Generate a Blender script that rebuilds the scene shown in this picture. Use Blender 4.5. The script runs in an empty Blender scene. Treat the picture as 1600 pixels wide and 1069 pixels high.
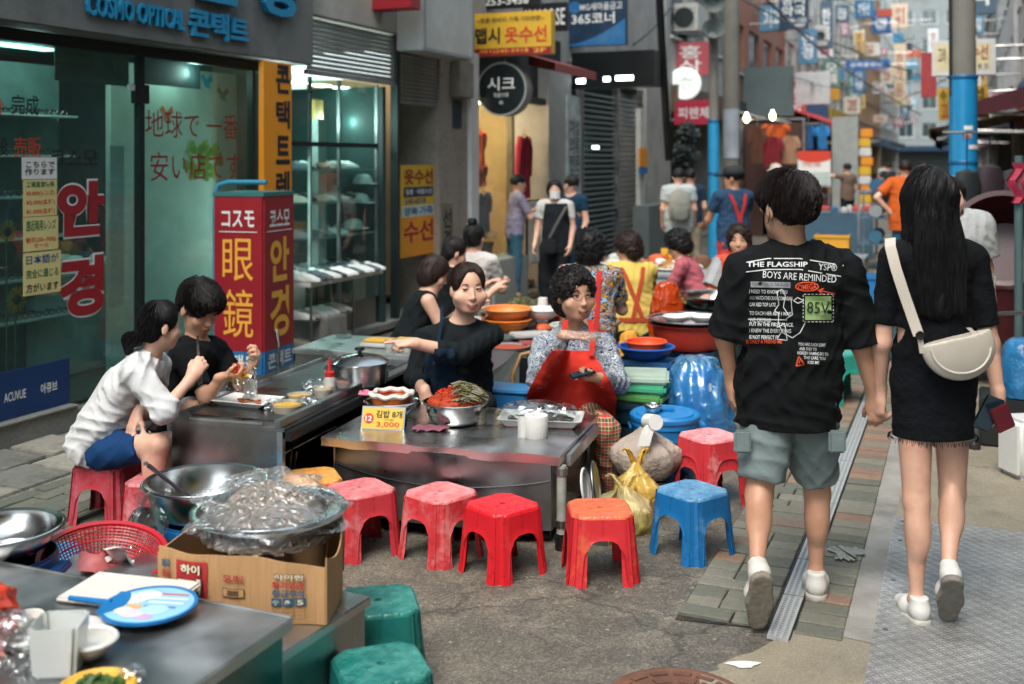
import bpy, bmesh, math, random
import numpy as np
from mathutils import Vector, Matrix
random.seed(7)
RNG = np.random.default_rng(11)
S = bpy.context.scene
COL = S.collection
R = math.radians
PI = math.pi
# ------------------------------------------------------------------ camera
H = 1.72            # eye height
FP = 1700.0         # focal length in pixels of a 1600 px wide frame
HV = 250.0          # horizon row
cam_d = bpy.data.cameras.new('camera')
cam = bpy.data.objects.new('camera', cam_d); COL.objects.link(cam)
cam.location = (0, 0, H); cam.rotation_euler = (R(90), 0, 0)
cam_d.sensor_width = 36.0
cam_d.lens = FP / 1600 * 36.0
cam_d.shift_y = -(534.5 - HV) / 1600
cam_d.clip_start = 0.05; cam_d.clip_end = 900
cam_d.dof.use_dof = True
cam_d.dof.focus_distance = 4.5
cam_d.dof.aperture_fstop = 2.1
S.camera = cam
# ------------------------------------------------------------------ daylight
W = bpy.data.worlds.new('World'); S.world = W; W.use_nodes = True
wn = W.node_tree.nodes; wl = W.node_tree.links
sky = wn.new('ShaderNodeTexSky'); sky.sky_type = 'NISHITA'; sky.sun_disc = False
SUN_EL, SUN_AZ = 58, 200
sky.sun_elevation = R(SUN_EL); sky.sun_rotation = R(SUN_AZ)
sky.air_density = 1.0; sky.dust_density = 1.5; sky.ozone_density = 1.0
wn['Background'].inputs['Strength'].default_value = 0.15
hsv = wn.new('ShaderNodeHueSaturation'); hsv.inputs['Saturation'].default_value = 0.56; hsv.inputs['Hue'].default_value = 0.468   # cloud cover greys the sky
wl.new(sky.outputs[0], hsv.inputs['Color']); wl.new(hsv.outputs[0], wn['Background'].inputs['Color'])
sun_d = bpy.data.lights.new('sun', 'SUN'); sun_d.energy = 1.0; sun_d.angle = R(30); sun_d.color = (1.0, 0.90, 0.78)
sun = bpy.data.objects.new('sun', sun_d); COL.objects.link(sun)
sd = Vector((math.sin(R(SUN_AZ)) * math.cos(R(SUN_EL)), math.cos(R(SUN_AZ)) * math.cos(R(SUN_EL)), math.sin(R(SUN_EL))))
sun.rotation_euler = sd.to_track_quat('Z', 'Y').to_euler()
S.view_settings.view_transform = 'Standard'; S.view_settings.look = 'None'
S.view_settings.exposure = 1.7; S.view_settings.gamma = 1.0
S.view_settings.use_curve_mapping = False
S.render.engine = 'CYCLES'
S.cycles.max_bounces = 8; S.cycles.transparent_max_bounces = 14
S.cycles.caustics_reflective = False; S.cycles.caustics_refractive = False
S.cycles.sample_clamp_indirect = 6.0
# ------------------------------------------------------------------ frames
SV = Vector((0.381, 0.9246, 0)).normalized()      # along the street
WV = Vector((SV.y, -SV.x, 0))                      # from the left facades into the street
FO = Vector((-3.01, 6.40, 0))
FA = math.atan2(SV.y, SV.x)                        # facade frame: x along street, y into the left buildings
FB = FA + PI                                       # right-hand facades: x back towards us, y into right buildings
def F(s, w=0.0, z=0.0):
 return FO + SV * s + WV * w + Vector((0, 0, z))
def P(u, v, d):
 return Vector(((u - 800) / FP * d, d, H - (v - HV) / FP * d))
def G(u, v, z=0.0):
 return P(u, v, FP * (H - z) / (v - HV))
def fs(u, w=0.0):                                  # street coordinate seen at column u on the plane w
 k = (u - 800) / FP; o = FO + WV * w
 return (k * o.y - o.x) / (SV.x - k * SV.y)
def fz(u, v, w=0.0):
 return H - (v - HV) / FP * F(fs(u, w), w).y
# ------------------------------------------------------------------ objects
def lin(h):
 h = h.lstrip('#'); c = [int(h[i:i + 2], 16) / 255 for i in (0, 2, 4)]
 return tuple(((x + .055) / 1.055) ** 2.4 if x > .04045 else x / 12.92 for x in c)
def tag(o, label=None, cat=None, group=None, kind=None):
 if label: o['label'] = label
 if cat: o['category'] = cat
 if group: o['group'] = group
 if kind: o['kind'] = kind
 return o
def thing(name, label, cat, loc=(0, 0, 0), rz=0.0, group=None):
 o = bpy.data.objects.new(name, None); COL.objects.link(o)
 o.empty_display_size = .1
 o.location = loc; o.rotation_euler = (0, 0, rz)
 return tag(o, label, cat, group)
def link(name, me, parent=None, loc=(0, 0, 0), rot=(0, 0, 0)):
 o = bpy.data.objects.new(name, me); COL.objects.link(o)
 if parent: o.parent = parent
 o.location = loc; o.rotation_euler = rot
 return o
def copy_tree(o, parent=None, loc=None, rz=None):
 c = o.copy(); COL.objects.link(c); c.parent = parent
 if loc is not None: c.location = loc
 if rz is not None: c.rotation_euler = (0, 0, rz)
 for ch in list(o.children): copy_tree(ch, c)
 return c
class MB:
 def __init__(s): s.v = []; s.f = []
 def add(s, vs, fs_):
  n = len(s.v); s.v += [tuple(p) for p in vs]; s.f += [tuple(i + n for i in q) for q in fs_]; return s
 def box(s, c, d, rz=0.0, top=1.0):
  x, y, z = d[0] / 2, d[1] / 2, d[2] / 2; ca, sa = math.cos(rz), math.sin(rz); vs = []
  for k, (a, b, e) in enumerate([(-x, -y, -z), (x, -y, -z), (x, y, -z), (-x, y, -z), (-x, -y, z), (x, -y, z), (x, y, z), (-x, y, z)]):
   if k > 3: a *= top; b *= top
   vs.append((c[0] + a * ca - b * sa, c[1] + a * sa + b * ca, c[2] + e))
  return s.add(vs, [(0, 3, 2, 1), (4, 5, 6, 7), (0, 1, 5, 4), (1, 2, 6, 5), (2, 3, 7, 6), (3, 0, 4, 7)])
 def bx(s, x0, x1, y0, y1, z0, z1):
  return s.box(((x0 + x1) / 2, (y0 + y1) / 2, (z0 + z1) / 2), (abs(x1 - x0), abs(y1 - y0), abs(z1 - z0)))
 def lathe(s, prof, n=28, c=(0, 0, 0), sx=1.0, sy=1.0, cap0=True, cap1=True, warp=None):
  vs = []
  for r, z in prof:
   for k in range(n):
    a = 2 * PI * k / n; m = warp(a, z) if warp else 1.0
    vs.append((c[0] + r * m * sx * math.cos(a), c[1] + r * m * sy * math.sin(a), c[2] + z))
  fc = []
  for j in range(len(prof) - 1):
   for k in range(n):
    k2 = (k + 1) % n
    fc.append((j * n + k, j * n + k2, (j + 1) * n + k2, (j + 1) * n + k))
  if cap0: fc.append(tuple(range(n - 1, -1, -1)))
  if cap1: fc.append(tuple((len(prof) - 1) * n + k for k in range(n)))
  return s.add(vs, fc)
 def tube(s, pts, r, n=8, cap=True):
  pts = [Vector(p) for p in pts]; m = len(pts); rs = r if isinstance(r, (list, tuple)) else [r] * m
  vs = []; up = None
  for i, p in enumerate(pts):
   t = (pts[min(i + 1, m - 1)] - pts[max(i - 1, 0)]).normalized()
   if up is None:
    up = Vector((0, 0, 1)) if abs(t.z) < .9 else Vector((1, 0, 0))
   a = t.cross(up).normalized(); b = a.cross(t).normalized(); up = b
   for k in range(n):
    q = 2 * PI * k / n
    vs.append(p + a * (rs[i] * math.cos(q)) + b * (rs[i] * math.sin(q)))
  fc = [(i * n + k, i * n + (k + 1) % n, (i + 1) * n + (k + 1) % n, (i + 1) * n + k) for i in range(m - 1) for k in range(n)]
  if cap: fc += [tuple(range(n - 1, -1, -1)), tuple((m - 1) * n + k for k in range(n))]
  return s.add(vs, fc)
 def prism(s, pts, y0, y1):
  """closed outline in xz, extruded along y"""
  n = len(pts)
  vs = [(x, y0, z) for x, z in pts] + [(x, y1, z) for x, z in pts]
  fc = [tuple(range(n)), tuple(range(2 * n - 1, n - 1, -1))] + [(k, k + n, (k + 1) % n + n, (k + 1) % n) for k in range(n)]
  return s.add(vs, fc)
 def prismz(s, pts, z0, z1):
  n = len(pts)
  vs = [(x, y, z0) for x, y in pts] + [(x, y, z1) for x, y in pts]
  fc = [tuple(range(n - 1, -1, -1)), tuple(range(n, 2 * n))] + [(k, (k + 1) % n, (k + 1) % n + n, k + n) for k in range(n)]
  return s.add(vs, fc)
 def grid(s, fn, nu, nv, closed=False):
  vs = [fn(i / (nu if closed else nu - 1), j / (nv - 1)) for j in range(nv) for i in range(nu)]
  fc = [(j * nu + i, j * nu + (i + 1) % nu, (j + 1) * nu + (i + 1) % nu, (j + 1) * nu + i)
              for j in range(nv - 1) for i in range(nu if closed else nu - 1)]
  return s.add(vs, fc)
 def xf(s, m):
  s.v = [tuple(m @ Vector(p)) for p in s.v]; return s
 def mesh(s, name, mat, smooth=False, bevel=0.0, seg=2, solid=0.0, fix=True):
  me = bpy.data.meshes.new(name); me.from_pydata(s.v, [], s.f)
  if bevel or solid or fix:
   bm = bmesh.new(); bm.from_mesh(me)
   if fix: bmesh.ops.recalc_face_normals(bm, faces=bm.faces)
   if bevel:
    es = [e for e in bm.edges if len(e.link_faces) == 2 and e.calc_face_angle(0) > .5]
    bmesh.ops.bevel(bm, geom=es, offset=bevel, segments=seg, affect='EDGES', clamp_overlap=True)
   if solid: bmesh.ops.solidify(bm, geom=bm.faces[:], thickness=solid)
   bm.to_mesh(me); bm.free()
  if smooth:
   me.polygons.foreach_set('use_smooth', [True] * len(me.polygons))
   me.set_sharp_from_angle(angle=R(38))
  if mat: me.materials.append(mat)
  return me
 def obj(s, name, mat, parent=None, loc=(0, 0, 0), rot=(0, 0, 0), **k):
  return link(name, s.mesh(name, mat, **k), parent, loc, rot)
def bxo(name, mat, parent, x0, x1, y0, y1, z0, z1, bevel=0.0):
 return MB().bx(x0, x1, y0, y1, z0, z1).obj(name, mat, parent, bevel=bevel)
# ------------------------------------------------------------------ materials (all procedural)
MATS = {}
def nodes_of(name):
 m = bpy.data.materials.new(name); m.use_nodes = True
 return m, m.node_tree.nodes, m.node_tree.links, m.node_tree.nodes['Principled BSDF']
def mt(name, col=None, rough=.55, metal=0.0, var=.12, vs=6.0, bump=.05, bs=60.0, coat=0.0, spec=.5, stretch=None, dirt=None, dirt_s=3.0, dirt_a=.5, sss=0.0, rv=.15, bd=.004):
 if name in MATS: return MATS[name]
 m, n, l, b = nodes_of(name); MATS[name] = m
 c = lin(col) if isinstance(col, str) else col
 tc = n.new('ShaderNodeTexCoord'); src = tc.outputs['Object']
 if stretch:
  mp = n.new('ShaderNodeMapping'); mp.inputs['Scale'].default_value = stretch; l.new(src, mp.inputs['Vector']); src = mp.outputs[0]
 nz = n.new('ShaderNodeTexNoise'); nz.inputs['Scale'].default_value = vs; nz.inputs['Detail'].default_value = 5; l.new(src, nz.inputs['Vector'])
 cr = n.new('ShaderNodeValToRGB'); cr.color_ramp.elements[0].position = .3; cr.color_ramp.elements[1].position = .72
 cr.color_ramp.elements[0].color = (*[x * (1 - var) for x in c], 1); cr.color_ramp.elements[1].color = (*[min(1, x * (1 + var)) for x in c], 1)
 l.new(nz.outputs['Fac'], cr.inputs[0]); out = cr.outputs[0]
 if dirt:
  dz = n.new('ShaderNodeTexNoise'); dz.inputs['Scale'].default_value = dirt_s; dz.inputs['Detail'].default_value = 8; dz.inputs['Roughness'].default_value = .7
  l.new(src, dz.inputs['Vector'])
  dr = n.new('ShaderNodeValToRGB'); dr.color_ramp.elements[0].position = .48; dr.color_ramp.elements[1].position = .68
  dr.color_ramp.elements[0].color = (0, 0, 0, 1); dr.color_ramp.elements[1].color = (dirt_a, dirt_a, dirt_a, 1); l.new(dz.outputs['Fac'], dr.inputs[0])
  mx = n.new('ShaderNodeMix'); mx.data_type = 'RGBA'; l.new(dr.outputs[0], mx.inputs[0]); l.new(out, mx.inputs[6]); mx.inputs[7].default_value = (*lin(dirt), 1); out = mx.outputs[2]
 l.new(out, b.inputs['Base Color'])
 mr = n.new('ShaderNodeMapRange'); mr.inputs[3].default_value = max(.02, rough * (1 - rv)); mr.inputs[4].default_value = min(1, rough * (1 + rv))
 l.new(nz.outputs['Fac'], mr.inputs[0]); l.new(mr.outputs[0], b.inputs['Roughness'])
 b.inputs['Metallic'].default_value = metal; b.inputs['Coat Weight'].default_value = coat; b.inputs['Specular IOR Level'].default_value = spec
 if sss:
  b.inputs['Subsurface Weight'].default_value = sss; b.inputs['Subsurface Radius'].default_value = (.02, .008, .004); b.inputs['Subsurface Scale'].default_value = .4
 if bump:
  bz = n.new('ShaderNodeTexNoise'); bz.inputs['Scale'].default_value = bs; bz.inputs['Detail'].default_value = 6; l.new(src, bz.inputs['Vector'])
  bp = n.new('ShaderNodeBump'); bp.inputs['Strength'].default_value = min(1, bump * 4); bp.inputs['Distance'].default_value = bd
  l.new(bz.outputs['Fac'], bp.inputs['Height']); l.new(bp.outputs[0], b.inputs['Normal'])
 return m
def emit(name, col, strength):
 if name in MATS: return MATS[name]
 m, n, l, b = nodes_of(name); MATS[name] = m
 b.inputs['Base Color'].default_value = (*lin(col), 1); b.inputs['Emission Color'].default_value = (*lin(col), 1); b.inputs['Emission Strength'].default_value = strength
 return m
def sheet(name, col='#eef4f4', alpha=.12, rough=.05, bump=0.0, bs=18.0, gl=1.0, av=0.0, g0=0.0):
 """thin clear sheet: glass pane, film, plastic bag"""
 if name in MATS: return MATS[name]
 m, n, l, b = nodes_of(name); MATS[name] = m
 n.remove(b); o = n['Material Output']
 tr = n.new('ShaderNodeBsdfTransparent'); tr.inputs[0].default_value = (*lin(col), 1)
 gs = n.new('ShaderNodeBsdfGlossy'); gs.inputs['Roughness'].default_value = rough; gs.inputs[0].default_value = (gl, gl, gl, 1)
 df = n.new('ShaderNodeBsdfDiffuse'); df.inputs[0].default_value = (*lin(col), 1)
 fr = n.new('ShaderNodeFresnel'); fr.inputs[0].default_value = 1.5
 m1 = n.new('ShaderNodeMixShader'); m2 = n.new('ShaderNodeMixShader')
 m1.inputs[0].default_value = alpha; l.new(tr.outputs[0], m1.inputs[1]); l.new(df.outputs[0], m1.inputs[2])
 gm_ = n.new('ShaderNodeNewGeometry'); iv = n.new('ShaderNodeMath'); iv.operation = 'SUBTRACT'; iv.inputs[0].default_value = 1; l.new(gm_.outputs['Backfacing'], iv.inputs[1]); ff = n.new('ShaderNodeMath'); ff.operation = 'MULTIPLY'; l.new(fr.outputs[0], ff.inputs[0]); l.new(iv.outputs[0], ff.inputs[1])
 fg = n.new('ShaderNodeMath'); fg.use_clamp = True; fg.inputs[1].default_value = g0; l.new(ff.outputs[0], fg.inputs[0])
 l.new(fg.outputs[0], m2.inputs[0]); l.new(m1.outputs[0], m2.inputs[1]); l.new(gs.outputs[0], m2.inputs[2]); l.new(m2.outputs[0], o.inputs['Surface'])
 if bump:
  tc = n.new('ShaderNodeTexCoord'); nz = n.new('ShaderNodeTexNoise'); nz.inputs['Scale'].default_value = bs; nz.inputs['Detail'].default_value = 4; nz.inputs['Distortion'].default_value = .8; nz.noise_type = 'RIDGED_MULTIFRACTAL'; nz.inputs['Lacunarity'].default_value = 2.2
  l.new(tc.outputs['Object'], nz.inputs['Vector'])
  bp = n.new('ShaderNodeBump'); bp.inputs['Strength'].default_value = bump; bp.inputs['Distance'].default_value = .03
  l.new(nz.outputs['Fac'], bp.inputs['Height'])
  for q in (gs, df, fr): l.new(bp.outputs[0], q.inputs['Normal'])
  if av:
   mr = n.new('ShaderNodeMapRange'); mr.inputs[1].default_value = .5; mr.inputs[2].default_value = 1.15; mr.inputs[3].default_value = max(0, alpha - av); mr.inputs[4].default_value = min(1, alpha + av)
   l.new(nz.outputs['Fac'], mr.inputs[0]); l.new(mr.outputs[0], m1.inputs[0])
 return m
def steel(name, col=(.56, .57, .57), rough=.22, stretch=(2, 40, 2), smudge=.5):
 if name in MATS: return MATS[name]
 m, n, l, b = nodes_of(name); MATS[name] = m
 tc = n.new('ShaderNodeTexCoord'); mp = n.new('ShaderNodeMapping'); mp.inputs['Scale'].default_value = stretch; l.new(tc.outputs['Object'], mp.inputs[0])
 n1 = n.new('ShaderNodeTexNoise'); n1.inputs['Scale'].default_value = 4; n1.inputs['Detail'].default_value = 6; l.new(tc.outputs['Object'], n1.inputs[0])
 n2 = n.new('ShaderNodeTexNoise'); n2.inputs['Scale'].default_value = 14; n2.inputs['Detail'].default_value = 4; l.new(mp.outputs[0], n2.inputs[0])
 mr = n.new('ShaderNodeMapRange'); mr.inputs[1].default_value = .3; mr.inputs[2].default_value = .7; mr.inputs[3].default_value = rough * .6; mr.inputs[4].default_value = rough * 1.7; l.new(n1.outputs[0], mr.inputs[0]); l.new(mr.outputs[0], b.inputs['Roughness'])
 cr = n.new('ShaderNodeValToRGB'); cr.color_ramp.elements[0].position = .35; cr.color_ramp.elements[1].position = .7
 cr.color_ramp.elements[0].color = (*[x * (1 - smudge * .45) for x in col], 1); cr.color_ramp.elements[1].color = (*col, 1); l.new(n1.outputs[0], cr.inputs[0]); l.new(cr.outputs[0], b.inputs['Base Color'])
 b.inputs['Metallic'].default_value = 1.0
 bp = n.new('ShaderNodeBump'); bp.inputs['Strength'].default_value = .12; bp.inputs['Distance'].default_value = .002; l.new(n2.outputs[0], bp.inputs['Height']); l.new(bp.outputs[0], b.inputs['Normal'])
 return m
def lamp(parent, loc, watt, col=(.85, 1, .95), r=.08):
 d = bpy.data.lights.new('lamp_fill_light', 'POINT'); d.energy = watt; d.color = col; d.shadow_soft_size = r
 o = bpy.data.objects.new('lamp_fill_light', d); COL.objects.link(o); o.parent = parent; o.location = loc
NAMES = [('white', (200, 204, 200)), ('grey', (130, 135, 135)), ('black', (30, 34, 38)), ('orange', (192, 90, 50)), ('red', (165, 55, 45)), ('blue', (50, 90, 120)), ('navy', (45, 70, 90)), ('brown', (110, 70, 50)), ('yellow', (200, 160, 60)), ('tan', (165, 135, 90)), ('green', (125, 138, 106)), ('beige', (155, 143, 128))]
def cname(c):
 q = [int(c[i:i + 2], 16) for i in (1, 3, 5)]; return min(NAMES, key=lambda n: sum((a - b) ** 2 for a, b in zip(q, n[1])))[0]
# ------------------------------------------------------------------ lettering (flat print / raised letters)
TXT = {}
def glyphs(t, bold, ls=1.0):
 key = (t, bold, ls)
 if key not in TXT:
  c = bpy.data.curves.new('lettering', 'FONT'); c.body = t; c.resolution_u = 6 if len(t) < 3 else 2; c.offset = bold; c.space_line = ls
  c.align_x = 'CENTER'
  o = bpy.data.objects.new('lettering', c); me = bpy.data.meshes.new_from_object(o)
  bpy.data.objects.remove(o); bpy.data.curves.remove(c)
  co = np.zeros(len(me.vertices) * 3); me.vertices.foreach_get('co', co); co = co.reshape(-1, 3)
  fcs = [tuple(p.vertices) for p in me.polygons]; bpy.data.meshes.remove(me)
  lo, hi = co.min(0), co.max(0); co = (co - (lo + hi) / 2)
  TXT[key] = (co, hi - lo, fcs)
 return TXT[key]
def text(t, w, h, mat, parent, loc, rot=(R(90), 0, 0), bold=0.0, ext=0.0, name='lettering', ls=1.0):
 """text fitted into a w x h box centred on loc, standing in the xz plane and facing -y"""
 co, sz, fcs = glyphs(t, bold, ls); sc = np.array([w / sz[0], h / sz[1], 1])
 me = bpy.data.meshes.new(name); me.from_pydata((co * sc).tolist(), [], fcs)
 if ext:
  bm = bmesh.new(); bm.from_mesh(me)
  r = bmesh.ops.extrude_face_region(bm, geom=bm.faces[:])
  bmesh.ops.translate(bm, verts=[e for e in r['geom'] if isinstance(e, bmesh.types.BMVert)], vec=(0, 0, ext))
  bmesh.ops.recalc_face_normals(bm, faces=bm.faces); bm.to_mesh(me); bm.free()
 me.materials.append(mat)
 return link(name, me, parent, loc, rot)
# ================================================================== common materials
STEEL = steel('steel_sheet', (.62, .64, .64), .30)
STEELB = steel('steel_bowl', (.60, .60, .59), .16, (3, 3, 60), .3)
STEELD = steel('steel_dull', (.36, .37, .37), .34, (2, 40, 2), .7)
BLACK = mt('black_plastic', '#101416', .4)
DARK = mt('dark_frame', '#14201f', .45)
WHITE = mt('white_paint', '#c9cac6', .5, dirt='#8a8880', dirt_a=.35)
WPLAST = mt('white_plastic', '#d9dad6', .35, var=.04, sss=.15)
PAPER = mt('white_paper', '#d8d8d2', .85, var=.04, bump=.1, bs=20)
CONC = mt('concrete', '#8d8c86', .85, var=.2, bump=.25, bs=40, dirt='#55534c', dirt_s=2.0, dirt_a=.6)
GLASS = sheet('shop_glass', '#dcefec', .02, .02)
CGLASS = sheet('clear_glass', '#e6eeec', .04, .03)
BAG = sheet('clear_bag', '#f2f5f5', .2, .2, 1, 22, 1, .2, .16)
RED = mt('sign_red', '#8e1622', .45, dirt='#701018', dirt_a=.3)
YEL = mt('sign_yellow', '#d0a62c', .5, var=.08, dirt='#a08838', dirt_a=.5)
ORA = mt('sign_orange', '#d88a1c', .5, var=.06, dirt='#a8701c', dirt_a=.3)
NAVY = mt('sign_navy', '#0e2c46', .4, var=.12, dirt='#3c4c58', dirt_a=.4)
BLUE = mt('sign_blue', '#1a639a', .45, var=.12, dirt='#4f7488', dirt_a=.5)
INKW = mt('ink_white', '#d8dcd8', .55, var=.03, bump=0)
INKK = mt('ink_black', '#16181a', .55, var=.03, bump=0)
INKR = mt('ink_red', '#8e1d26', .5, var=.05, bump=0)
INKO = mt('ink_red_orange', '#c43a22', .5, var=.05, bump=0)
INKB = mt('ink_blue', '#1c5688', .5, var=.05, bump=0)
INKY = mt('ink_yellow', '#e0a63a', .5, var=.05, bump=0)
INKG = mt('ink_green', '#1f6a4a', .5, var=.05, bump=0)
# ================================================================== ground
def ground_mat(name, c1, c2, c3, agg=240.0, big=.9, bump=.5, rough=.85, spk=.75):
 m, n, l, b = nodes_of(name)
 tc = n.new('ShaderNodeTexCoord')
 def nz(sc, det=6, ro=.6, dist=0):
  q = n.new('ShaderNodeTexNoise'); q.inputs['Scale'].default_value = sc; q.inputs['Detail'].default_value = det; q.inputs['Roughness'].default_value = ro; q.inputs['Distortion'].default_value = dist
  l.new(tc.outputs['Object'], q.inputs['Vector']); return q
 def ramp(src, p0, p1, a=(0, 0, 0, 1), z=(1, 1, 1, 1)):
  q = n.new('ShaderNodeValToRGB'); q.color_ramp.elements[0].position = p0; q.color_ramp.elements[1].position = p1; q.color_ramp.elements[0].color = a; q.color_ramp.elements[1].color = z; l.new(src, q.inputs[0]); return q.outputs[0]
 def mix(f, a, c, mode='MIX'):
  q = n.new('ShaderNodeMix'); q.data_type = 'RGBA'; q.blend_type = mode
  if hasattr(f, 'node'): l.new(f, q.inputs[0])
  else: q.inputs[0].default_value = f
  for i, x in ((6, a), (7, c)):
   if hasattr(x, 'node'): l.new(x, q.inputs[i])
   else: q.inputs[i].default_value = (*x, 1)
  return q.outputs[2]
 A, B, C = lin(c1), lin(c2), lin(c3)
 big_n = nz(big, 8, .68, .6); med = nz(5, 8, .7, .3); fine = nz(agg, 3, .6); vor = n.new('ShaderNodeTexVoronoi'); vor.inputs['Scale'].default_value = agg * .55; l.new(tc.outputs['Object'], vor.inputs['Vector'])
 col = mix(ramp(big_n.outputs[0], .42, .62), A, B)
 col = mix(ramp(med.outputs[0], .5, .72), col, C)
 sp = ramp(vor.outputs['Color'], .3, .9, (.55, .55, .55, 1), (1.5, 1.5, 1.45, 1))
 col = mix(spk, col, sp, 'MULTIPLY')
 col = mix(ramp(nz(11, 6, .75).outputs[0], .63, .7), col, tuple(x * .35 for x in A))
 vc = n.new('ShaderNodeTexVoronoi'); vc.feature = 'DISTANCE_TO_EDGE'; vc.inputs['Scale'].default_value = 1.1; wz = nz(3, 5, .6); vm = n.new('ShaderNodeVectorMath'); vm.operation = 'MULTIPLY_ADD'; vm.inputs[1].default_value = (.5, .5, 0); l.new(wz.outputs['Color'], vm.inputs[0]); l.new(tc.outputs['Object'], vm.inputs[2]); l.new(vm.outputs[0], vc.inputs['Vector'])
 col = mix(ramp(vc.outputs['Distance'], .0, .012, (.8, .8, .8, 1), (0, 0, 0, 1)), col, tuple(x * .4 for x in A))
 col = mix(ramp(nz(38, 4, .7).outputs[0], .6, .72), col, tuple(min(1, x * 1.7) for x in C))
 l.new(col, b.inputs['Base Color']); b.inputs['Roughness'].default_value = rough
 wet = ramp(big_n.outputs[0], .3, .7, (rough * .62,) * 3 + (1,), (rough,) * 3 + (1,)); l.new(wet, b.inputs['Roughness'])
 h = n.new('ShaderNodeMath'); h.operation = 'ADD'; l.new(vor.outputs['Distance'], h.inputs[0]); l.new(med.outputs[0], h.inputs[1])
 bp = n.new('ShaderNodeBump'); bp.inputs['Strength'].default_value = bump; bp.inputs['Distance'].default_value = .006; l.new(h.outputs[0], bp.inputs['Height']); l.new(bp.outputs[0], b.inputs['Normal'])
 return m
ASPH = ground_mat('asphalt', '#57544d', '#6b665b', '#857e70')
CPATCH = ground_mat('concrete_patch', '#88816f', '#958d7b', '#777164', 300, 1.6, .3, spk=.3)
SLABM = ground_mat('old_slab', '#737266', '#8c877a', '#514a3c', 160, 2.2, .5)
MORTAR = ground_mat('dirt_joint', '#23241f', '#33322b', '#454237', 180, 2, .6)
q = MB(); q.add([(-300, -300, 0), (300, -300, 0), (300, 400, 0), (-300, 400, 0)], [(0, 1, 2, 3)])
tag(q.obj('road', ASPH), 'worn dark grey asphalt of the market lane', 'road', kind='structure')
def fsheet(name, mat, pts, z, label, fine=0):
 """flat sheet; outline in (s, w)"""
 m = MB(); vs = [F(s, w, z) for s, w in pts]
 m.add(vs, [tuple(range(len(vs)))])
 o = m.obj(name, mat); return tag(o, label, 'pavement', kind='structure')
def wob(pts, amp, n=10, seed=1):
 r = random.Random(seed); out = []
 for i in range(len(pts)):
  a, b = pts[i], pts[(i + 1) % len(pts)]
  for k in range(n):
   t = k / n; out.append((a[0] + (b[0] - a[0]) * t + r.uniform(-amp, amp), a[1] + (b[1] - a[1]) * t + r.uniform(-amp, amp)))
 return out
fsheet('concrete_path', CPATCH, wob([(-6, 4.3), (-1.25, 4.42), (-.72, 4.62), (-.66, 4.96), (-6, 4.96)], .03, 9, 3), .004, 'tan concrete patch beside the tread plate')
fsheet('kerb_strip', CONC, [(-.70, 4.83), (60, 4.83), (60, 4.95), (-.72, 4.95)], .006, 'narrow pale concrete strip between bricks and plate')
fsheet('side_pavement', CPATCH, wob([(.72, 4.94), (60, 4.94), (60, 7.0), (.72, 7.0)], .004, 3, 4), .008, 'patched concrete pavement beyond the tread plate')
if 0: fsheet('asphalt_patch', ground_mat('asphalt_dark', '#474846', '#55554f', '#6c6962', 200, 2, .8), wob([(-.72, 4.18), (1.4, 4.10), (1.5, 4.24), (-.55, 4.24), (-.62, 4.5), (-.95, 4.55), (-1.3, 4.2), (-1.1, 3.9)], .035, 7, 8), .003, 'dark asphalt repair along the edge of the bricks')
# brick paving with a drain grate
brick_a = [mt('brick_%d' % i, c, .85, var=.22, vs=14, bump=.25, bs=90, dirt='#2d2f2a', dirt_s=12, dirt_a=.55) for i, c in enumerate(['#6c6d60', '#79786b', '#82695a', '#746658', '#62655a', '#8a715c'])]
def brick_mesh(dx, dy, i):
 m = MB(); m.box((0, 0, -.02), (dx, dy, .04)); return m.mesh('brick', brick_a[i], bevel=.004, seg=1)
BM = [[brick_mesh(.094, d, i) for i in range(6)] for d in (.192, .125, .166)]
pave = MB(); pave.add([F(-.78, 4.235, .0035), F(60, 4.235, .0035), F(60, 4.835, .0035), F(-.7, 4.835, .0035)], [(0, 1, 2, 3)])
pave = tag(pave.obj('brick_pavement', MORTAR), 'strip of grey and red brick paving with a drain', 'pavement', kind='structure')
rr = random.Random(5); nb = 0
s = -.69
while s < 9.6:
 far = s > 6
 off = rr.choice([0, 1])
 row = [(.192, 4.335), (.125, 4.50)] if off else [(.125, 4.302), (.192, 4.467)]
 for wd, wc in row + [(.166, 4.748)]:
  red = .5 if s > 1.0 else .1
  i = rr.choice([2, 3, 5]) if rr.random() < red else rr.choice([0, 1, 4])
  k = {.192: 0, .125: 1, .166: 2}[wd]
  o = link('brick', BM[k][i], pave, F(s, wc, .014 + rr.uniform(-.004, .004)), (rr.uniform(-.015, .015), rr.uniform(-.02, .02), FA + rr.uniform(-.02, .02))); nb += 1
 s += .1035
gm = mt('grate_metal', '#a4a8a8', .5, .2, var=.15, bump=.1, dirt='#5c5a52', dirt_a=.4)
def grate_mesh():
 m = MB(); L = .40; Wd = .074
 xs = np.linspace(-L / 2, L / 2, 20)
 # bars between slots
 for j in range(4):
  y = -Wd / 2 + .004 + j * (Wd - .008) / 3
  m.box((0, y, -.006), (L, .010, .012))
 for i, x in enumerate(xs):
  for j in range(3):
   y = -Wd / 2 + .004 + (j + .5) * (Wd - .008) / 3
   m.box((min(max(x + (.5 if j == 1 else 0) * .4 / 19, -L / 2 + .005), L / 2 - .005), y, -.0065), (.008, .018, .011))
 return m.mesh('drain_grate', gm)
gme = grate_mesh()
s = -.62; k = 0
while s < 9.6:
 link('drain_grate', gme, pave, F(s, 4.618, .0165), (0, 0, FA)); s += .412
dm = MB(); dm.add([F(-.8, 4.575, .0045), F(10, 4.575, .0045), F(10, 4.66, .0045), F(-.8, 4.66, .0045)], [(0, 1, 2, 3)])
dm.obj('drain_channel', mt('drain_dark', '#0d0f0e', .9), pave)
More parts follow.
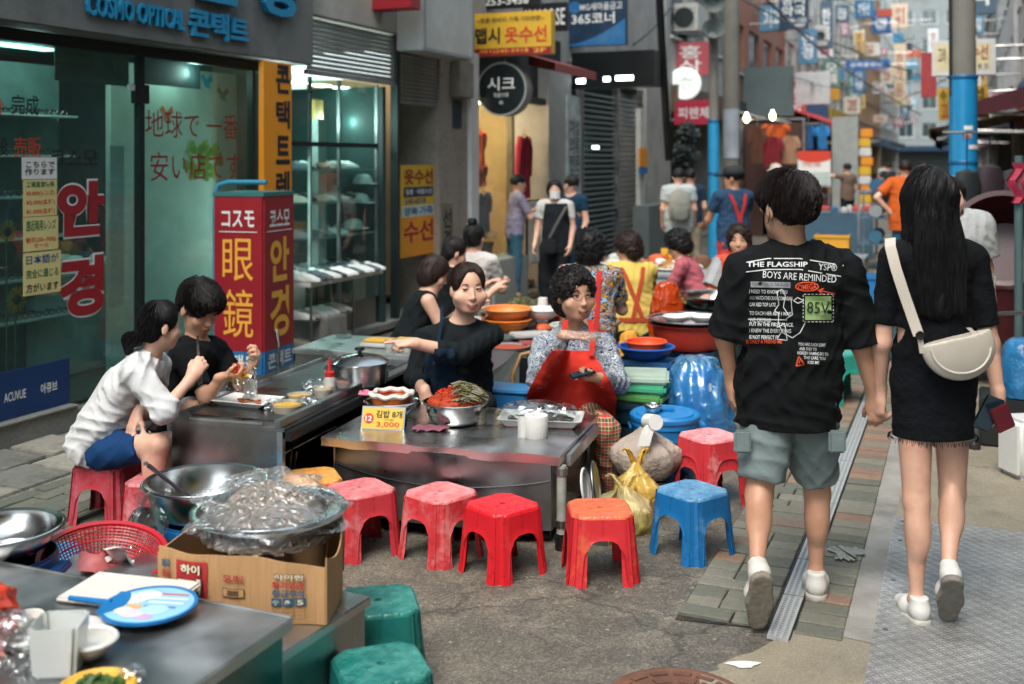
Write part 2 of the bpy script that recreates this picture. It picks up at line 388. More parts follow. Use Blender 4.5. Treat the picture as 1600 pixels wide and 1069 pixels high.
for i, (u, v, a) in enumerate([(1322, 872, .085)]):
 g = G(u, v); m = MB(); pts = [(a * (1 + .3 * math.sin(3 * t) + .2 * math.sin(7 * t) + .14 * math.sin(17 * t)) * math.cos(t) * .7, a * 1.3 * (1 + .3 * math.cos(2 * t) + .12 * math.cos(13 * t)) * math.sin(t)) for t in np.linspace(0, 2 * PI, 60)[:-1]]
 m.prismz(pts, .0, .003); m.obj('paint_splash', mt('paint_splash_white', '#8f928b', .85, dirt='#5c6058', dirt_s=18, dirt_a=.95), pave, (g.x, g.y, .0195), (0, 0, -.3))
# second brick area, left, in front of the shops
lp = MB(); lp.add([F(-5, 0, .003), F(3.6, 0, .003), F(3.6, 1.52, .003), F(-5, 1.52, .003)], [(0, 1, 2, 3)])
lp = tag(lp.obj('shop_pavement', SLABM), 'worn slab and brick paving along the shop fronts', 'pavement', kind='structure')
slab_m = [mt('slab_%d' % i, c, .9, var=.25, vs=6, bump=.35, bs=50, dirt='#2f2c24', dirt_s=4, dirt_a=.75, bd=.008) for i, c in enumerate(['#85847a', '#989487', '#74756c'])]
for i in range(13):
 for j in range(2):
  dx = .36; m = MB(); e = [rr.uniform(-.02, .02) for _ in range(8)]
  m.prismz([(-dx / 2 + .012 + e[0], -.17 + e[1]), (dx / 2 - .012 + e[2], -.17 + e[3]), (dx / 2 - .012 + e[4], .17 + e[5]), (-dx / 2 + .012 + e[6], .17 + e[7])], -.03, 0)
  m.obj('paving_slab', slab_m[rr.randrange(3)], lp, F(-1.25 + i * dx + (.18 if j else 0), .2 + j * .37, .016 + rr.uniform(-.006, .01)), (rr.uniform(-.03, .03), rr.uniform(-.03, .03), FA), bevel=.006)
BL = [brick_mesh(.192, .094, i) for i in range(6)]
for j in range(7):
 for i in range(20):
  link('brick', BL[rr.choice([0, 1, 4, 4])], lp, F(-1.6 + i * .2005 + (.1 if j % 2 else 0), .82 + j * .1005, .013 + rr.uniform(-.005, .004)), (rr.uniform(-.02, .02), rr.uniform(-.02, .02), FA + rr.uniform(-.015, .015)))
# tread plate
def tread_mat():
 m, n, l, b = nodes_of('tread_plate_steel'); tc = n.new('ShaderNodeTexCoord')
 def wave(rot, off):
  mp = n.new('ShaderNodeMapping'); mp.inputs['Rotation'].default_value = (0, 0, rot); l.new(tc.outputs['Object'], mp.inputs[0])
  a = n.new('ShaderNodeTexWave'); a.wave_type = 'BANDS'; a.bands_direction = 'X'; a.inputs['Scale'].default_value = 7; l.new(mp.outputs[0], a.inputs[0])
  c = n.new('ShaderNodeTexWave'); c.bands_direction = 'Y'; c.inputs['Scale'].default_value = 20; l.new(mp.outputs[0], c.inputs[0])
  q = n.new('ShaderNodeMath'); q.operation = 'MULTIPLY'; l.new(a.outputs['Fac'], q.inputs[0]); l.new(c.outputs['Fac'], q.inputs[1]); return q.outputs[0]
 mx = n.new('ShaderNodeMath'); mx.operation = 'MAXIMUM'; l.new(wave(R(45), 0), mx.inputs[0]); l.new(wave(R(-45), .5), mx.inputs[1])
 bp = n.new('ShaderNodeBump'); bp.inputs['Strength'].default_value = 1; bp.inputs['Distance'].default_value = .006; l.new(mx.outputs[0], bp.inputs['Height']); l.new(bp.outputs[0], b.inputs['Normal'])
 nz = n.new('ShaderNodeTexNoise'); nz.inputs['Scale'].default_value = 2.2; nz.inputs['Detail'].default_value = 9; nz.inputs['Roughness'].default_value = .7; l.new(tc.outputs['Object'], nz.inputs[0])
 cr = n.new('ShaderNodeValToRGB'); e = cr.color_ramp.elements; e[0].position = .35; e[0].color = (.26, .265, .255, 1); e[1].position = .7; e[1].color = (.56, .565, .555, 1); l.new(nz.outputs[0], cr.inputs[0]); l.new(cr.outputs[0], b.inputs['Base Color'])
 b.inputs['Metallic'].default_value = .55; b.inputs['Roughness'].default_value = .5
 return m
TREAD = tread_mat()
pl = thing('tread_plate', 'grey steel tread plate laid flat beside the brick strip', 'metal plate', F(-1.2, 5.6, .006), FA)
for i in range(2):
 MB().bx(-2.4 + i * 1.2 if i == 0 else -.02, -.024 if i == 0 else 1.94, -.9, .67, 0, .008).obj('plate_sheet', TREAD, pl, bevel=.002)
sm = MB().lathe([(.009, 0), (.008, .004), (.004, .006)], 8).mesh('bolt', STEELD)
for x in (-.9, -.45, .1, .6, 1.1, 1.6, 1.88): link('bolt', sm, pl, (x, .63, .008))
# manhole
mh = thing('manhole_cover', 'round rusty brown iron manhole cover set in the asphalt', 'manhole cover', (.527, 3.44, .0))
rust = mt('rusty_iron', '#6b4a3c', .75, .3, var=.3, bump=.3, bs=70, dirt='#8a5c44', dirt_a=.6)
MB().lathe([(.235, 0), (.235, .006), (.222, .008), (.215, .003)], 48, cap1=True).obj('rim', rust, mh, smooth=True)
for k in range(16):
 a = 2 * PI * k / 16
 m = MB(); m.prismz([(.185 * math.cos(a + t), .185 * math.sin(a + t)) for t in (.03, .33)] + [(.205 * math.cos(a + t), .205 * math.sin(a + t)) for t in (.33, .03)], .003, .008); m.obj('raised_bar', rust, mh)
for r0, r1, nn in ((.13, .165, 12), (.08, .11, 8), (.02, .06, 5)):
 for k in range(nn):
  a = 2 * PI * k / nn; t1 = 2 * PI / nn - .12
  m = MB(); m.prismz([(r0 * math.cos(a + t), r0 * math.sin(a + t)) for t in (0, t1 / 2, t1)] + [(r1 * math.cos(a + t), r1 * math.sin(a + t)) for t in (t1, t1 / 2, 0)], .003, .007); m.obj('raised_bar', rust, mh)
g = G(1162, 1042); m = MB(); m.prismz([(.05 * (1 + .4 * math.sin(3 * t)) * math.cos(t), .025 * math.sin(t)) for t in np.linspace(0, 6.1, 14)], 0, .002)
tag(m.obj('paper_scrap', PAPER, None, (g.x, g.y, .0075)), 'small torn white paper scrap near the manhole cover', 'litter')
# ================================================================== left-hand shops
class Fac:
 """parts in the facade frame: x = street coordinate s, y = depth into the building, z up"""
 def __init__(s, name, label, cat, s0, w0=0.0, z0=0.0, group=None, rz=None):
  s.s0 = s0; s.r = thing(name, label, cat, F(s0, w0, z0), FA if rz is None else rz, group)
 def b(s, name, mat, x0, x1, y0, y1, z0, z1, bevel=0.0, parent=None):
  return bxo(name, mat, parent or s.r, x0 - s.s0, x1 - s.s0, y0, y1, z0, z1, bevel)
 def t(s, txt, mat, x0, x1, z0, z1, y, bold=.01, ext=0.0, parent=None, **k):
  return text(txt, x1 - x0, z1 - z0, mat, parent or s.r, ((x0 + x1) / 2 - s.s0, y, (z0 + z1) / 2), bold=bold, ext=ext, **k)
STONE = mt('granite_grey', '#7f7f7a', .6, var=.2, vs=60, bump=.05, dirt='#4a4a44', dirt_a=.5)
FASC = mt('fascia_board', '#6f7270', .55, .2, var=.1, dirt='#3f4444', dirt_s=1.2, dirt_a=.75)
TEALD = mt('interior_teal', '#1d3a38', .7)
TEALM = mt('interior_teal_mid', '#2c4a47', .6, var=.3, vs=3)
INTW = mt('interior_white', '#a9b8b2', .6, var=.06)
WALLU = mt('render_wall', '#9b9a94', .85, var=.15, dirt='#5f5e58', dirt_s=1.5, dirt_a=.6)
# --- optical shop
A = Fac('optical_shop', 'grey optician shop with raised blue letters and green tinted glass', 'shop', -3.0)
A.b('plinth', STONE, -3, .60, -.02, .12, 0, .155, .008); A.b('plinth', STONE, .602, 3.1, .03, .12, 0, .12, .008)
A.b('floor', mt('shop_floor', '#33403e', .3), -3, 3.1, .125, 3.2, .06, .15)
A.b('interior_wall', TEALM, -3, 3.1, 3.2, 3.3, .0, 2.6); A.b('interior_wall', TEALD, -3.1, -3, .12, 3.2, 0, 2.6); A.b('interior_wall', TEALD, 3.0, 3.1, .3, 3.2, .125, 2.53)
A.b('ceiling', TEALD, -3, 3.1, .125, 3.2, 2.605, 2.70)
A.b('fascia', FASC, -3, fs(465), -.16, .12, 2.52, 3.35, .01)
A.b('upper_wall', WALLU, -3, 3.1, .0, .3, 3.355, 9.5)
A.b('frame', DARK, -3, 3.06, .05, .11, 2.44, 2.515)
for x in (-1.2, fs(232), fs(405)): A.b('mullion', DARK, x - .02, x + .02, .05, .11, .16, 2.44)
for x0, x1 in ((-3, -1.22), (-1.18, fs(232) - .022), (fs(232) + .022, fs(405) - .022)): A.b('glass_pane', GLASS, x0, x1, .075, .083, .157, 2.44)
p = A.b('blue_panel', mt('blue_panel', '#0b3060', .5, var=.1), -2.9, .575, .035, .048, .165, .455)
xa = fs(12), fs(48); A.t('ACUVUE', INKW, fs(13), fs(47), .275, .33, .0335, .012); A.t('아큐브', INKW, fs(70), fs(96), .27, .335, .0335, .02)
A.b('sill', STONE, -3, .575, -.05, .034, .157, .168, .003)
blu = mt('raised_blue', '#1d7fa8', .4, var=.08)
A.t('COSMO OPTICAL', blu, fs(100), fs(256), 2.625, 2.765, -.165, .02, .03); A.t('콘택트', blu, fs(264), fs(357), 2.60, 2.80, -.165, .03, .03)
A.t('코 스 모 안 경', blu, -.9, fs(430), 2.86, 3.28, -.165, .035, .05)
# prints on the glass
y = .073
def gt(txt, mat, u0, u1, v0, v1, bold=.01, **k):
 uc = (u0 + u1) / 2; A.t(txt, mat, fs(u0), fs(u1), fz(uc, v1), fz(uc, v0), y, bold, **k)
gt('地球で 一番', INKR, 240, 384, 175, 216, 0); gt('安い店です', INKR, 248, 388, 238, 282, 0)
gt('完成', INKK, 32, 75, 148, 180); gt('分', INKO, 0, 20, 150, 180); gt('直段', INKK, -16, 27, 214, 244); gt('売販', INKO, 36, 78, 214, 246, 0); gt('30', INKO, -50, -6, 150, 180)
gt('코스모', INKK, 92, 166, 234, 258)
def gto(txt, u0, u1, v0, v1):
 uc = (u0 + u1) / 2; z0, z1 = fz(uc, v1), fz(uc, v0)
 A.t(txt, INKW, fs(u0), fs(u1), z0, z1, y + .001, .075); A.t(txt, INKR, fs(u0), fs(u1), z0 + .012, z1 - .012, y - .0015, .05)
gto('안', 103, 176, 280, 372); gto('경', 105, 176, 398, 498)
note = mt('note_yellow', '#cfc282', .8, var=.05); k = 0
for (u0, u1, v0, v1, lines) in [(48, 102, 246, 280, [('こちらで\n作ります', INKK)]), (50, 102, 281, 338, [('工場直営価格', INKG), ('¥3.000(レンズ)', INKO), ('¥2.000(各種)', INKO), ('¥1.000(各種)', INKO)]), (50, 104, 339, 392, [('遠近両用レンズ', INKG), ('割引(30~70%)\nセール', INKO)]), (50, 108, 394, 460, [('日本語が', INKB), ('完全に通じる', INKG), ('方がいます', INKK)])]:
 uc = (u0 + u1) / 2; z0, z1 = fz(uc, v1), fz(uc, v0); x0, x1 = fs(u0), fs(u1)
 n_ = MB().bx(x0 + 3, x1 + 3, y - .004, y - .001, z0, z1).obj('paper_note', note if k else PAPER, A.r); k += 1
 m = len(lines)
 for i, (t_, mm) in enumerate(lines):
  h = (z1 - z0) / m; A.t(t_, mm, x0 + .02, x1 - .02, z1 - (i + .82) * h, z1 - (i + .18) * h, y - .0055, .015, parent=None)
A.b('door_closer', BLACK, fs(212), fs(234), .0, .045, fz(222, 162), fz(222, 132), .004)
A.b('note_box', INTW, fs(204), fs(228), .005, .03, fz(216, 142), fz(216, 133))
# inside: pale board with print, counter, cabinet
A.b('partition', mt('pale_board', '#b9cdbf', .6, var=.08), 1.50, 3.0, .55, .60, .155, 2.45)
ug = mt('print_green', '#8fae3c', .8, var=.3, vs=20)
m = MB()
for k in range(60):
 a = random.uniform(0, 6.28); r = .22 * math.sqrt(random.random()); x, z = r * math.cos(a) * 1.1, r * math.sin(a) * .7; q = random.uniform(.02, .05)
 m.prism([(x + q * math.cos(t), z + q * math.sin(t)) for t in (0, 1.2, 2.5, 3.8, 5.1)], 0, .002)
m.obj('tree_print', ug, A.r, (fs(325, -.5) + 3, .545, fz(325, 250, -.5)))
for (u, v, c) in ((330, 125, '#3fa0b8'), (268, 175, '#c8754a'), (350, 190, '#9fc9c4'), (355, 145, '#8a8f88')):
 m = MB(); m.prism([(0, 0), (.06, .05), (.08, .0), (.03, -.03), (.05, -.07), (.01, -.06), (-.02, -.06), (-.04, -.02), (-.08, .02), (-.05, .05)], 0, .002)
 m.obj('butterfly_print', mt('bf' + c, c, .7), A.r, (fs(u, -.5) + 3, .545, fz(u, v, -.5)))
A.b('counter', INTW, 1.0, 1.9, .75, 1.2, .155, .95, .01); A.b('counter', TEALM, -2.2, .3, 1.6, 2.1, .155, .95, .01)
cb = A.b('cabinet', TEALM, -.9, .5, 2.6, 3.1, .155, 2.2)
for k in range(5): A.b('shelf', INTW, -.85, .45, 2.45, 2.6, .5 + k * .36, .52 + k * .36)
m = MB(); rg_ = random.Random(8)
for k in range(6):
 A.b('display_shelf', INTW, -.55, 1.25, .62, .84, .62 + k * .28, .635 + k * .28)
 for q in range(15):
  x = -.5 + q * .117 + 3; z = .655 + k * .28
  for sg in (-1, 1): m.tube([(x + sg * .026 + .022 * math.cos(a), .66, z + .018 * math.sin(a)) for a in np.linspace(0, 6.283, 9)], .004, 4)
  m.tube([(x - .05, .66, z + .01), (x - .05, .78, z + .01)], .003, 4); m.tube([(x + .05, .66, z + .01), (x + .05, .78, z + .01)], .003, 4)
A.b('display_back', mt('display_pale', '#5c7a75', .5, var=.2), -.6, 1.3, .85, .9, .16, 2.4); o_ = m.obj('eyeglass_frames', mt('frames_mix', '#3c2c24', .3, var=.8, vs=9), A.r); o_['kind'] = 'stuff'
A.b('poster', mt('poster_grey', '#6d7d7a', .6, var=.3, vs=3), fs(95, -.2), fs(210, -.2), .25, .255, fz(150, 130, -.2), fz(150, 70, -.2))
A.b('poster', mt('poster_dark', '#2c3f40', .6, var=.5, vs=4), fs(222, -.3), fs(318, -.3), .33, .335, fz(270, 135, -.3), fz(270, 88, -.3))
A.b('white_panel', INTW, fs(172, -.3), fs(194, -.3), .30, .32, fz(183, 480, -.3), fz(183, 228, -.3))
lampw = emit('lamp_cool', '#bfe0d8', 1.0); lampww = emit('lamp_warm', '#ffe2b0', 9.0)
for k in range(3): A.b('ceiling_lamp', lampw, -1.8 + k * 1.5, -1.2 + k * 1.5, 1.4, 1.5, 2.58, 2.6); lamp(A.r, (1.5 + k * 1.5, 1.3, 2.45), 6, (.6, 1, .93)); lamp(A.r, (2.6 + k * 1.25, .33, 2.40), 3.2, (.8, 1, .95))  # front row of point lights added to brighten the partition, no fixtures there
# flowers inside, left
def sunflower(u, v, k):
 f = thing('sunflower', ['tall sunflower leaning on the green glass beside the paper notes', 'low sunflower with broad petals behind the shop glass', 'small half hidden sunflower behind the shop glass'][k], 'flower', F(fs(u, -.2), -.2, 0), FA)
 z = fz(u, v, -.2); r = [.075, .085, .06][k]
 m = MB()
 for q in range(16):
  a = 2 * PI * q / 16; m.prism([(r * .35 * math.cos(a - .15), r * .35 * math.sin(a - .15)), (r * .8 * math.cos(a - .12), r * .8 * math.sin(a - .12)), (r * math.cos(a), r * math.sin(a)), (r * .8 * math.cos(a + .12), r * .8 * math.sin(a + .12)), (r * .35 * math.cos(a + .15), r * .35 * math.sin(a + .15))], -.004 * (q % 2), .003 - .004 * (q % 2))
 m.obj('petals', mt('petal', '#b98a1e', .7), f, (0, 0, z))
 MB().lathe([(r * .42, 0), (r * .3, .012), (0.002, .016)], 16).obj('flower_head', mt('seed', '#3a2415', .9, bump=.3, bs=200), f, (0, 0, z), (R(90), 0, 0))
 MB().tube([(0, .01, .15), (.02, .03, z * .6), (0, .01, z)], .006, 6).obj('stem', mt('stem_green', '#2f5230', .8), f)
sunflower(12, 362, 0); sunflower(26, 468, 1); sunflower(-14, 415, 2)
# goods on the inside counter
for k in range(14):
 x = 1.05 + random.uniform(0, .8); yy = .82 + random.uniform(0, .3); c = random.choice(['#b9b9ae', '#c4c8c4', '#2d3a44', '#b58a2a', '#a03a2c', '#234e6e', '#d0d4d0'])
 m = MB(); m.lathe([(.0, 0), (.05, 0), (.06, .02), (.035, .05), (.0, .055)], 10, sx=1.2, cap0=False, cap1=False, warp=lambda a, z: 1 + .2 * math.sin(3 * a))
 tag(m.obj('glasses_pouch', mt('pouch' + c, c, .6), None, F(x, -yy, .95), (0, 0, random.uniform(0, 6)), smooth=True), cname(c) + ' soft pouch among the goods on the optician counter', 'pouch', 'pouches on the optician counter')
# --- vertical orange banner on the shop corner
bn = Fac('banner_sign', 'tall orange vertical banner with black letters at the optician corner', 'sign', fs(412), .17)
x0, x1 = fs(412, .17), fs(456, .17)
bn.b('board', ORA, x0, x1, 0, .05, 1.05, 2.50, .004); bn.b('lower_board', NAVY, x0, x1, .001, .05, .45, 1.046, .004)
for i, ch in enumerate('콘택트렌즈'):
 zc = 2.37 - i * .285; bn.t(ch, INKK, x0 + (x1 - x0) * .42, x1 - .03, zc - .115, zc + .115, -.003, .03)
# --- shoe shop with half raised shutter
B = Fac('shoe_shop', 'shoe shop with half raised ribbed shutter and bright glass showcase', 'shop', 3.1)
e = fs(612); e2 = fs(690)
B.b('beam', WALLU, 3.11, 6.55, -.10, .3, 2.96, 3.55, .01); B.b('upper_wall', WALLU, 3.11, 6.6, .05, .3, 3.555, 9.5)
SHUT = mt('shutter_grey', '#8a8f8c', .5, .35, var=.1, dirt='#4e5452', dirt_a=.5)
sl = MB(); sl.prism([(-.0, 0), (-.012, .008), (-.012, .03), (0, .038), (.012, .03), (.012, .008)], 0, 1)     # profile x=depth
def slats(fac, x0, x1, z0, z1, yy, mat, pitch=.0405):
 m = MB(); L = x1 - x0
 pr = [(0, 0), (-.013, .007), (-.015, .018), (-.012, .029), (0, .036)]
 vs = [(0, a, b) for a, b in pr] + [(L, a, b) for a, b in pr]
 m.add(vs, [(i, i + 1, i + 6, i + 5) for i in range(4)]); me = m.mesh('slat', mat, solid=.002)
 z = z0; n = 0
 while z < z1 - .02: link('slat', me, fac.r, (x0 - fac.s0, yy, z)); z += pitch; n += 1
slats(B, 3.16, e - .03, 2.50, 2.95, -.04, SHUT); B.b('bottom_rail', SHUT, 3.16, e - .03, -.06, -.02, 2.455, 2.497, .004)
B.b('shutter_guide', DARK, e - .028, e + .028, -.08, 0, .15, 2.955)
slats(B, e + .03, e2, 2.29, 2.80, .02, SHUT); B.b('lintel', WALLU, e + .03, e2 + .1, .05, .25, 2.8, 2.955)
B.b('floor', STONE, 3.11, e2 + .1, .02, 3, .04, .10); B.b('interior_wall', TEALM, 3.11, e2 + .1, 2.6, 2.7, .1, 2.9); B.b('interior_wall', TEALD, e + .0, e + .06, .10, 2.6, .1, 2.45); B.b('ceiling', TEALD, 3.11, e2 + .2, .2, 2.7, 2.96, 3.0)
B.b('ledge', STONE, 3.12, fs(500), -.28, .1, .1, .38, .01)
for x in (3.14, fs(500), fs(545), fs(603)): B.b('mullion', STEELD, x - .012, x + .012, .09, .12, .38, 2.46)
for x0, x1 in ((3.15, fs(500) - .01), (fs(500) + .01, fs(545) - .01), (fs(545) + .01, fs(603) - .01)): B.b('glass_pane', GLASS, x0, x1, .10, .106, .38, 2.46)
B.b('transom', DARK, 3.14, fs(603), .085, .125, 1.84, 1.88)
B.b('base_cabinet', mt('rack_wood', '#6f665c', .7), fs(500), e - .05, .15, .6, .10, .62)
tube = emit('tube_white', '#e9fffa', 14.0)
for u in (474, ): B.b('tube_lamp', tube, fs(u) - .015, fs(u) + .015, .13, .16, fz(478, 440), fz(478, 240))
for k in range(4): B.b('ceiling_lamp', emit('lamp_cool2', '#dffff4', 4.0), 3.4 + k * .42, 3.62 + k * .42, .5, .62, 2.44, 2.455); lamp(B.r, (.4 + k * .42, .45, 2.1), 4)
B.b('white_column', INTW, fs(497, -.3), fs(510, -.3), .3, .4, .62, 2.1); B.b('wood_column', mt('wood_yellow', '#9a7a3c', .6), fs(492, -.5), fs(505, -.5), .5, .56, .62, 2.3)
for k, z in enumerate((.66, 1.0, 1.32, 1.62)):
 B.b('glass_shelf', CGLASS if k else INTW, fs(508), e - .08, .16, .50, z, z + .012)
 B.b('shelf_edge', INTW, fs(508), e - .08, .154, .159, z - .002, z + .016)
# shoes and caps
def shoe_mesh(name, mat):
 m = MB(); pr = [(.0, 0), (.04, 0), (.042, .012), (.038, .03), (.03, .05), (.016, .065), (.0, .06)]
 def fn(u, v):
  a = 2 * PI * u; i = v * (len(pr) - 1); k = min(int(i), len(pr) - 2); t = i - k
  r = pr[k][0] * (1 - t) + pr[k + 1][0] * t; z = pr[k][1] * (1 - t) + pr[k + 1][1] * t
  y_ = math.sin(a); x_ = math.cos(a)
  return (r * x_, r * y_ * 2.9 - (z * .6 if z > .03 else 0), z * (1 + .25 * max(0, -y_)))
 m.grid(fn, 18, 9, True); return m.mesh(name, mat, smooth=True)
shoe_cols = ['#c9ccc8', '#b6b8b2', '#22282c', '#3c4a52', '#9b8f80', '#d2d2cc', '#70412f', '#8d9698']
SHOES = [shoe_mesh('shoe', mt('shoe' + c, c, .55)) for c in shoe_cols]
def put_shoe(s_, w_, z_, rz, group, label, i=None, sc=1.0):
 i = random.randrange(len(SHOES)) if i is None else i; c = cname(shoe_cols[i])
 label = c + {'s': ' shoe on a glass shelf of the bright showcase', 'w': ' shoe standing on the low wire rack', 'd': ' shoe laid out on the white display table'}[{'shoes in the showcase': 's', 'shoes on the wire rack': 'w'}.get(group, 'd')]
 o = link('shoe', SHOES[i], None, F(s_, w_, z_), (0, 0, FA + rz)); o.scale = (sc,) * 3
 return tag(o, label, 'shoe', group)
for z in (.675, 1.015, 1.335, 1.635):
 x = fs(512)
 while x < e - .16:
  put_shoe(x, -.30 + random.uniform(-.05, .05), z, random.uniform(2.6, 3.6), 'shoes in the showcase', None); put_shoe(x + .05, -.43, z, random.uniform(2.6, 3.6), 'shoes in the showcase', None, random.choice([2, 3, 6, 0, 1])); x += .105
capm = MB(); capm.lathe([(.10, 0), (.098, .03), (.085, .065), (.05, .09), (.0, .098)], 20, cap0=True, cap1=False); capm.prismz([(.095 * math.cos(t) * (1), -.05 - .10 * math.sin(t)) for t in np.linspace(0, PI, 10)], 0, .006)
for i, (u, v, c) in enumerate([(570, 275, '#c8cdca'), (565, 305, '#b8bdba'), (555, 345, '#8fa09c')]):
 tag(capm.obj('cap', mt('cap' + c, c, .8), None, F(fs(u, -.2), -.22, fz(u, v + 12, -.2)), (0, 0, FA + .4), smooth=True), ['pale cap topmost in the shoe shop showcase', 'white cap under the topmost cap in the showcase', 'greenish grey cap lowest of three in the showcase'][i], 'cap')
# low shoe rack and display table outside
rk = Fac('shoe_rack', 'wire shoe rack with two tiers under the sloped shoe display', 'shoe rack', fs(492), .22)
x0, x1 = fs(492, .25) , fs(558, .25)
for x in (x0, x1):
 for yy in (0, .24): rk.b('leg', STEELD, x - .008, x + .008, yy, yy + .016, .0, .66)
for z in (.12, .36): rk.b('shelf', STEELD, x0, x1, 0, .25, z, z + .012)
tp = rk.b('table_top', WHITE, x0 - .05, fs(600, .25), -.02, .32, .66, .70, .004)
for z in (.132, .372):
 x = x0 + .05
 while x < x1 - .03: put_shoe(x, .10, z, PI, 'shoes on the wire rack', None, random.choice([0, 1, 4, 5])); x += .1
x = x0
while x < fs(596, .25):
 for j in range(2): put_shoe(x, .20 - j * .16, .702, PI + random.uniform(-.3, .3), 'shoes on the display table', None, random.choice([0, 0, 1, 5, 2, 3])); x += .0
 x += .098
# doorway signs
yb = Fac('repair_sign', 'yellow clothes repair board standing in the dark doorway', 'sign', fs(628), .0)
x0, x1 = fs(627, -.05), fs(678, -.05); Z = lambda v: fz(652, v, -.05)
yb.b('board', YEL, x0, x1, .05, .08, Z(400), Z(258), .003); yb.b('band', NAVY, x0 + .05, x1 - .03, .046, .049, Z(307), Z(292)); yb.b('band', mt('band_pale', '#a9bdb4', .6), x0, x1, .046, .049, Z(338), Z(321)); yb.b('band', ORA, x0, x1, .046, .049, Z(399), Z(338))
yb.t('옷수선', INKR, x0 + .06, x1 - .04, Z(288), Z(264), .044, .02); yb.t('밀봉 · 리폼수선', INKW, x0 + .09, x1 - .07, Z(304), Z(295), .044, .01); yb.t('245-6518', INKB, x0 + .08, x1 - .2, Z(318), Z(309), .046, .02); yb.t('양복·가죽', INKB, x0 + .05, x1 - .04, Z(336), Z(323), .044, .02); yb.t('수선', INKR, x0 + .04, x1 - .03, Z(378), Z(344), .044, .02)
gb = Fac('narrow_sign', 'narrow lime yellow board with black letters on the pillar foot', 'sign', fs(690), .02)
x0, x1 = fs(690, .02), fs(708, .02); gb.b('board', mt('lime', '#b8b83c', .5), x0, x1, 0, .02, fz(700, 430), fz(700, 318)); gb.t('선\n경\n부', INKK, x0 + .03, x1 - .03, fz(700, 420), fz(700, 326), -.002, .02)
PC = Fac('stone_pillar', 'beige stone pillar between the shoe shop and the boutique', 'pillar', fs(690))
PC.b('shaft', mt('pillar_stone', '#8d8478', .75, var=.15, vs=30, dirt='#5d564c', dirt_a=.5), fs(684), fs(728), -.02, .5, 0, 2.95, .01)
PC.b('white_strip', WHITE, fs(729), fs(741), -.06, .3, 0, 2.95); 
PC.b('meter_box', mt('meter_box', '#7d7a70', .7, var=.2), fs(716, .12), fs(738, .12), -.14, -.025, fz(726, 155), fz(726, 100), .008)
PC.b('notice', mt('notice_dark', '#22343c', .6, var=.4, vs=8), fs(708, .03), fs(721, .03), -.035, -.022, fz(714, 200), fz(714, 158))
PC.b('upper_wall', WALLU, 6.1, 6.85, .0, .3, 2.955, 9.5)
# --- boutique
Cq = Fac('boutique', 'clothing boutique with warm lit window and low white wall', 'shop', 6.8)
x0 = fs(742); xd = fs(797); x1 = fs(845)
Cq.b('low_wall', mt('low_wall', '#93968f', .7, dirt='#6c6e68', dirt_a=.4), x0, xd, -.25, .1, 0, .55, .01)
Cq.b('floor', mt('wood_floor', '#7a5f3e', .5), x0, x1 + .3, .1, 3, .05, .12); Cq.b('interior_wall', mt('warm_wall', '#c8a878', .7), x0, x1 + .5, 2.2, 2.3, .1, 2.7); Cq.b('interior_wall', mt('warm_wall', ''), x0 - .06, x0, .1, 2.2, .1, 2.7); Cq.b('interior_wall', mt('warm_wall', ''), x1 + .3, x1 + .36, .1, 2.2, .1, 2.7)
Cq.b('ceiling', INTW, x0, x1 + .4, .1, 2.2, 2.5, 2.56)
Cq.b('glass_pane', CGLASS, x0 + .02, xd - .05, -.02, -.012, .551, 2.45); Cq.b('frame', mt('frame_tan', '#8f7c62', .5), xd - .07, xd, -.06, .02, .553, 2.45); Cq.b('frame', DARK, x0, x1, -.07, .03, 2.452, 2.54)
Cq.b('upper_wall', mt('boutique_dark', '#1b2024', .6), x0, x1 + .9, .04, .3, 2.545, 3.4); Cq.b('upper_wall', WALLU, x0, x1 + .9, .05, .35, 3.405, 9.5)
Cq.b('pilaster', mt('pilaster', '#8c8d88', .7), x1, fs(880), -.12, .4, 0, 3.0, .01)
for k in range(2): lamp(Cq.r, (.5 + k * 1.0, .9, 2.3), 11, (1, .80, .55))
for k in range(3): Cq.b('ceiling_lamp', lampww, x0 + .3 + k * .6, x0 + .5 + k * .6, .5, .7, 2.47, 2.495)
gl = Cq.b('globe_lamp', emit('globe', '#fff4d8', 16.0), fs(731, -.2), fs(745, -.2), .2, .32, fz(738, 198, -.2), fz(738, 184, -.2), .03)
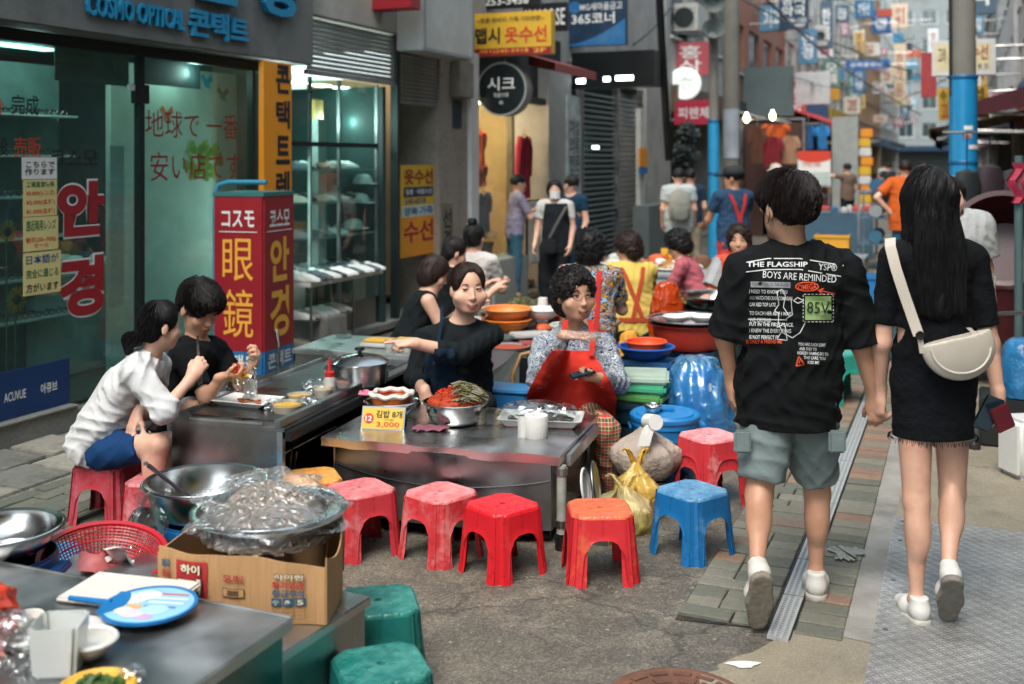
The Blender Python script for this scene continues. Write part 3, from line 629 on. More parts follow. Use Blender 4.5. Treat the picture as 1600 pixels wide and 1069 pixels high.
def garment(name, label, u, v0, v1, wpx, c, w_=-.3, long=False):
 """hanging garment with shoulders, sleeves and folds"""
 s_ = fs(u, w_); d = F(s_, w_).y; z1 = fz(u, v0, w_); z0 = fz(u, v1, w_); hw = wpx / 2 / FP * d / .92
 g = thing(name, label, 'garment', F(s_, w_, z0), FA); hh = z1 - z0
 def fn(a, t):
  x = (a * 2 - 1); e_ = hw * (.35 + .65 * min(1, t * 3.2)) if t < .3 else hw * (1.0 + .08 * (t - .3))
  fold = .02 * math.sin(x * 9 + t * 2) * (t + .2)
  return (x * e_ * .7, fold - .05 * (1 - x * x) ** .5, hh * (1 - t) - .04 * abs(x) ** 2 * (t < .3))
 m = MB(); m.grid(fn, 22, 14); m.grid(lambda a, t: (lambda q: (q[0], .06 - q[1] * .5, q[2]))(fn(a, t)), 22, 14); m.obj('bodice', mt('gar' + c, c, .85, var=.2, bump=.1), g, smooth=True)
 for sg in (-1, 1):
  MB().tube([(sg * hw * .55, 0, hh * .96), (sg * hw * .85, 0, hh * .8), (sg * hw * .95, .01, hh * .5 if not long else hh * .35)], [.05, .055, .045], 8).obj('sleeve', mt('gar' + c, ''), g, smooth=True)
 MB().tube([(-hw * .5, 0, hh * .97), (0, 0, hh + .03), (hw * .5, 0, hh * .97)], .008, 6).tube([(0, 0, hh + .03), (0, 0, hh + .09), (.03, 0, hh + .11)], .005, 6).obj('hanger', mt('hanger_wood', '#a5713c', .5), g)
garment('dress', 'crimson long dress hanging in the boutique doorway', 819, 212, 310, 46, '#8e1e34', -.05, True)
garment('blouse', 'bright orange blouse hanging high in the boutique window', 748, 205, 258, 36, '#d8532c')
garment('blouse', 'pink and red pleated top hanging below the orange blouse', 750, 258, 292, 34, '#b0443e', -.25)
garment('jacket', 'black jacket with price tag on a wooden hanger in the window', 755, 302, 362, 44, '#15191b', -.12)
garment('blouse', 'dark garment hanging deep inside the boutique', 780, 225, 300, 30, '#6d4e36', -1.2)
fl = thing('flower_basket', 'basket of small pale flowers under the black jacket', 'flowers', F(fs(760, -.12), -.14, fz(760, 396, -.12)), FA)
MB().lathe([(.08, 0), (.11, .14), (.10, .14), (.07, .01)], 16).obj('basket', mt('wicker', '#7a5838', .8, bump=.4, bs=80), fl)
m = MB()
for k in range(70):
 a = random.uniform(0, 6.28); b_ = random.uniform(0, 1.3); r = .17 * random.uniform(.7, 1); x, y_, z = r * math.cos(a) * math.sin(b_) * 1.4, r * math.sin(a) * math.sin(b_), r * math.cos(b_) + .14; q = random.uniform(.012, .024)
 m.box((x, y_, z), (q, q, q), random.uniform(0, 3))
m.obj('flowers', mt('petals_pale', '#9a927e', .8, var=.6, vs=40), fl)
# pavement step under boutique door, display stool, white trousers rail
rl = Fac('clothes_rail', 'black rail with pale trousers beside the boutique door', 'clothes rail', fs(835, .25), .25)
rl.b('post', BLACK, fs(824, .25), fs(824, .25) + .02, 0, .02, 0, 1.2); rl.b('post', BLACK, fs(843, .25), fs(843, .25) + .02, 0, .02, 0, 1.2); rl.b('rail', BLACK, fs(824, .25), fs(843, .25) + .02, 0.001, .019, 1.2, 1.22); rl.b('trousers', mt('trousers_pale', '#b2aea2', .9, var=.2, bump=.2, bs=20), fs(826, .25), fs(842, .25), -.03, .05, .42, 1.19, .02); rl.b('base', BLACK, fs(822, .25), fs(846, .25), -.1, .12, 0, .03)
# --- shop with closed grille
D = Fac('grille_shop', 'shop closed with a see-through roller grille', 'shop', 9.8)
xa, xb, xc = fs(906), fs(962), fs(1000)
GRM = mt('grille_metal', '#6f7a78', .45, .5, var=.15)
D.b('interior_wall', TEALD, fs(880), 14.3, .5, .6, 0, 3); D.b('floor', STONE, fs(880), 14.3, .0, .5, .0, .06)
slats(D, xa, xb + .4, .07, 2.75, .0, GRM, .085)
for x in (xa, xb, xc): D.b('grille_guide', STEELD, x - .05, x + .05, -.05, .04, .06, 2.95)
slats(D, xb + .45, xc - .05, .07, 2.75, .01, GRM, .085)
D.b('pilaster', WALLU, xc + .05, fs(1040), -.10, .4, 0, 3.2, .01); D.b('upper_wall', WALLU, fs(881), 15.6, .05, .4, 2.96, 9.5)
D.b('banner', mt('banner_pale', '#9aa6a6', .6, var=.35, vs=5), fs(882, .1), fs(904, .1), -.14, -.12, .4, fz(893, 150, .1))
D.t('여성\n의류\n전문\n특가', INKK, fs(885, .1), fs(902, .1), 1.3, 2.3, -.143, .01)
D.b('drain_pipe', mt('pipe_white', '#b4b6ae', .5), fs(1000, .2), fs(1008, .2), -.2, -.12, .3, 2.6, .02); D.b('notice', ORA, fs(1000, .25), fs(1012, .25), -.25, -.22, fz(1006, 260, .25), fz(1006, 232, .25)); D.b('notice', BLUE, fs(1000, .25), fs(1012, .25), -.25, -.22, fz(1006, 272, .25), fz(1006, 261, .25))
D.b('utility_box', mt('box_grey', '#5d6766', .6), fs(1005, .3), fs(1036, .3), -.4, -.11, 0, .95, .01)
for k in range(2): D.b('lamp', emit('lamp_spot', '#e8fff6', 2), 11 + k * 1.2, 11.2 + k * 1.2, .3, .35, 1.9, 1.95)
# ------------------------------------------------------------------ blade signs over the lane
BA = math.atan2(WV.y, WV.x)
def bw(u, s_):
 k = (u - 800) / FP; o = FO + SV * s_
 return (k * o.y - o.x) / (WV.x - k * WV.y)
class Blade:
 def __init__(s, name, label, u0, u1, v0, v1, st, mat, th=.12, cat='sign', bevel=.006, brackets=True):
  s.st = st; w0, w1 = bw(u0, st), bw(u1, st); s.w0, s.w1 = w0, w1; s.u0, s.u1, s.v0, s.v1 = u0, u1, v0, v1
  d = F(st, (w0 + w1) / 2).y; s.d = d; s.z1 = H - (v0 - HV) / FP * d; s.z0 = H - (v1 - HV) / FP * d
  s.r = thing(name, label, cat, F(st, w0, s.z0), BA); s.L = w1 - w0; s.h = s.z1 - s.z0; s.th = th
  bxo('board', mat, s.r, 0, s.L, 0, th, 0, s.h, bevel)
  if brackets:
   m = MB(); m.tube([(.1 - w0 * .0, th / 2, s.h * .8), (-max(w0, .05) - .05, th / 2, s.h * .8)], .018, 6); m.tube([(.1, th / 2, s.h * .2), (-max(w0, .05) - .05, th / 2, s.h * .2)], .018, 6); m.obj('bracket', STEELD, s.r)
 def band(s, mat, a0, a1, b0, b1, y=-.003, name='panel'):
  return bxo(name, mat, s.r, a0 * s.L, a1 * s.L, y, -.0005, b0 * s.h, b1 * s.h)
 def t(s, txt, mat, a0, a1, b0, b1, bold=.01, ext=0, y=-.006):
  return text(txt, (a1 - a0) * s.L, (b1 - b0) * s.h, mat, s.r, ((a0 + a1) / 2 * s.L, y, (b0 + b1) / 2 * s.h), bold=bold, ext=ext)
b = Blade('red_sign', 'red box sign with yellow oval above the shutter', 515, 642, -70, 16, 4.2, RED, .2); m = MB(); m.prism([(.42 * b.L * math.cos(t), .36 * b.h * math.sin(t)) for t in np.linspace(0, 2 * PI, 30)[:-1]], -.004, -.001); m.obj('oval', INKY, b.r, (b.L * .52, 0, b.h * .55))
wbx = Fac('white_box_sign', 'large weathered white metal sign box with a blank face', 'sign', fs(662, .4), .4); xa_, xb_ = fs(662, .4), fs(738, .4); za_ = fz(700, 86, .4)
wbx.b('board', mt('box_white', '#a8aba8', .5, dirt='#74787a', dirt_s=1.5, dirt_a=.4), xa_, xb_, 0, .3, za_, 4.4, .01)
for q0, q1, q2, q3 in ((xa_, xb_, za_, za_ + .03), (xa_, xa_ + .03, za_ + .031, 4.4), (xb_ - .03, xb_, za_ + .031, 4.4)): wbx.b('frame', mt('frame_grey', '#80858a', .5), q0, q1, -.012, -.001, q2, q3)
wbx.b('bracket', STEELD, xa_ + .2, xa_ + .3, .301, .45, 3.4, 3.5)
rs_ = thing('standing_sign', 'red two faced standing box sign with yellow eyeglass lettering', 'sign', ((411 - 800) / FP * 7.7, 7.7, 0), R(-16))
RW, RD, Z0, Z1 = .38, .44, .20, 1.46
def face2(w, par, rz, words, cat):
 q = link('sign_face', MB().bx(0, w, -.012, 0, Z0 + .16, Z1).mesh('sign_face', RED), par, (0, 0, 0), (0, 0, rz)); bl_ = link('blue_panel', MB().bx(0, w, -.013, 0, Z0, Z0 + .158).mesh('blue_panel', BLUE), par, (0, 0, 0), (0, 0, rz))
 for t_, m_, a, b2, bo in words: text(t_, w * .8 * (.86 if len(t_) > 1 else .8), b2 - a, m_, q, (w / 2, -.015, (a + b2) / 2), bold=bo)
 bxo('rule', INKW, q, .04, w - .04, -.016, -.0125, 1.205, 1.211)
 text('콘택트', w * .8, .11, INKW, bl_, (w / 2, -.016, Z0 + .08), bold=.02)
bxo('core', STEELD, rs_, -RW + .01, -.006, .006, RD, Z0, Z1 - .01)
lf = link('left_panel', MB().bx(-RW, 0, -.002, .004, Z0, Z1).mesh('left_panel', STEELD), rs_)
def mv(o, dx): o.location.x += dx
n0 = len(rs_.children); face2(RW, rs_, 0, [('コスモ', INKW, 1.24, 1.36, .02), ('眼', INKY, .86, 1.16, .0), ('鏡', INKY, .46, .80, .0)], 0)
for c_ in rs_.children:
 if c_.name.startswith(('sign_face', 'blue_panel')) and c_.location.x == 0: c_.location.x = -RW; c_.location.y = -.003
face2(RD, rs_, R(90), [('코스모', INKW, 1.24, 1.36, .02), ('안', INKY, .84, 1.16, .03), ('경', INKY, .44, .80, .03)], 0)
bxo('top_cap', mt('cap_teal', '#2c6a6a', .5), rs_, -RW - .01, .016, -.02, RD, Z1 + .001, Z1 + .03)
MB().tube([(-RW - .03, .05, 0), (-RW - .03, .05, Z1 + .02), (-RW + .0, .05, Z1 + .08), (-RW + .08, .05, Z1 + .1), (.0, .05, Z1 + .1)], .018, 8).obj('tube_frame', mt('frame_blue', '#2f7f9c', .45), rs_, smooth=True)
for x in (-RW + .04, -.04): bxo('foot', STEELD, rs_, x - .03, x + .03, .02, RD - .02, 0, Z0 - .001)
MB().tube([(.03, .1, 0), (.06, .1, .1), (.06, .12, .4), (.03, .14, .5)], .012, 8).obj('side_rail', STEELB, rs_, smooth=True)
b = Blade('yellow_sign', 'yellow hanging sign with black and red letters over a red strip', 738, 861, 19, 86, 6.75, YEL, .14)
b.band(RED, 0, 1, 0, .17); b.t('~명품·청바지·가죽·기타전문~', INKK, .06, .92, .77, .89); b.t('맵시', INKK, .04, .36, .28, .66, .03); b.t('옷수선', INKO, .42, .95, .28, .66, .02); b.t('051)245-5918', INKY, .1, .72, .04, .14, .015); b.t('2F', INKY, .78, .94, .04, .14, .02)
b = Blade('black_strip_sign', 'black sign strip with white numerals above the yellow sign', 738, 842, -30, 12, 7.2, mt('sign_black', '#14181a', .4), .1); b.t('253-3456', INKW, .2, .85, .1, .4, .015)
b = Blade('dark_letter_sign', 'dark fascia sign with white latin letters behind the yellow sign', 780, 885, 6, 50, 8.4, mt('sign_black', ''), .1); b.t('WORK HORSE', INKW, .02, .98, .2, .8, .01)
b = Blade('bank_sign', 'dark blue sign with white letters and light blue swoosh', 887, 977, -5, 71, 10.2, NAVY, .14)
m = MB(); m.prism([(0, 0), (b.L, 0)] + [(b.L * (1 - t), b.h * (.5 * (1 - t) ** 1.7 + .03)) for t in np.linspace(0, 1, 9)], -.004, -.001); m.obj('swoosh', BLUE, b.r)
b.t('MG새마을금고', INKW, .22, .95, .72, .88, .01); b.t('365코너', INKW, .07, .82, .44, .68, .02); m = MB(); m.lathe([(.05, 0), (.09, .0), (.09, .004), (.05, .004)], 20); m.obj('emblem', BLUE, b.r, (b.L * .12, -.002, b.h * .8), (R(90), 0, 0))
# round sign
st = 6.95; w = bw(788, st); c = F(st, w); rr_ = 42 / FP * c.y
rs = thing('round_sign', 'round black hanging sign with white letters and pale rim', 'sign', (c.x, c.y, H - (140 - HV) / FP * c.y - rr_), BA)
MB().lathe([(rr_ * .92, 0), (rr_ * .92, .02), (rr_, .02), (rr_, .22), (rr_ * .9, .22)], 48, cap1=True).obj('rim', mt('rim_pale', '#9aa09e', .5, .3), rs, (0, .13, rr_), (R(90), 0, 0), smooth=True)
MB().lathe([(rr_ * .93, 0), (rr_ * .93, .012)], 48).obj('face', mt('face_black', '#10191c', .35), rs, (0, -.08, rr_), (R(90), 0, 0))
text('시크', rr_ * 1.1, rr_ * .5, INKW, rs, (0, -.095, rr_ * 1.2), bold=.01); text('맞춤의류', rr_ * .6, rr_ * .16, INKW, rs, (0, -.095, rr_ * .78)); text('*', .05, .05, INKW, rs, (0, -.095, rr_ * .5))
MB().tube([(0, .03, rr_ * 1.98), (0, .03, rr_ * 2.6)], .015, 6).obj('hanger_rod', STEELD, rs)
# red awning behind yellow sign
aw = Fac('red_awning', 'faded red canvas awning over the boutique', 'awning', 6.9, 0)
m = MB(); m.add([(0, -.03, 3.1), (1.5, -.03, 3.1), (1.5, -.95, 2.83), (0, -.95, 2.83), (0, -.95, 2.73), (1.5, -.95, 2.73)], [(0, 1, 2, 3), (3, 2, 5, 4)]); m.add([(1.5, -.03, 3.1), (1.5, -.95, 2.83), (1.5, -.95, 2.73), (1.5, -.03, 2.95)], [(0, 1, 2, 3)])
m.obj('canvas', mt('awning_red', '#8a4442', .85, var=.2, dirt='#5c3532', dirt_a=.5), aw.r, solid=.004)
b = Blade('black_led_sign', 'black light box sign with three lit white bars', 893, 1022, 80, 136, 10.0, mt('sign_black2', '#0c1214', .3), .35)
for u0, u1, v0 in ((901, 915, 122), (944, 954, 120), (963, 990, 119)):
 b.band(emit('led', '#e8f4ff', 3), (u0 - 893) / 129, (u1 - 893) / 129, (136 - v0 - 7) / 56, (136 - v0) / 56, -.006, 'light_bar')
b = Blade('pink_fabric_sign', 'slanted pink banner with pale letters beside the air conditioner', 1050, 1108, 66, 118, 16.5, mt('pink', '#a64a52', .7), .05); b.t('홍\n삼', INKW, .2, .8, .1, .9)
st = 16.2; w = bw(1068, st); c = F(st, w); rr_ = 25 / FP * c.y
rs = thing('white_round_sign', 'round white light box sign with thin script above a red sign', 'sign', (c.x, c.y, H - (130 - HV) / FP * c.y - rr_), BA)
MB().lathe([(rr_, 0), (rr_, .2)], 40).obj('box', emit('lit_white', '#cfd6cf', .35), rs, (0, .2, rr_), (R(90), 0, 0), bevel=.02); text('Coffee\n맛있는', rr_ * 1.1, rr_ * .8, mt('ink_grey', '#7a857e', .6), rs, (0, -.004, rr_)); MB().tube([(-.05, .1, rr_), (-w - .1, .1, rr_)], .02, 6).obj('bracket', STEELD, rs)
b = Blade('crimson_sign', 'crimson sign with white letters under the round white sign', 1053, 1109, 157, 195, 16.0, mt('crimson', '#a8213c', .5), .08); b.t('피렌체', INKW, .12, .98, .25, .72, .015)
# ================================================================== buildings further along, both sides
PANE = mt('window_pane', '#2a3a3c', .08, var=.2, vs=2, spec=.8)
WFR = mt('window_frame', '#b9bdb9', .5)
def building(name, label, side, s0, s1, h, mat, floors, wins, shop=None, base=3.2, w0=0.0, depth=6.0, sill=True, band=None):
 """block with recessed windows (frame > pane, sill), ground-floor shop opening and roof cap"""
 r = thing(name, label, 'building', F((s0 + s1) / 2, w0 + (-1 if side < 0 else 1) * depth / 2, 0), FA)
 L = s1 - s0; D = depth / 2; fy = -D if side < 0 else D      # front face in local y ; left buildings face -y
 o = -1 if side < 0 else 1                                    # outward step
 def b(n_, m_, x0, x1, y0, y1, z0, z1, par=None, bev=0):
  return bxo(n_, m_, par or r, x0 - L / 2, x1 - L / 2, min(fy + o * y0, fy + o * y1), max(fy + o * y0, fy + o * y1), z0, z1, bev)
 b('wall', mat, 0, L, -depth, 0 if not wins else -.12, base, h)
 if wins:
  fh = (h - base) / floors; ww = L / wins
  for i in range(floors):
   z = base + i * fh
   b('wall_band', mat, 0, L, -.12, 0, z, z + fh * .3); b('wall_band', mat, 0, L, -.12, 0, z + fh * .82, z + fh)
   for k in range(wins + 1):
    x = k * ww; b('wall_pier', mat, max(0, x - ww * .16), min(L, x + ww * .16), -.12, 0, z + fh * .3, z + fh * .82)
   for k in range(wins):
    f_ = b('window', WFR, k * ww + ww * .16, k * ww + ww * .84, -.118, -.09, z + fh * .3, z + fh * .82)
    for q in range(2): b('pane', PANE, k * ww + ww * (.19 + .31 * q), k * ww + ww * (.19 + .31 * q) + ww * .29, -.089, -.075, z + fh * .33, z + fh * .79, par=f_)
    if sill: b('sill', WFR, k * ww + ww * .14, k * ww + ww * .86, .0, .06, z + fh * .285, z + fh * .3, par=f_)
 # ground floor
 b('shop_back', mt('shop_dim', '#2b3230', .8), 0, L, -depth, -1.6, 0, base); b('shop_floor', STONE, 0, L, -1.6, -.02, 0, .06)
 for x in (0, L - .3): b('corner_pier', mat, x, x + .3, -1.6, 0, .061, base)
 b('fascia', shop or NAVY, .3, L - .3, -.1, .12, base - .55, base - .01, bev=.01)
 b('roof_cap', CONC, -.05, L + .05, -depth, .12, h, h + .25)
 if band: b('sign_band', band, .2, L - .2, .005, .09, base + .1, base + .75)
 return r
BW = [mt('wall_%d' % i, c, .85, var=.12, dirt='#6a675f', dirt_s=.8, dirt_a=.5) for i, c in enumerate(['#9a9b97', '#b3afa5', '#8a5a44', '#a8a8a2', '#7d8484', '#bcb9b0', '#a07f5f', '#c4c6c2'])]
building('grey_building', 'grey rendered building with an air conditioner over the crimson sign', -1, 15.7, 21.8, 9.5, BW[0], 2, 3, mt('fas1', '#5d4a3c', .6))
building('brick_building', 'brown brick building with white framed windows and a slate hoarding', -1, 21.9, 31, 10.5, BW[2], 3, 4, mt('fas2', '#2a3436', .6))
building('cream_building', 'cream building with rows of windows behind the white signboard', -1, 31.2, 43, 12, BW[1], 3, 5, mt('fas3', '#a3a7a4', .6), band=BLUE)
building('pale_building', 'pale tiled building with a yellow sign band', -1, 43.2, 58, 14, BW[5], 4, 6, RED, band=YEL)
building('tan_building', 'tan building with a dark shopfront band far along the lane', -1, 58.2, 76, 13, BW[6], 4, 7, NAVY)
building('white_building', 'white building far along the lane on the optician side', -1, 76.2, 100, 17, BW[7], 5, 8, BLUE)
eb = building('end_building', 'tall pale tower closing the far end of the lane', -1, 112, 126, 30, BW[4], 9, 6, w0=9, depth=14)
eb.rotation_euler[2] = FA - PI / 2; eb.location = F(125, 3.4, 0)
building('rear_building', 'grey building beside the optician towards the viewer', -1, -14, -3.2, 9, BW[4], 2, 4, mt('fas4', '#5a6260', .6))
building('opposite_building', 'grey building opposite the optician across the lane', 1, -16, -2, 8.5, BW[3], 2, 5, mt('fas5', '#7a6a3a', .6), w0=7.2, band=YEL)
building('opposite_building', 'cream building opposite the shoe shop across the lane', 1, -1.8, 9, 9, BW[1], 2, 4, mt('fas6', '#8c3a30', .6), w0=7.2, band=mt('band_green', '#3f6a4c', .6))
building('dark_building', 'dark steel clad building behind the blue wrapped pole', 1, 9.2, 20, 9, mt('wall_dark', '#394446', .6, .2), 2, 4, mt('fas7', '#20282a', .6), w0=6.9)
building('low_building', 'low beige building with a red shopfront band on the pole side', 1, 20.2, 33, 8, BW[5], 2, 5, RED, w0=6.9, band=BLUE)
building('white_block', 'white block beyond the red panel sign', 1, 33.2, 50, 9.5, BW[7], 2, 6, NAVY, w0=6.8)
building('grey_block', 'grey block far along on the pole side', 1, 50.2, 72, 10, BW[0], 3, 8, NAVY, w0=6.8)
building('pale_block', 'pale block farthest along on the pole side', 1, 72.2, 104, 13, BW[5], 4, 9, RED, w0=6.8)
# air conditioners
def aircon(u0, u1, v0, v1, st, label):
 s_ = st; w0, w1 = bw(u0, s_), bw(u1, s_); d = F(s_, w0).y; z0 = H - (v1 - HV) / FP * d; z1 = H - (v0 - HV) / FP * d
 r = thing('air_conditioner', label, 'air conditioner', F(s_, w0, z0), BA); L = w1 - w0
 bxo('casing', mt('ac_white', '#b4b5ae', .5), r, 0, L, 0, .8, 0, z1 - z0, .02)
 MB().lathe([(.3 * L, 0), (.36 * L, .01), (.36 * L, .03), (.30 * L, .03)], 24).obj('fan_guard', DARK, r, (L / 2, -.001, (z1 - z0) / 2), (R(90), 0, 0))
 for k in range(6): bxo('grille_bar', mt('ac_grey', '#777b78', .5), r, L * .1, L * .9, -.012, -.004, (z1 - z0) * (.14 + .13 * k), (z1 - z0) * (.16 + .13 * k))
 bxo('bracket', STEELD, r, -.3, L, .1, .7, -.05, -.005)
aircon(1048, 1090, 6, 50, 16.6, 'white air conditioner unit on the grey wall over the pink banner')
aircon(1272, 1292, 40, 72, 33, 'small pale air conditioner among the cables')
# poles
def pole(name, label, u, d, r0, r1, top, wrap=None, wm=None, wz=(0, 2.6)):
 x = (u - 800) / FP * d; r = thing(name, label, 'pole', (x, d, 0))
 MB().lathe([(r0, 0), (r1, top)], 24).obj('shaft', mt('pole_conc', '#77766e', .85, var=.15, bump=.2, bs=30, dirt='#54524b', dirt_a=.5), r, smooth=True)
 if wrap:
  MB().lathe([(r0 + .012, wz[0]), (r0 + .012, wz[1])], 28, cap0=False, cap1=False).obj('wrap', wm, r, smooth=True)
  for z in (wz[1], (wz[0] + wz[1]) * .62):
   MB().lathe([(r0 + .016, z - .02), (r0 + .022, z - .01), (r0 + .022, z + .02), (r0 + .016, z + .03)], 28).obj('band', mt('wrap_band', '#125a8c', .4), r, smooth=True)
 return r
WRAP = mt('wrap_blue', '#1f84b8', .35, var=.06)
pr = pole('wrapped_pole', 'thick concrete pole wrapped in bright blue sheet with cloud prints', 1505, 13.2, .15, .135, 9, True, WRAP, (0, H + (HV - 122) / FP * 13.2))
# printed clouds and towers low on the wrap (flat print, follows the pole)
def on_pole(parent, r_, a0, a1, z0, z1, mat, name):
 m = MB(); m.grid(lambda i, j: (r_ * math.sin(a0 + (a1 - a0) * i), -r_ * math.cos(a0 + (a1 - a0) * i), z0 + (z1 - z0) * j), 9, 2); return m.obj(name, mat, parent, smooth=True)
rp = .165
for k in range(16):
 a = -1.2 + k * .16; h_ = .1 + .16 * abs(math.sin(k * 1.7)); on_pole(pr, rp, a, a + .12, .9, .98 + h_, mt('print_tower', '#3c5870', .5), 'tower_print')
for k in range(15):
 a = -1.3 + k * .18; m = MB(); q = .05 + .035 * abs(math.sin(k * 2.3)); zc = 1.36 + .07 * math.sin(k * 1.1)
 m.add([(rp * .995 * math.sin(a + q * 6 * math.cos(t)), -rp * .995 * math.cos(a + q * 6 * math.cos(t)), zc + 1.4 * q * math.sin(t)) for t in np.linspace(0, 2 * PI, 15)[:-1]], [tuple(range(14))]); m.obj('cloud_print', mt('print_cloud', '#a9c4cc', .5), pr)
on_pole(pr, rp + .001, -.35, .3, 2.08, 2.13, INKW, 'logo_print'); on_pole(pr, rp + .001, -.3, .2, 1.98, 2.05, mt('print_pink', '#c8a0a4', .5), 'logo_print'); on_pole(pr, rp + .002, .0, .9, 1.85, 1.9, INKW, 'sticker')
text('Dream', .10, .05, INKR, pr, (-.03, -rp - .004, 2.01), bold=.02)
MB().tube([(-.17, -.02, 9), (-.19, -.03, 6), (-.175, -.04, 3.6), (-.16, -.02, 2.5)], .018, 6).obj('cable', BLACK, pr)
p2_ = pole('slim_wrapped_pole', 'slim white pole with sky blue lower wrap beside the concrete pole', 1115, 19.0, .085, .08, 8, True, mt('wrap_sky', '#2a93c4', .4, var=.08), (0, H + (HV - 190) / FP * 19))
p3_ = pole('concrete_pole', 'bare concrete utility pole with loudspeakers near the slate hoarding', 1142, 20.0, .155, .145, 9.5)
MB().lathe([(.15, 0), (.15, .9)], 24).obj('banner_wrap', mt('wrap_pale', '#9fa9b0', .6, var=.2, vs=3), p3_, (0, -.02, 1.75))
for k, (z, rr_) in enumerate(((H + (HV - 8) / FP * 19, .19), (H + (HV - 62) / FP * 19, .2))):
 sp = thing('loudspeaker', ['upper horn loudspeaker on the slim pole', 'lower dark bowl shaped loudspeaker on the slim pole'][k], 'loudspeaker', ((1112 - 800) / FP * 18.8, 18.75, z))
 MB().lathe([(.05, 0), (.08, .1), (rr_, .25), (rr_, .29), (rr_ * .9, .27), (.06, .12)], 24).obj('horn', mt('horn', '#5d6664' if k == 0 else '#2c3434', .5), sp, (0, .1, 0), (R(90 if k == 0 else 60), 0, 0), smooth=True)
 MB().tube([(0, .05, 0), (.0, .25, 0)], .03, 8).obj('bracket', STEELD, sp)
# slate hoarding, white board and other boards on the left row
b = Blade('slate_hoarding', 'large blank slate grey hoarding on the brick building', 1160, 1240, 104, 182, 23.5, mt('slate', '#4a5859', .7, var=.1, dirt='#3c4647', dirt_a=.4), .1)
b = Blade('white_board', 'blank white signboard above the clothes stall', 1243, 1297, 112, 163, 27.5, mt('board_white', '#aeb6b6', .6), .12); b.t('동아', mt('ink_pale', '#8f9b9a', .6), .4, .8, .3, .7)
b = Blade('navy_sign', 'navy blue vertical sign with white letters on the brick building', 1217, 1263, -12, 46, 24.5, NAVY, .12); b.t('동서\n약국', INKW, .1, .9, .35, .95, .01); b.t('246-1255\n   -9907', INKW, .3, .95, .05, .3)
b = Blade('street_name_sign', 'long blue street name plate on a white arm', 1321, 1390, 94, 108, 40, mt('street_blue', '#1c5a94', .5), .08); b.t('광복중앙로', INKW, .1, .85, .25, .75)
far = [(1335, 1365, 0, 28, 52, '#1f5f86', 'teal blue sign with white letters high over the far lane', '부동산'), (1362, 1392, 15, 52, 60, '#1a4c80', 'deep blue sign next to an orange panel in the far lane', '노래방'), (1392, 1418, 6, 44, 66, '#c8b49a', 'peach coloured sign in the far lane', '커피'), (1395, 1412, 52, 66, 58, '#3a7c9c', 'pale blue panel under the peach sign', None), (1397, 1415, 68, 165, 75, '#c2b396', 'tall cream sign strip in the far lane', '한의원'), (1332, 1352, 108, 146, 46, '#3c6890', 'faded blue vertical sign under the street name plate', '모텔'), (1296, 1318, 108, 124, 44, '#3d7ab0', 'small sky blue sign beside the yellow lamp box', '안과'), (1296, 1312, 132, 156, 42, '#c89432', 'yellow lamp box beside the red awning', None), (1416, 1434, 96, 108, 70, '#4f92ac', 'little turquoise sign in the far lane', None), (1416, 1440, 78, 90, 80, '#b4634c', 'terracotta sign in the far lane', None), (1370, 1394, 14, 26, 55, '#9c4030', 'rust red panel in the far lane', None), (1336, 1352, 62, 84, 48, '#b0915c', 'ochre panel over the street name plate', None), (1424, 1446, 116, 126, 62, '#3c708c', 'steel blue sign above the tents', None), (1450, 1466, 45, 82, 70, '#d0d4d0', 'white vertical sign far along the lane', '영화')]
for (u0, u1, v0, v1, st, c, lb, tx) in far:
 b = Blade('shop_sign', lb, u0, u1, v0, v1, st, mt('far' + c, c, .6, var=.1), .25, brackets=False)
 if tx: b.t('\n'.join(tx) if v1 - v0 > u1 - u0 else tx, INKW if c[1] < '9' else INKR, .2, .8, .15, .85, .01)
 MB().tube([(b.L / 2, .12, b.h), (b.L / 2, .12, b.h + 1.2)], .03, 6).tube([(b.L / 2, .12, b.h + .6), (-b.w0 if b.w0 < 4 else b.L + 6.8 - b.w1, .12, b.h + .6)], .03, 6).obj('bracket', STEELD, b.r)
# right-hand signs
b = Blade('red_panel_sign', 'red blade sign board beside the white box sign', 1439, 1463, 82, 152, 16, mt('panel_red', '#963034', .5), .1, brackets=False); MB().tube([(b.L, .05, b.h * .8), (b.L + 1.6, .05, b.h * .8)], .02, 6).obj('bracket', STEELD, b.r)
b = Blade('white_letter_sign', 'white framed sign with red and black letters behind the wrapped pole', 1456, 1556, 62, 118, 14.2, WHITE, .22, brackets=False); b.band(mt('cream', '#cfc49a', .6), .06, .92, .15, .88); b.t('고려', INKK, .1, .22, .35, .8); b.t('수선', INKR, .62, .88, .42, .84, .02); b.t('가 봉 집', INKB, .62, .88, .18, .32); MB().tube([(b.L, .1, b.h * .8), (b.L + 1.1, .1, b.h * .8)], .02, 6).obj('bracket', STEELD, b.r)
b = Blade('yellow_letter_sign', 'tilted yellow sign with black and red letters behind the wrapped pole', 1467, 1546, 138, 188, 15, YEL, .06, brackets=False); b.t('수', INKK, .05, .18, .6, .95, .02); b.t('고', INKO, .05, .2, .1, .5, .02); b.t('선', INKK, .72, .92, .62, .95, .02); b.t('·성', INKO, .7, .95, .18, .55, .02); MB().tube([(b.L, .03, b.h * .8), (b.L + 1.3, .03, b.h * .8)], .02, 6).obj('bracket', STEELD, b.r); b.r.rotation_euler = (0, R(-3), BA)
aw2 = thing('maroon_awning', 'dark maroon canvas awning over the shop behind the wrapped pole', 'awning', F(15, 6.9, 0), FA)
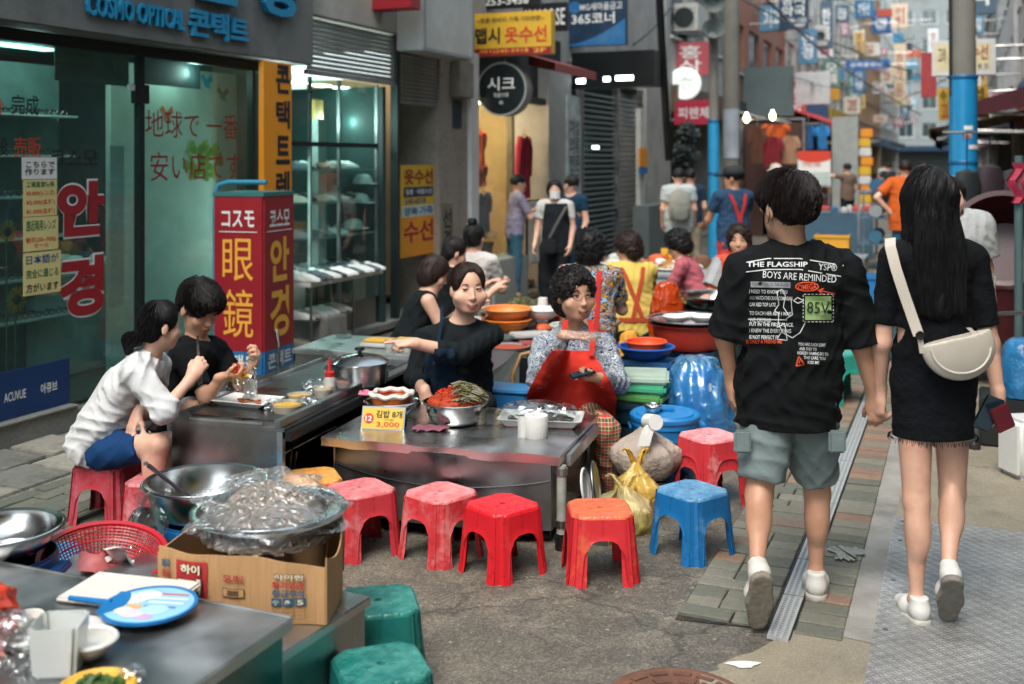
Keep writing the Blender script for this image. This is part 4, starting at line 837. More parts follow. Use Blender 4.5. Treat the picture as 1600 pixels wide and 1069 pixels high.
m = MB(); m.add([(-3, 0, 3.0), (4, 0, 3.0), (4, 1.5, 2.55), (-3, 1.5, 2.55), (-3, 1.5, 2.35), (4, 1.5, 2.35)], [(0, 1, 2, 3), (3, 2, 5, 4)]); m.add([(-3, 0, 3.0), (-3, 1.5, 2.55), (-3, 1.5, 2.35), (-3, 0, 2.6)], [(0, 1, 2, 3)]); m.obj('canvas', mt('maroon', '#4a1a22', .85, var=.2), aw2, solid=.006)
MB().tube([(-2.9, 1.45, 2.4), (-2.9, .0, 2.3)], .02, 6).obj('arm', STEELD, aw2)
sb = thing('steel_bracket', 'dark steel bracket frame with panels high over the right shop', 'frame', F(7.6, 6.15, 2.9), FA)
for x in (0, .9): bxo('upright', DARK, sb, x, x + .12, -.06, .06, 0, 2.2)
bxo('panel', mt('panel_slate', '#3c4848', .6), sb, .2, .8, -.05, .03, .4, 2.0); bxo('crossbar', DARK, sb, -.2, 1.2, -.85, .02, .0, .1); bxo('crossbar', DARK, sb, -.2, 1.2, -.85, .02, .55, .62)
# red and other awnings down the left row
def awning(label, s0, s1, wout, z0, z1, c, w0=0.0, side=1):
 r = thing('awning', label, 'awning', F(s0, w0, 0), FA); L = s1 - s0; m = MB()
 n_ = 12
 def fn(a, t): return (a * L, -side * wout * t, z1 + (z0 - z1) * t - .12 * t * (1 - t) + .02 * math.sin(a * 30))
 m.grid(fn, 16, 5); m.grid(lambda a, t: (a * L, -side * wout - .01 * math.sin(a * 60) * t, z0 - .22 * t), 40, 2); m.obj('canvas', mt('aw' + c, c, .85, var=.2), r, solid=.008)
 for x in (.1, L - .1): MB().tube([(x, 0, z0 - .1), (x, -side * wout, z0 - .02)], .02, 6).obj('arm', STEELD, r)
awning('bright red awning over the stalls below the street name plate', 26, 40, 1.9, 2.75, 3.5, '#b83236')
awning('grey tarpaulin awning beyond the red awning', 41, 55, 2.6, 2.5, 3.2, '#5a646a')
awning('tan awning far along near the blue wrapped pole', 24, 34, 2.4, 2.5, 3.0, '#8a6f56', 6.9, -1)
awning('white bundled awning over the clothes stall', 21.5, 25.8, 1.5, 2.6, 2.95, '#a5a7a2')
awning('dark grey awning far along on the pole side', 36, 52, 2.4, 2.4, 2.9, '#3d4648', 6.8, -1)
# cables
rc = random.Random(3)
for k in range(14):
 s0 = rc.uniform(10, 40); s1 = s0 + rc.uniform(8, 40); a = F(s0, rc.choice([.3, 1.3, 5.2, 6.2]), rc.uniform(3.6, 6.2)); c = F(s1, rc.choice([.3, 1.3, 5.2, 6.2]), rc.uniform(3.2, 6.5))
 pts = [a.lerp(c, t) - Vector((0, 0, 1)) * (4 * t * (1 - t) * rc.uniform(.3, .5)) for t in np.linspace(0, 1, 9)]
 o = MB().tube([p - a for p in pts], rc.choice([.008, .012, .018]), 5).obj('cable', BLACK, None, a); tag(o, 'black overhead cable sagging across the lane between the buildings', 'cable', 'overhead cables')
for (u0, v0, d0, u1, v1, d1, rad, lb) in [(1180, -20, 22, 1300, 92, 30, .03, 'thick black cable bundle slanting past the navy sign'), (990, 70, 15, 1060, -5, 17, .015, 'thin cable slanting above the black light box'), (1300, 95, 36, 1440, 180, 60, .03, 'thin dark cable slanting down past the street name plate'), (1030, -10, 15.5, 1045, 250, 15.9, .06, 'thick black downpipe cable on the grey wall')]:
 a = P(u0, v0, d0); c = P(u1, v1, d1); o = MB().tube([(a.lerp(c, t) - a) - Vector((0, 0, .3 * t * (1 - t))) for t in np.linspace(0, 1, 8)], rad, 6).obj('cable', BLACK, None, a); tag(o, lb, 'cable')
# crowded small signs down the lane
rq = random.Random(21); cols_ = ['#4a7c98', '#b05a54', '#c8b070', '#c9ccc8', '#5a8474', '#41586a', '#c8c2b0', '#a06a78', '#7aa2c0', '#d0d4d2']; wds = ['약국', '분식', '모텔', '안경', '미용실', '국밥', '노래방', '당구장', '한복', '치과']
for k in range(64):
 st = 24 + (k * 1.25) ** 1.02; lf = k % 3 != 0; ww = rq.uniform(.35, .8); hh_ = rq.choice([.45, .7, 1.1, 1.6]); z0 = rq.uniform(2.9, 7.5) + (st > 50) * rq.uniform(0, 3); c = cols_[rq.randrange(10)]; w0 = rq.uniform(.15, .9) if lf else 6.6 - ww - rq.uniform(.1, .8)
 r = thing('hanging_sign', cname(c) + ' hanging sign among the crowd of signs down the lane, over the ' + ('optician row' if lf else 'pole row'), 'sign', F(st, w0, z0), BA, 'crowded signs down the lane'); bxo('board', mt('cs' + c, c, .6), r, 0, ww, 0, .18, 0, hh_, .01)
 t_ = wds[rq.randrange(10)]; text('\n'.join(t_) if hh_ > ww else t_, ww * .7, hh_ * .7, INKR if c[1] in 'cd' else INKW, r, (ww / 2, -.004, hh_ / 2), bold=.02); MB().tube([(0 if lf else ww, .09, hh_ * .7), (-w0 - .1 if lf else 7.0 - w0, .09, hh_ * .7)], .025, 5).obj('bracket', STEELD, r)
# foliage wreath
def leaf_ball(m, c, r, n_, q):
 for k in range(n_):
  v = RNG.normal(size=3); v /= np.linalg.norm(v); v *= r * RNG.random() ** .35; a = Vector(v) + Vector(c); t = Vector(RNG.normal(size=3)).normalized(); s_ = t.orthogonal().normalized()
  m.add([a - t * q, a + s_ * q * .45, a + t * q, a - s_ * q * .45], [(0, 1, 2, 3)])
wr = thing('hanging_plant', 'dark leafy wreath hanging by the shop entrance', 'plant', P(1070, 255, 18.5)); m = MB(); leaf_ball(m, (0, 0, .15), .25, 420, .05); leaf_ball(m, (.05, 0, .5), .2, 260, .05); m.obj('leaves', mt('leaf_dark', '#1c2a28', .6, var=.5), wr)
MB().tube([(0, 0, 0), (.02, .02, .35), (.05, 0, .75)], .012, 6).obj('stem', DARK, wr)
# ------------------------------------------------------------------ distant stalls
def table_stall(label, c, rz, L, D_, z, topc, skirt, items):
 r = thing('market_stall', label, 'stall', c, rz)
 bxo('table_top', mt('tt' + topc, topc, .5), r, -L / 2, L / 2, -D_ / 2, D_ / 2, z - .03, z, .005)
 for x in (-L / 2 + .03, L / 2 - .03):
  for yy in (-D_ / 2 + .03, D_ / 2 - .03): bxo('leg', STEELD, r, x - .02, x + .02, yy - .02, yy + .02, 0, z - .031)
 if skirt: bxo('skirt', mt('sk' + skirt, skirt, .8), r, -L / 2 + .01, L / 2 - .01, -D_ / 2 - .012, -D_ / 2 - .002, .05, z - .032)
 return r
def lumps(base, rz, L, D_, z, n_, cols, lb, cat, group, hmin=.05, hmax=.16, name='goods_bundle'):
 for k in range(n_):
  x, y_ = rc.uniform(-L / 2 + .06, L / 2 - .06), rc.uniform(-D_ / 2 + .05, D_ / 2 - .05); q = rc.uniform(.05, .10); h_ = rc.uniform(hmin, hmax); c = rc.choice(cols)
  m = MB(); e_ = rc.uniform(0, 6); m.lathe([(q * .9, 0), (q, h_ * .4), (q * .8, h_ * .85), (q * .3, h_)], 9, warp=lambda a, zz: 1 + .15 * math.sin(3 * a + e_))
  p_ = Vector(base) + Matrix.Rotation(rz, 3, 'Z') @ Vector((x, y_, z)); tag(m.obj(name, mt('lump' + c, c, .65), None, p_, (0, 0, e_), smooth=True), cname(c) + ' ' + lb, cat, group)
c = G(1300, 395); c = Vector((c.x + .2, 19.5, 0)); c.x = (1300 - 800) / FP * 19.5
r = table_stall('blue draped market stall piled with bundles beside the far lane', c, BA, 1.5, 1.2, .8, '#3f5560', '#39586c', 0); lumps(c, BA, 1.4, 1.1, .80, 16, ['#b9bcb8', '#c8ccc8', '#c05a34', '#a8392e', '#3f6a86', '#8c8f90'], 'bundle piled on the blue draped stall', 'bundle', 'bundles on the blue draped stall')
def crate(label, loc, rz, dx, dy, dz, c):
 r = thing('crate', label, 'crate', loc, rz); M_ = mt('crate' + c, c, .5, var=.08); t = .012
 bxo('bottom', M_, r, -dx / 2, dx / 2, -dy / 2, dy / 2, 0, t)
 for sg in (-1, 1):
  bxo('end_wall', M_, r, sg * dx / 2 - t * (sg > 0), sg * dx / 2 + t * (sg < 0), -dy / 2 + t, dy / 2 - t, t, dz)
  for k in range(3): bxo('side_slat', M_, r, -dx / 2, dx / 2, sg * dy / 2 - t * (sg > 0), sg * dy / 2 + t * (sg < 0), t + k * (dz - t) / 3, t + (k + .82) * (dz - t) / 3)
 bxo('rim', M_, r, -dx / 2 - .01, dx / 2 + .01, -dy / 2 - .012, -dy / 2 - .001, dz - .03, dz)
 return r
g = (1298 - 800) / FP * 13.5
table_stall('low steel table carrying the yellow crate', (g, 13.4, 0), BA, .8, .6, .55, '#6f7878', None, 0)
crate('yellow plastic crate on a low steel table behind the walking man', (g, 13.4, .55), BA, .40, .3, .25, '#d09a2a')
for (u, v, d, dx, dz, cc, lb) in [(1292, 345, 14.6, .34, .14, '#c0452c', 'red plastic tray stacked behind the yellow crate'), (1290, 325, 15, .45, .16, '#c86a3c', 'orange plastic tray high on the stall behind the yellow crate'), (1310, 375, 13.0, .2, .2, '#b9bab2', 'white plastic tub beside the yellow crate')]:
 pass
rk2 = thing('steel_rack', 'tall grey steel rack with rails beside the blue draped stall', 'rack', ((1340 - 800) / FP * 17, 17, 0), BA)
for x in (0, .5):
 for yy in (0, .9): bxo('post', STEELD, rk2, x, x + .03, yy, yy + .03, 0, 1.25)
for z in (.4, .8, 1.2): bxo('shelf', mt('rack_blue', '#4d6a7a', .5, .3), rk2, .031, .499, .0, .93, z, z + .02)
for (u, v, dx, cc, lb) in [(1346, 0, .4, '#2f5a78', 'navy fabric roll on the top shelf of the steel rack'), (1340, 0, .35, '#8d9498', 'grey fabric roll on the middle shelf of the steel rack'), (1338, 0, .35, '#3a6a84', 'blue fabric roll on the low shelf of the steel rack')]:
 z = {'t': 1.222, 'm': .822, 'l': .422}[lb.split(' on the ')[1][0]]; m = MB(); m.lathe([(.10, 0), (.10, .7)], 14); m.v = [(a, b2, max(c2, -.095)) for a, b2, c2 in m.v]
 o = m.obj('fabric_roll', mt('roll' + cc, cc, .8), None, Vector(((1340 - 800) / FP * 17, 17, z + .1)) + Matrix.Rotation(BA, 3, 'Z') @ Vector((.26, .1, 0)), (R(-90), 0, BA)); tag(o, lb, 'fabric')
bn2 = thing('price_banner', 'white banner with red arc on a frame beside the far lane', 'banner', P(1272, 400, 17.5) * Vector((1, 1, 0)) if False else Vector(((1272 - 800) / FP * 20.5, 20.5, 0)), BA)
zz0 = H - (292 - HV) / FP * 20.5; zz1 = H - (236 - HV) / FP * 20.5
bxo('sheet', PAPER, bn2, -.30, .30, 0, .01, zz0, zz1); m = MB(); m.prism([(-.30, zz1 - zz0), (.30, zz1 - zz0), (.30, (zz1 - zz0) * .8)] + [(.30 * math.cos(t), (zz1 - zz0) * (.8 - .12 * math.sin(t))) for t in np.linspace(.3, 2.9, 8)] + [(-.3, (zz1 - zz0) * .8)], -.004, -.001); m.obj('arc', INKO, bn2, (0, 0, zz0)); bxo('card', INTW, bn2, -.05, .28, -.02, -.012, zz0 + .03, zz0 + .28)
for x in (-.28, .26): bxo('post', STEELD, bn2, x, x + .02, .011, .03, 0, zz1)
text('가격표 5,000', .34, .1, INKO, bn2, (-.05, -.006, zz0 + .42), bold=.01)
# orange hung clothes stall with lit bulbs
cs = thing('clothes_stall', 'stall frame hung with orange, crimson and tan garments under warm bulbs', 'stall', ((1200 - 800) / FP * 24, 24, 0), BA)
for x in (-.6, .75): bxo('post', STEELD, cs, x, x + .04, 0, .04, 0, 2.6)
bxo('crossbar', STEELD, cs, -.6, .79, .001, .039, 2.6, 2.64); bxo('backdrop', mt('stall_brown', '#46302a', .85), cs, -.6, .79, .4, .43, 0, 2.55)
for (u, v) in ((1168, 187), (1208, 184)):
 o = MB().lathe([(.02, -.06), (.06, 0), (.065, .05), (.03, .11), (.02, .16)], 14).obj('bulb', emit('bulb', '#ffe2a8', 5), cs, ((u - 1200) / FP * 24, -.1, H - (v - HV) / FP * 24)); 
def hang(label, u, v0, v1, wpx, c, d):
 z1 = H - (v0 - HV) / FP * d; z0 = H - (v1 - HV) / FP * d; hw = wpx / 2 / FP * d
 g = thing('hanging_shirt', label, 'garment', ((u - 800) / FP * d, d, z0), BA); hh = z1 - z0; m = MB(); M_ = mt('hs' + c, c, .85, var=.2)
 m.grid(lambda a, t: ((a * 2 - 1) * hw * (.5 + .5 * min(1, t * 5)), .03 * math.sin(a * 12 + t * 3) - .05, hh * (1 - t)), 16, 9); m.grid(lambda a, t: ((a * 2 - 1) * hw * (.5 + .5 * min(1, t * 5)), .05 + .02 * math.sin(a * 9), hh * (1 - t)), 16, 9); m.obj('cloth', M_, g, smooth=True)
 for sg in (-1, 1): MB().tube([(sg * hw * .7, 0, hh * .95), (sg * hw * 1.1, 0, hh * .72), (sg * hw * 1.15, 0, hh * .55)], [.06, .07, .06], 8).obj('sleeve', M_, g)
 MB().tube([(0, 0, hh), (0, .0, hh + .25)], .008, 5).obj('hanger', STEELD, g)
hang('orange shirt hanging highest in the clothes stall', 1212, 195, 218, 34, '#c2571c', 23.7); hang('crimson shirt hanging below the orange one', 1207, 214, 262, 26, '#7a1c28', 23.5); hang('tan shirt hanging beside the crimson shirt', 1232, 212, 256, 26, '#a07c60', 23.6); hang('brown shirt hanging at the stall post', 1183, 198, 255, 20, '#5e3c2a', 23.6)
hang('blue towel hung on the far stall frame', 1263, 196, 233, 14, '#1d5f94', 25.5); hang('light blue towel hung beside the blue towel', 1285, 196, 233, 14, '#2c7cb4', 25.6)
fp = thing('grey_pillar', 'pale grey square pillar rising behind the far stalls', 'pillar', ((1320 - 800) / FP * 26, 26, 0), BA); bxo('shaft', mt('pillar_grey', '#8f9591', .7), fp, -.3, .3, 0, .5, 0, 2.75, .01); bxo('base', CONC, fp, -.34, .34, -.04, .54, 0, .1)
yg = thing('goods_column', 'column of yellow packaged goods beside the grey pillar', 'goods', ((1352 - 800) / FP * 26, 26, 0), BA)
for k in range(11): bxo('packet', [YEL, ORA, WHITE][k % 3], yg, -.14 + .03 * math.sin(k * 2), .14 + .03 * math.sin(k * 2), 0, .25, k * .225, k * .225 + .215, .02)
# dense small goods along far stalls (both sides)
for side, ww, s0 in ((0, 1.2, 27), (1, 5.7, 19)):
 for k in range(9):
  s_ = s0 + k * 3.4; base = F(s_, ww, 0)
  r = table_stall('%s market stall table number %s' % ('', '') if False else ('low stall table with goods along the %s row, beside the %s' % (('optician', 'pole')[side], ['red awning', 'grey pillar', 'tan awning', 'cables', 'white block', 'yellow sign band', 'tan building', 'dark shopfronts', 'far signs'][k])), base, FA, 2.2, 1.0, .7, ['#5c6464', '#6d4a3c', '#3f5a6a'][k % 3], ['#7a3030', '#2f4f62', '#5a5a52'][k % 3], 0)
  lumps(base, FA, 2.0, .9, .70, 7, ['#b9bcb8', '#c8a03c', '#a8392e', '#2f4a5c', '#7d8a6a', '#c8ccc8'], 'bundle on a low stall table along the ' + ('optician', 'pole')[side] + ' row', 'bundle', 'bundles on distant stalls', .08, .5)
# right-hand near goods
def tub_profile(r, h): return [(r * .72, 0), (r * .97, h), (r * 1.06, h), (r * 1.06, h - .03), (r * 1.0, h - .03), (r * .74, -.0)]
def tub(label, loc, r, h, c, tilt=0, rz=0, ribs=True):
 t = thing('plastic_tub', label, 'tub', loc, rz); M_ = mt('tub' + c, c, .4, var=.08, dirt='#3a2a28', dirt_a=.15)
 o = MB().lathe([(0.001, .02), (r * .70, .02), (r * .94, h), (r * 1.05, h + .005), (r * 1.06, h - .02), (r * 1.0, h - .03), (r * .76, 0), (0.001, 0)], 36, cap0=False, cap1=False).obj('shell', M_, t, (0, 0, 0), (R(tilt), 0, 0), smooth=True)
 if ribs: MB().lathe([(r * .86, h * .5), (r * .905, h * .52), (r * .905, h * .56), (r * .86, h * .58)], 36, cap0=False, cap1=False).obj('rib', M_, t, (0, 0, 0), (R(tilt), 0, 0), smooth=True)
 return t
X = lambda u, d: (u - 800) / FP * d
tub('large dark red tub standing upright by the right stall frame', (X(1590, 8.2), 8.2, .35), .35, .45, '#48121a')
tub('large red tub tipped on its side above the other tubs', (X(1590, 8.3), 8.5, .98), .36, .42, '#3a0f12', 68, R(-28))
tub('bright blue tub tipped on its side behind the red tub', (X(1560, 9), 9.2, .92), .36, .4, '#175a86', 70, R(-20))
bk = thing('tub_bench', 'low dark bench carrying the red tubs', 'bench', (X(1600, 8.4), 8.4, 0), BA); bxo('seat', DARK, bk, -.6, .6, -.4, .8, .31, .35); 
for x in (-.55, .5): bxo('leg', DARK, bk, x, x + .05, -.38, -.33, 0, .309); bxo('leg', DARK, bk, x, x + .05, .7, .75, 0, .309)
bxo('upper_deck', DARK, bk, -.6, .6, .1, 1.3, .86, .9); bxo('post', DARK, bk, -.58, -.53, .11, .16, .351, .859); bxo('post', DARK, bk, .53, .58, .11, .16, .351, .859); bxo('post', DARK, bk, -.58, -.53, 1.2, 1.25, 0, .859); bxo('post', DARK, bk, .53, .58, 1.2, 1.25, 0, .859)
fr = thing('steel_rail', 'bent steel tube rail in front of the red tubs', 'rail', (X(1585, 7.4), 7.4, 0))
MB().tube([(-.3, 0, 0), (-.3, 0, .62), (-.28, 0, .67), (.1, 0, .68), (.14, 0, .64), (.14, 0, 0)], .014, 8).tube([(-.3, 0, .4), (.14, 0, .4)], .011, 8).obj('frame', STEELD, fr, smooth=True)
gp = thing('green_post', 'thin green grey post with a pink cloth tied near the tubs', 'post', (X(1592, 7.6), 7.6, 0)); MB().tube([(0, 0, 0), (0, 0, 1.75)], .03, 10).obj('shaft', mt('post_green', '#4d6466', .6), gp, smooth=True); m = MB(); m.grid(lambda a, t: ((a - .5) * .16 + .03 * math.sin(t * 9), -.04 + .02 * math.sin(a * 14), .28 * t), 10, 8); m.obj('cloth', mt('pink_cloth', '#a8324e', .8), gp, (.0, 0, 1.42), smooth=True)
hs = thing('hanging_bags', 'row of dark bags hanging in the shop behind the wrapped pole', 'bags', P(1565, 300, 11)); 
for k in range(4):
 m = MB(); m.lathe([(.02, 0), (.13, .02), (.15, .16), (.11, .3), (.02, .33)], 14, sy=.5); m.obj('bag', mt('bag_dark%d' % (k % 2), ['#1c2426', '#2f2228'][k % 2], .6), hs, (-.35 + k * .24, .02 * k, -.1 + .05 * (k % 2)), smooth=True); MB().tube([(-.35 + k * .24, .02 * k, .2), (-.35 + k * .24, .02 * k, .6)], .006, 5).obj('strap', BLACK, hs)
MB().tube([(-.6, 0, .6), (.8, 0, .6), (.8, 0, -1.0 + 0), ], .015, 6).obj('rail', STEELD, hs); MB().tube([(.8, 0, .6), (.8, 0, -P(1565, 300, 11).z)], .015, 6).obj('post', STEELD, hs)
rb = Blade('red_shop_banner', 'red banner with white letters low behind the wrapped pole', 1526, 1580, 365, 392, 7.2, mt('banner_red', '#b02c2c', .6), .03, brackets=False); rb.t('35,000', INKW, .3, .9, .2, .8, .02)
for x in (.05, rb.L - .05): MB().tube([(x, .015, 0), (x, .015, -rb.z0)], .012, 6).obj('post', STEELD, rb.r)
# ================================================================== stools
def stool_meshes(a0=.118, a1=.138, h=.27, c=.035):
 prof = [(0, .66), (.12, .66), (.22, .655), (.34, .63), (.42, .60), (.47, .54), (.53, .51), (.58, .44), (.635, .0)]
 cols = [(x, z * h) for x, z in prof] + [(.70, 0), (.80, 0)]
 def at(side_pts, x, z):
  a = a1 + (a0 - a1) * z / h
  return a, x * a
 rows = 6; m = MB(); col = []
 for x, zb in cols: col.append(('s', x, zb))
 q = c / a0
 col += [('s', 1 - q - .03, 0), ('s', 1 - q, 0), ('g', .30, 0), ('g', .5, 0), ('g', .70, 0), ('t', 1 - q, 0), ('t', 1 - q - .03, 0)]
 for x, zb in reversed(cols): col.append(('t', x, zb))
 vs = []
 for kind, x, zb in col:
  for j in range(rows):
   z = zb + (h - .012 - zb) * j / (rows - 1); a = a1 + (a0 - a1) * z / h
   lip = .004 if j == 0 else 0
   if kind == 's': p = (a + lip, x * a)                 # +x side, y from 0 up
   elif kind == 't': p = (x * a, a + lip)               # +y side
   else:
    e = (1 - q); p0 = Vector((a, e * a)); p1 = Vector((e * a, a)); p_ = p0.lerp(p1, x); dent = .010 if abs(x - .5) < .01 else .0035; p_ -= Vector((1, 1)).normalized() * (dent * (1 - z / h * .3)); p = (p_.x, p_.y)
   if kind in 'st' and .69 < x < .9: p = (p[0] - (.003 if kind == 's' else 0), p[1] - (.003 if kind == 't' else 0))
   vs.append((p[0], p[1], z))
 n = len(col); m.add(vs, [(i * rows + j, (i + 1) * rows + j, (i + 1) * rows + j + 1, i * rows + j + 1) for i in range(n - 1) for j in range(rows - 1)])
 leg = m
 ring = []
 e = 1 - q
 for k in range(4):
  ca, sa = [(1, 0), (0, 1), (-1, 0), (0, -1)][k]
  for x, y in ((1, -e), (1, -.5 * e), (1, 0), (1, .5 * e), (1, e)): ring.append((x * ca - y * sa, x * sa + y * ca))
 t = MB(); N = len(ring); lv = [(a0 + .0005, h - .0125), (a0 - .0005, h - .006), (a0 - .005, h - .001), (a0 - .012, h), (a0 - .02, h - .0025), (a0 - .03, h - .0025), (a0 - .034, h - .001), (a0 * .45, h - .001)]
 vs = [(r_ * x, r_ * y, z) for r_, z in lv for x, y in ring]
 for r_, z in ((.012, h - .001), (.011, h - .012)):
  for x, y in ring:
   L = math.hypot(x, y); vs.append((r_ * x / L, r_ * y / L, z))
 fc = [(j * N + k, j * N + (k + 1) % N, (j + 1) * N + (k + 1) % N, (j + 1) * N + k) for j in range(len(lv) + 1) for k in range(N)]
 t.add(vs, fc); return leg, t
LEG, SEAT = stool_meshes()
def stool_mat(name, c, worn, wa):
 m, n, l, b = nodes_of(name); tc = n.new('ShaderNodeTexCoord')
 nz = n.new('ShaderNodeTexNoise'); nz.inputs['Scale'].default_value = 9; nz.inputs['Detail'].default_value = 9; nz.inputs['Roughness'].default_value = .7; l.new(tc.outputs['Object'], nz.inputs[0])
 cr = n.new('ShaderNodeValToRGB'); e = cr.color_ramp.elements; e[0].position = .58 - wa * .35; e[1].position = .76 - wa * .2; C = lin(c); Wn = lin(worn); e[0].color = (*C, 1); e[1].color = (*Wn, 1); l.new(nz.outputs[0], cr.inputs[0])
 dz = n.new('ShaderNodeTexNoise'); dz.inputs['Scale'].default_value = 28; dz.inputs['Detail'].default_value = 6; l.new(tc.outputs['Object'], dz.inputs[0])
 dr = n.new('ShaderNodeValToRGB'); dr.color_ramp.elements[0].position = .58; dr.color_ramp.elements[1].position = .72; dr.color_ramp.elements[0].color = (1, 1, 1, 1); dr.color_ramp.elements[1].color = (.42, .38, .36, 1); l.new(dz.outputs[0], dr.inputs[0])
 mx = n.new('ShaderNodeMix'); mx.data_type = 'RGBA'; mx.blend_type = 'MULTIPLY'; mx.inputs[0].default_value = .8; l.new(cr.outputs[0], mx.inputs[6]); l.new(dr.outputs[0], mx.inputs[7]); l.new(mx.outputs[2], b.inputs['Base Color'])
 b.inputs['Roughness'].default_value = .42; b.inputs['Subsurface Weight'].default_value = .08; b.inputs['Subsurface Radius'].default_value = (.01, .004, .003)
 outs = []
 for rot in (R(45), R(-45)):
  mp = n.new('ShaderNodeMapping'); mp.inputs['Rotation'].default_value = (0, 0, rot); l.new(tc.outputs['Object'], mp.inputs[0])
  w = n.new('ShaderNodeTexWave'); w.bands_direction = 'X'; w.inputs['Scale'].default_value = 9; l.new(mp.outputs[0], w.inputs[0]); q = n.new('ShaderNodeMath'); q.operation = 'POWER'; q.inputs[1].default_value = 6; l.new(w.outputs['Fac'], q.inputs[0]); outs.append(q.outputs[0])
 mxm = n.new('ShaderNodeMath'); mxm.operation = 'MAXIMUM'; l.new(outs[0], mxm.inputs[0]); l.new(outs[1], mxm.inputs[1])
 bp = n.new('ShaderNodeBump'); bp.inputs['Strength'].default_value = .5; bp.inputs['Distance'].default_value = .003; bp.invert = True
 if 'seat' in name: l.new(mxm.outputs[0], bp.inputs['Height'])
 else: l.new(dz.outputs[0], bp.inputs['Height']); bp.inputs['Strength'].default_value = .15
 l.new(bp.outputs[0], b.inputs['Normal']); return m
ST = {}
def stool(label, x, y, rot, key, c, worn, wl, wt, z=0.0, group='plastic stools', sc=1.0, seat=None):
 if key not in ST:
  ST[key] = (LEG.mesh('leg', stool_mat('stool_side_' + key, c, worn, wl), smooth=True, solid=.0035), SEAT.mesh('seat', stool_mat('stool_seat_' + key, seat or c, worn, wt), smooth=True))
 r = thing('plastic_stool', label, 'stool', (x, y, z), R(rot), group); r.scale = (sc * 1.06, sc * 1.06, sc * 1.03)
 link('seat', ST[key][1], r)
 for k in range(4): link('leg', ST[key][0], r, (0, 0, 0), (0, 0, k * PI / 2))
 return r
stool('faded red stool with pinkish seat beside the cardboard box', -.67, 4.80, 36, 'pink1', '#c23a42', '#d98a8c', .15, .9)
stool('red stool with scuffed pink seat against the steel cart', -.31, 4.74, 47, 'pink2', '#c8383e', '#dc9494', .3, .85)
stool('glossy bright red stool in front of the steel cart', -.04, 4.57, 41, 'bright', '#cf1f2a', '#d84a4c', 0, .12)
stool('red stool with worn orange yellow seat beside the yellow bags', .365, 4.52, 3, 'worn', '#c62a32', '#d8703c', .15, .75, seat='#d05a4a')
stool('blue stool with scuffed seat beside the brick strip', .79, 4.77, 38, 'blue', '#1466a0', '#6fa0bc', .05, .75)
stool('upper red stool of the pair stacked behind the blue stool', 1.0, 5.5, 30, 'stack', '#c03038', '#d8a0a0', .15, .95, z=.055)
stool('lower red stool of the pair stacked behind the blue stool', 1.0, 5.5, 30, 'stack', '', '', 0, 0)
stool('dull red stool under the woman in the white shirt', -1.93, 5.20, -12, 'dull', '#a82f3a', '#b8606a', .35, .3)
stool('pinkish red stool half hidden behind the big steel basin', -1.60, 4.95, -8, 'pink3', '#b4363f', '#cf8f92', .3, .8)
stool('dark red stool under the man in the black tee', -1.72, 5.75, 15, 'dull', '', '', 0, 0)
stool('teal green stool with crosshatched seat beside the front steel tables', -.375, 3.12, 20, 'teal', '#176a63', '#4a948a', .1, .4)
stool('teal green stool tucked behind the lower steel table', -.44, 3.57, 12, 'teal', '', '', 0, 0)
stool('teal green stool behind the red basket', -1.44, 4.08, 30, 'teal', '', '', 0, 0)
stool('small bright blue stool beside the blue barrel', -1.72, 3.98, 10, 'blue2', '#1b7fb8', '#58a0c0', .0, .3)
stool('stool with orange printed seat between the two steel carts', -.92, 4.98, 20, 'orange', '#c8622c', '#e0b060', .1, .6, seat='#d88434')
stool('green stool standing behind the couple on the bricks', 2.32, 7.75, 20, 'green', '#2a8a7c', '#4c9c90', .0, .3, sc=1.3)
stool('blue stool half hidden between basin and cart', -1.22, 4.72, 20, 'blue', '', '', 0, 0)
# ================================================================== steel carts
CA = R(-16.7); CX = Vector((math.cos(CA), math.sin(CA), 0)); CY = Vector((-math.sin(CA), math.cos(CA), 0))
def cart_top(m, L, D, z, lip=.045, th=.012, wav=0.0):
 pass
o4 = Vector((-.896, 5.11, 0))
T4 = thing('food_cart', 'low stainless steel food cart with a bowed front panel', 'food cart', o4, CA)
L4, D4, Z4 = 1.155, .80, .42
def top_fn(a, t):
 x = a * L4; y_ = t * D4
 return (x, y_ - .012 * math.sin(PI * a) * (1 - t), Z4 + .0015 * math.sin(a * 9) * math.sin(t * 5) - (.006 * abs(math.sin(a * 11)) ** 8 if t < .05 else 0))
m = MB(); m.grid(top_fn, 40, 14); m.grid(lambda a, t: (top_fn(a, 0)[0], top_fn(a, 0)[1] - .0 + .006 * t, top_fn(a, 0)[2] - .042 * t), 40, 3); m.grid(lambda a, t: (L4 + .0, a * D4, Z4 - .042 * t), 6, 2); m.grid(lambda a, t: (0, a * D4, Z4 - .042 * t), 6, 2)
m.obj('counter_top', STEEL, T4, smooth=True, solid=.002)
m = MB(); m.grid(lambda a, t: (.045 + a * (L4 - .10), .06 - .075 * math.sin(PI * a) + .006 * math.sin(a * 14) * math.sin(t * 6), .065 + t * .325), 40, 8); m.obj('front_panel', STEELD, T4, smooth=True, solid=.002)
m = MB(); m.tube([(.05 + a * (L4 - .11), .055 - .077 * math.sin(PI * a) - .004, .29 - .05 * math.sin(PI * a) ** .8 * .9) for a in np.linspace(0, 1, 24)], .0035, 6); m.obj('cord', BLACK, T4)
bxo('side_panel', STEELD, T4, L4 - .06, L4 - .052, .07, D4 - .02, .065, .40); bxo('side_panel', STEELD, T4, .03, .038, .07, D4 - .02, .065, .40); bxo('underside', DARK, T4, .06, L4 - .07, .1, D4 - .04, .05, .062)
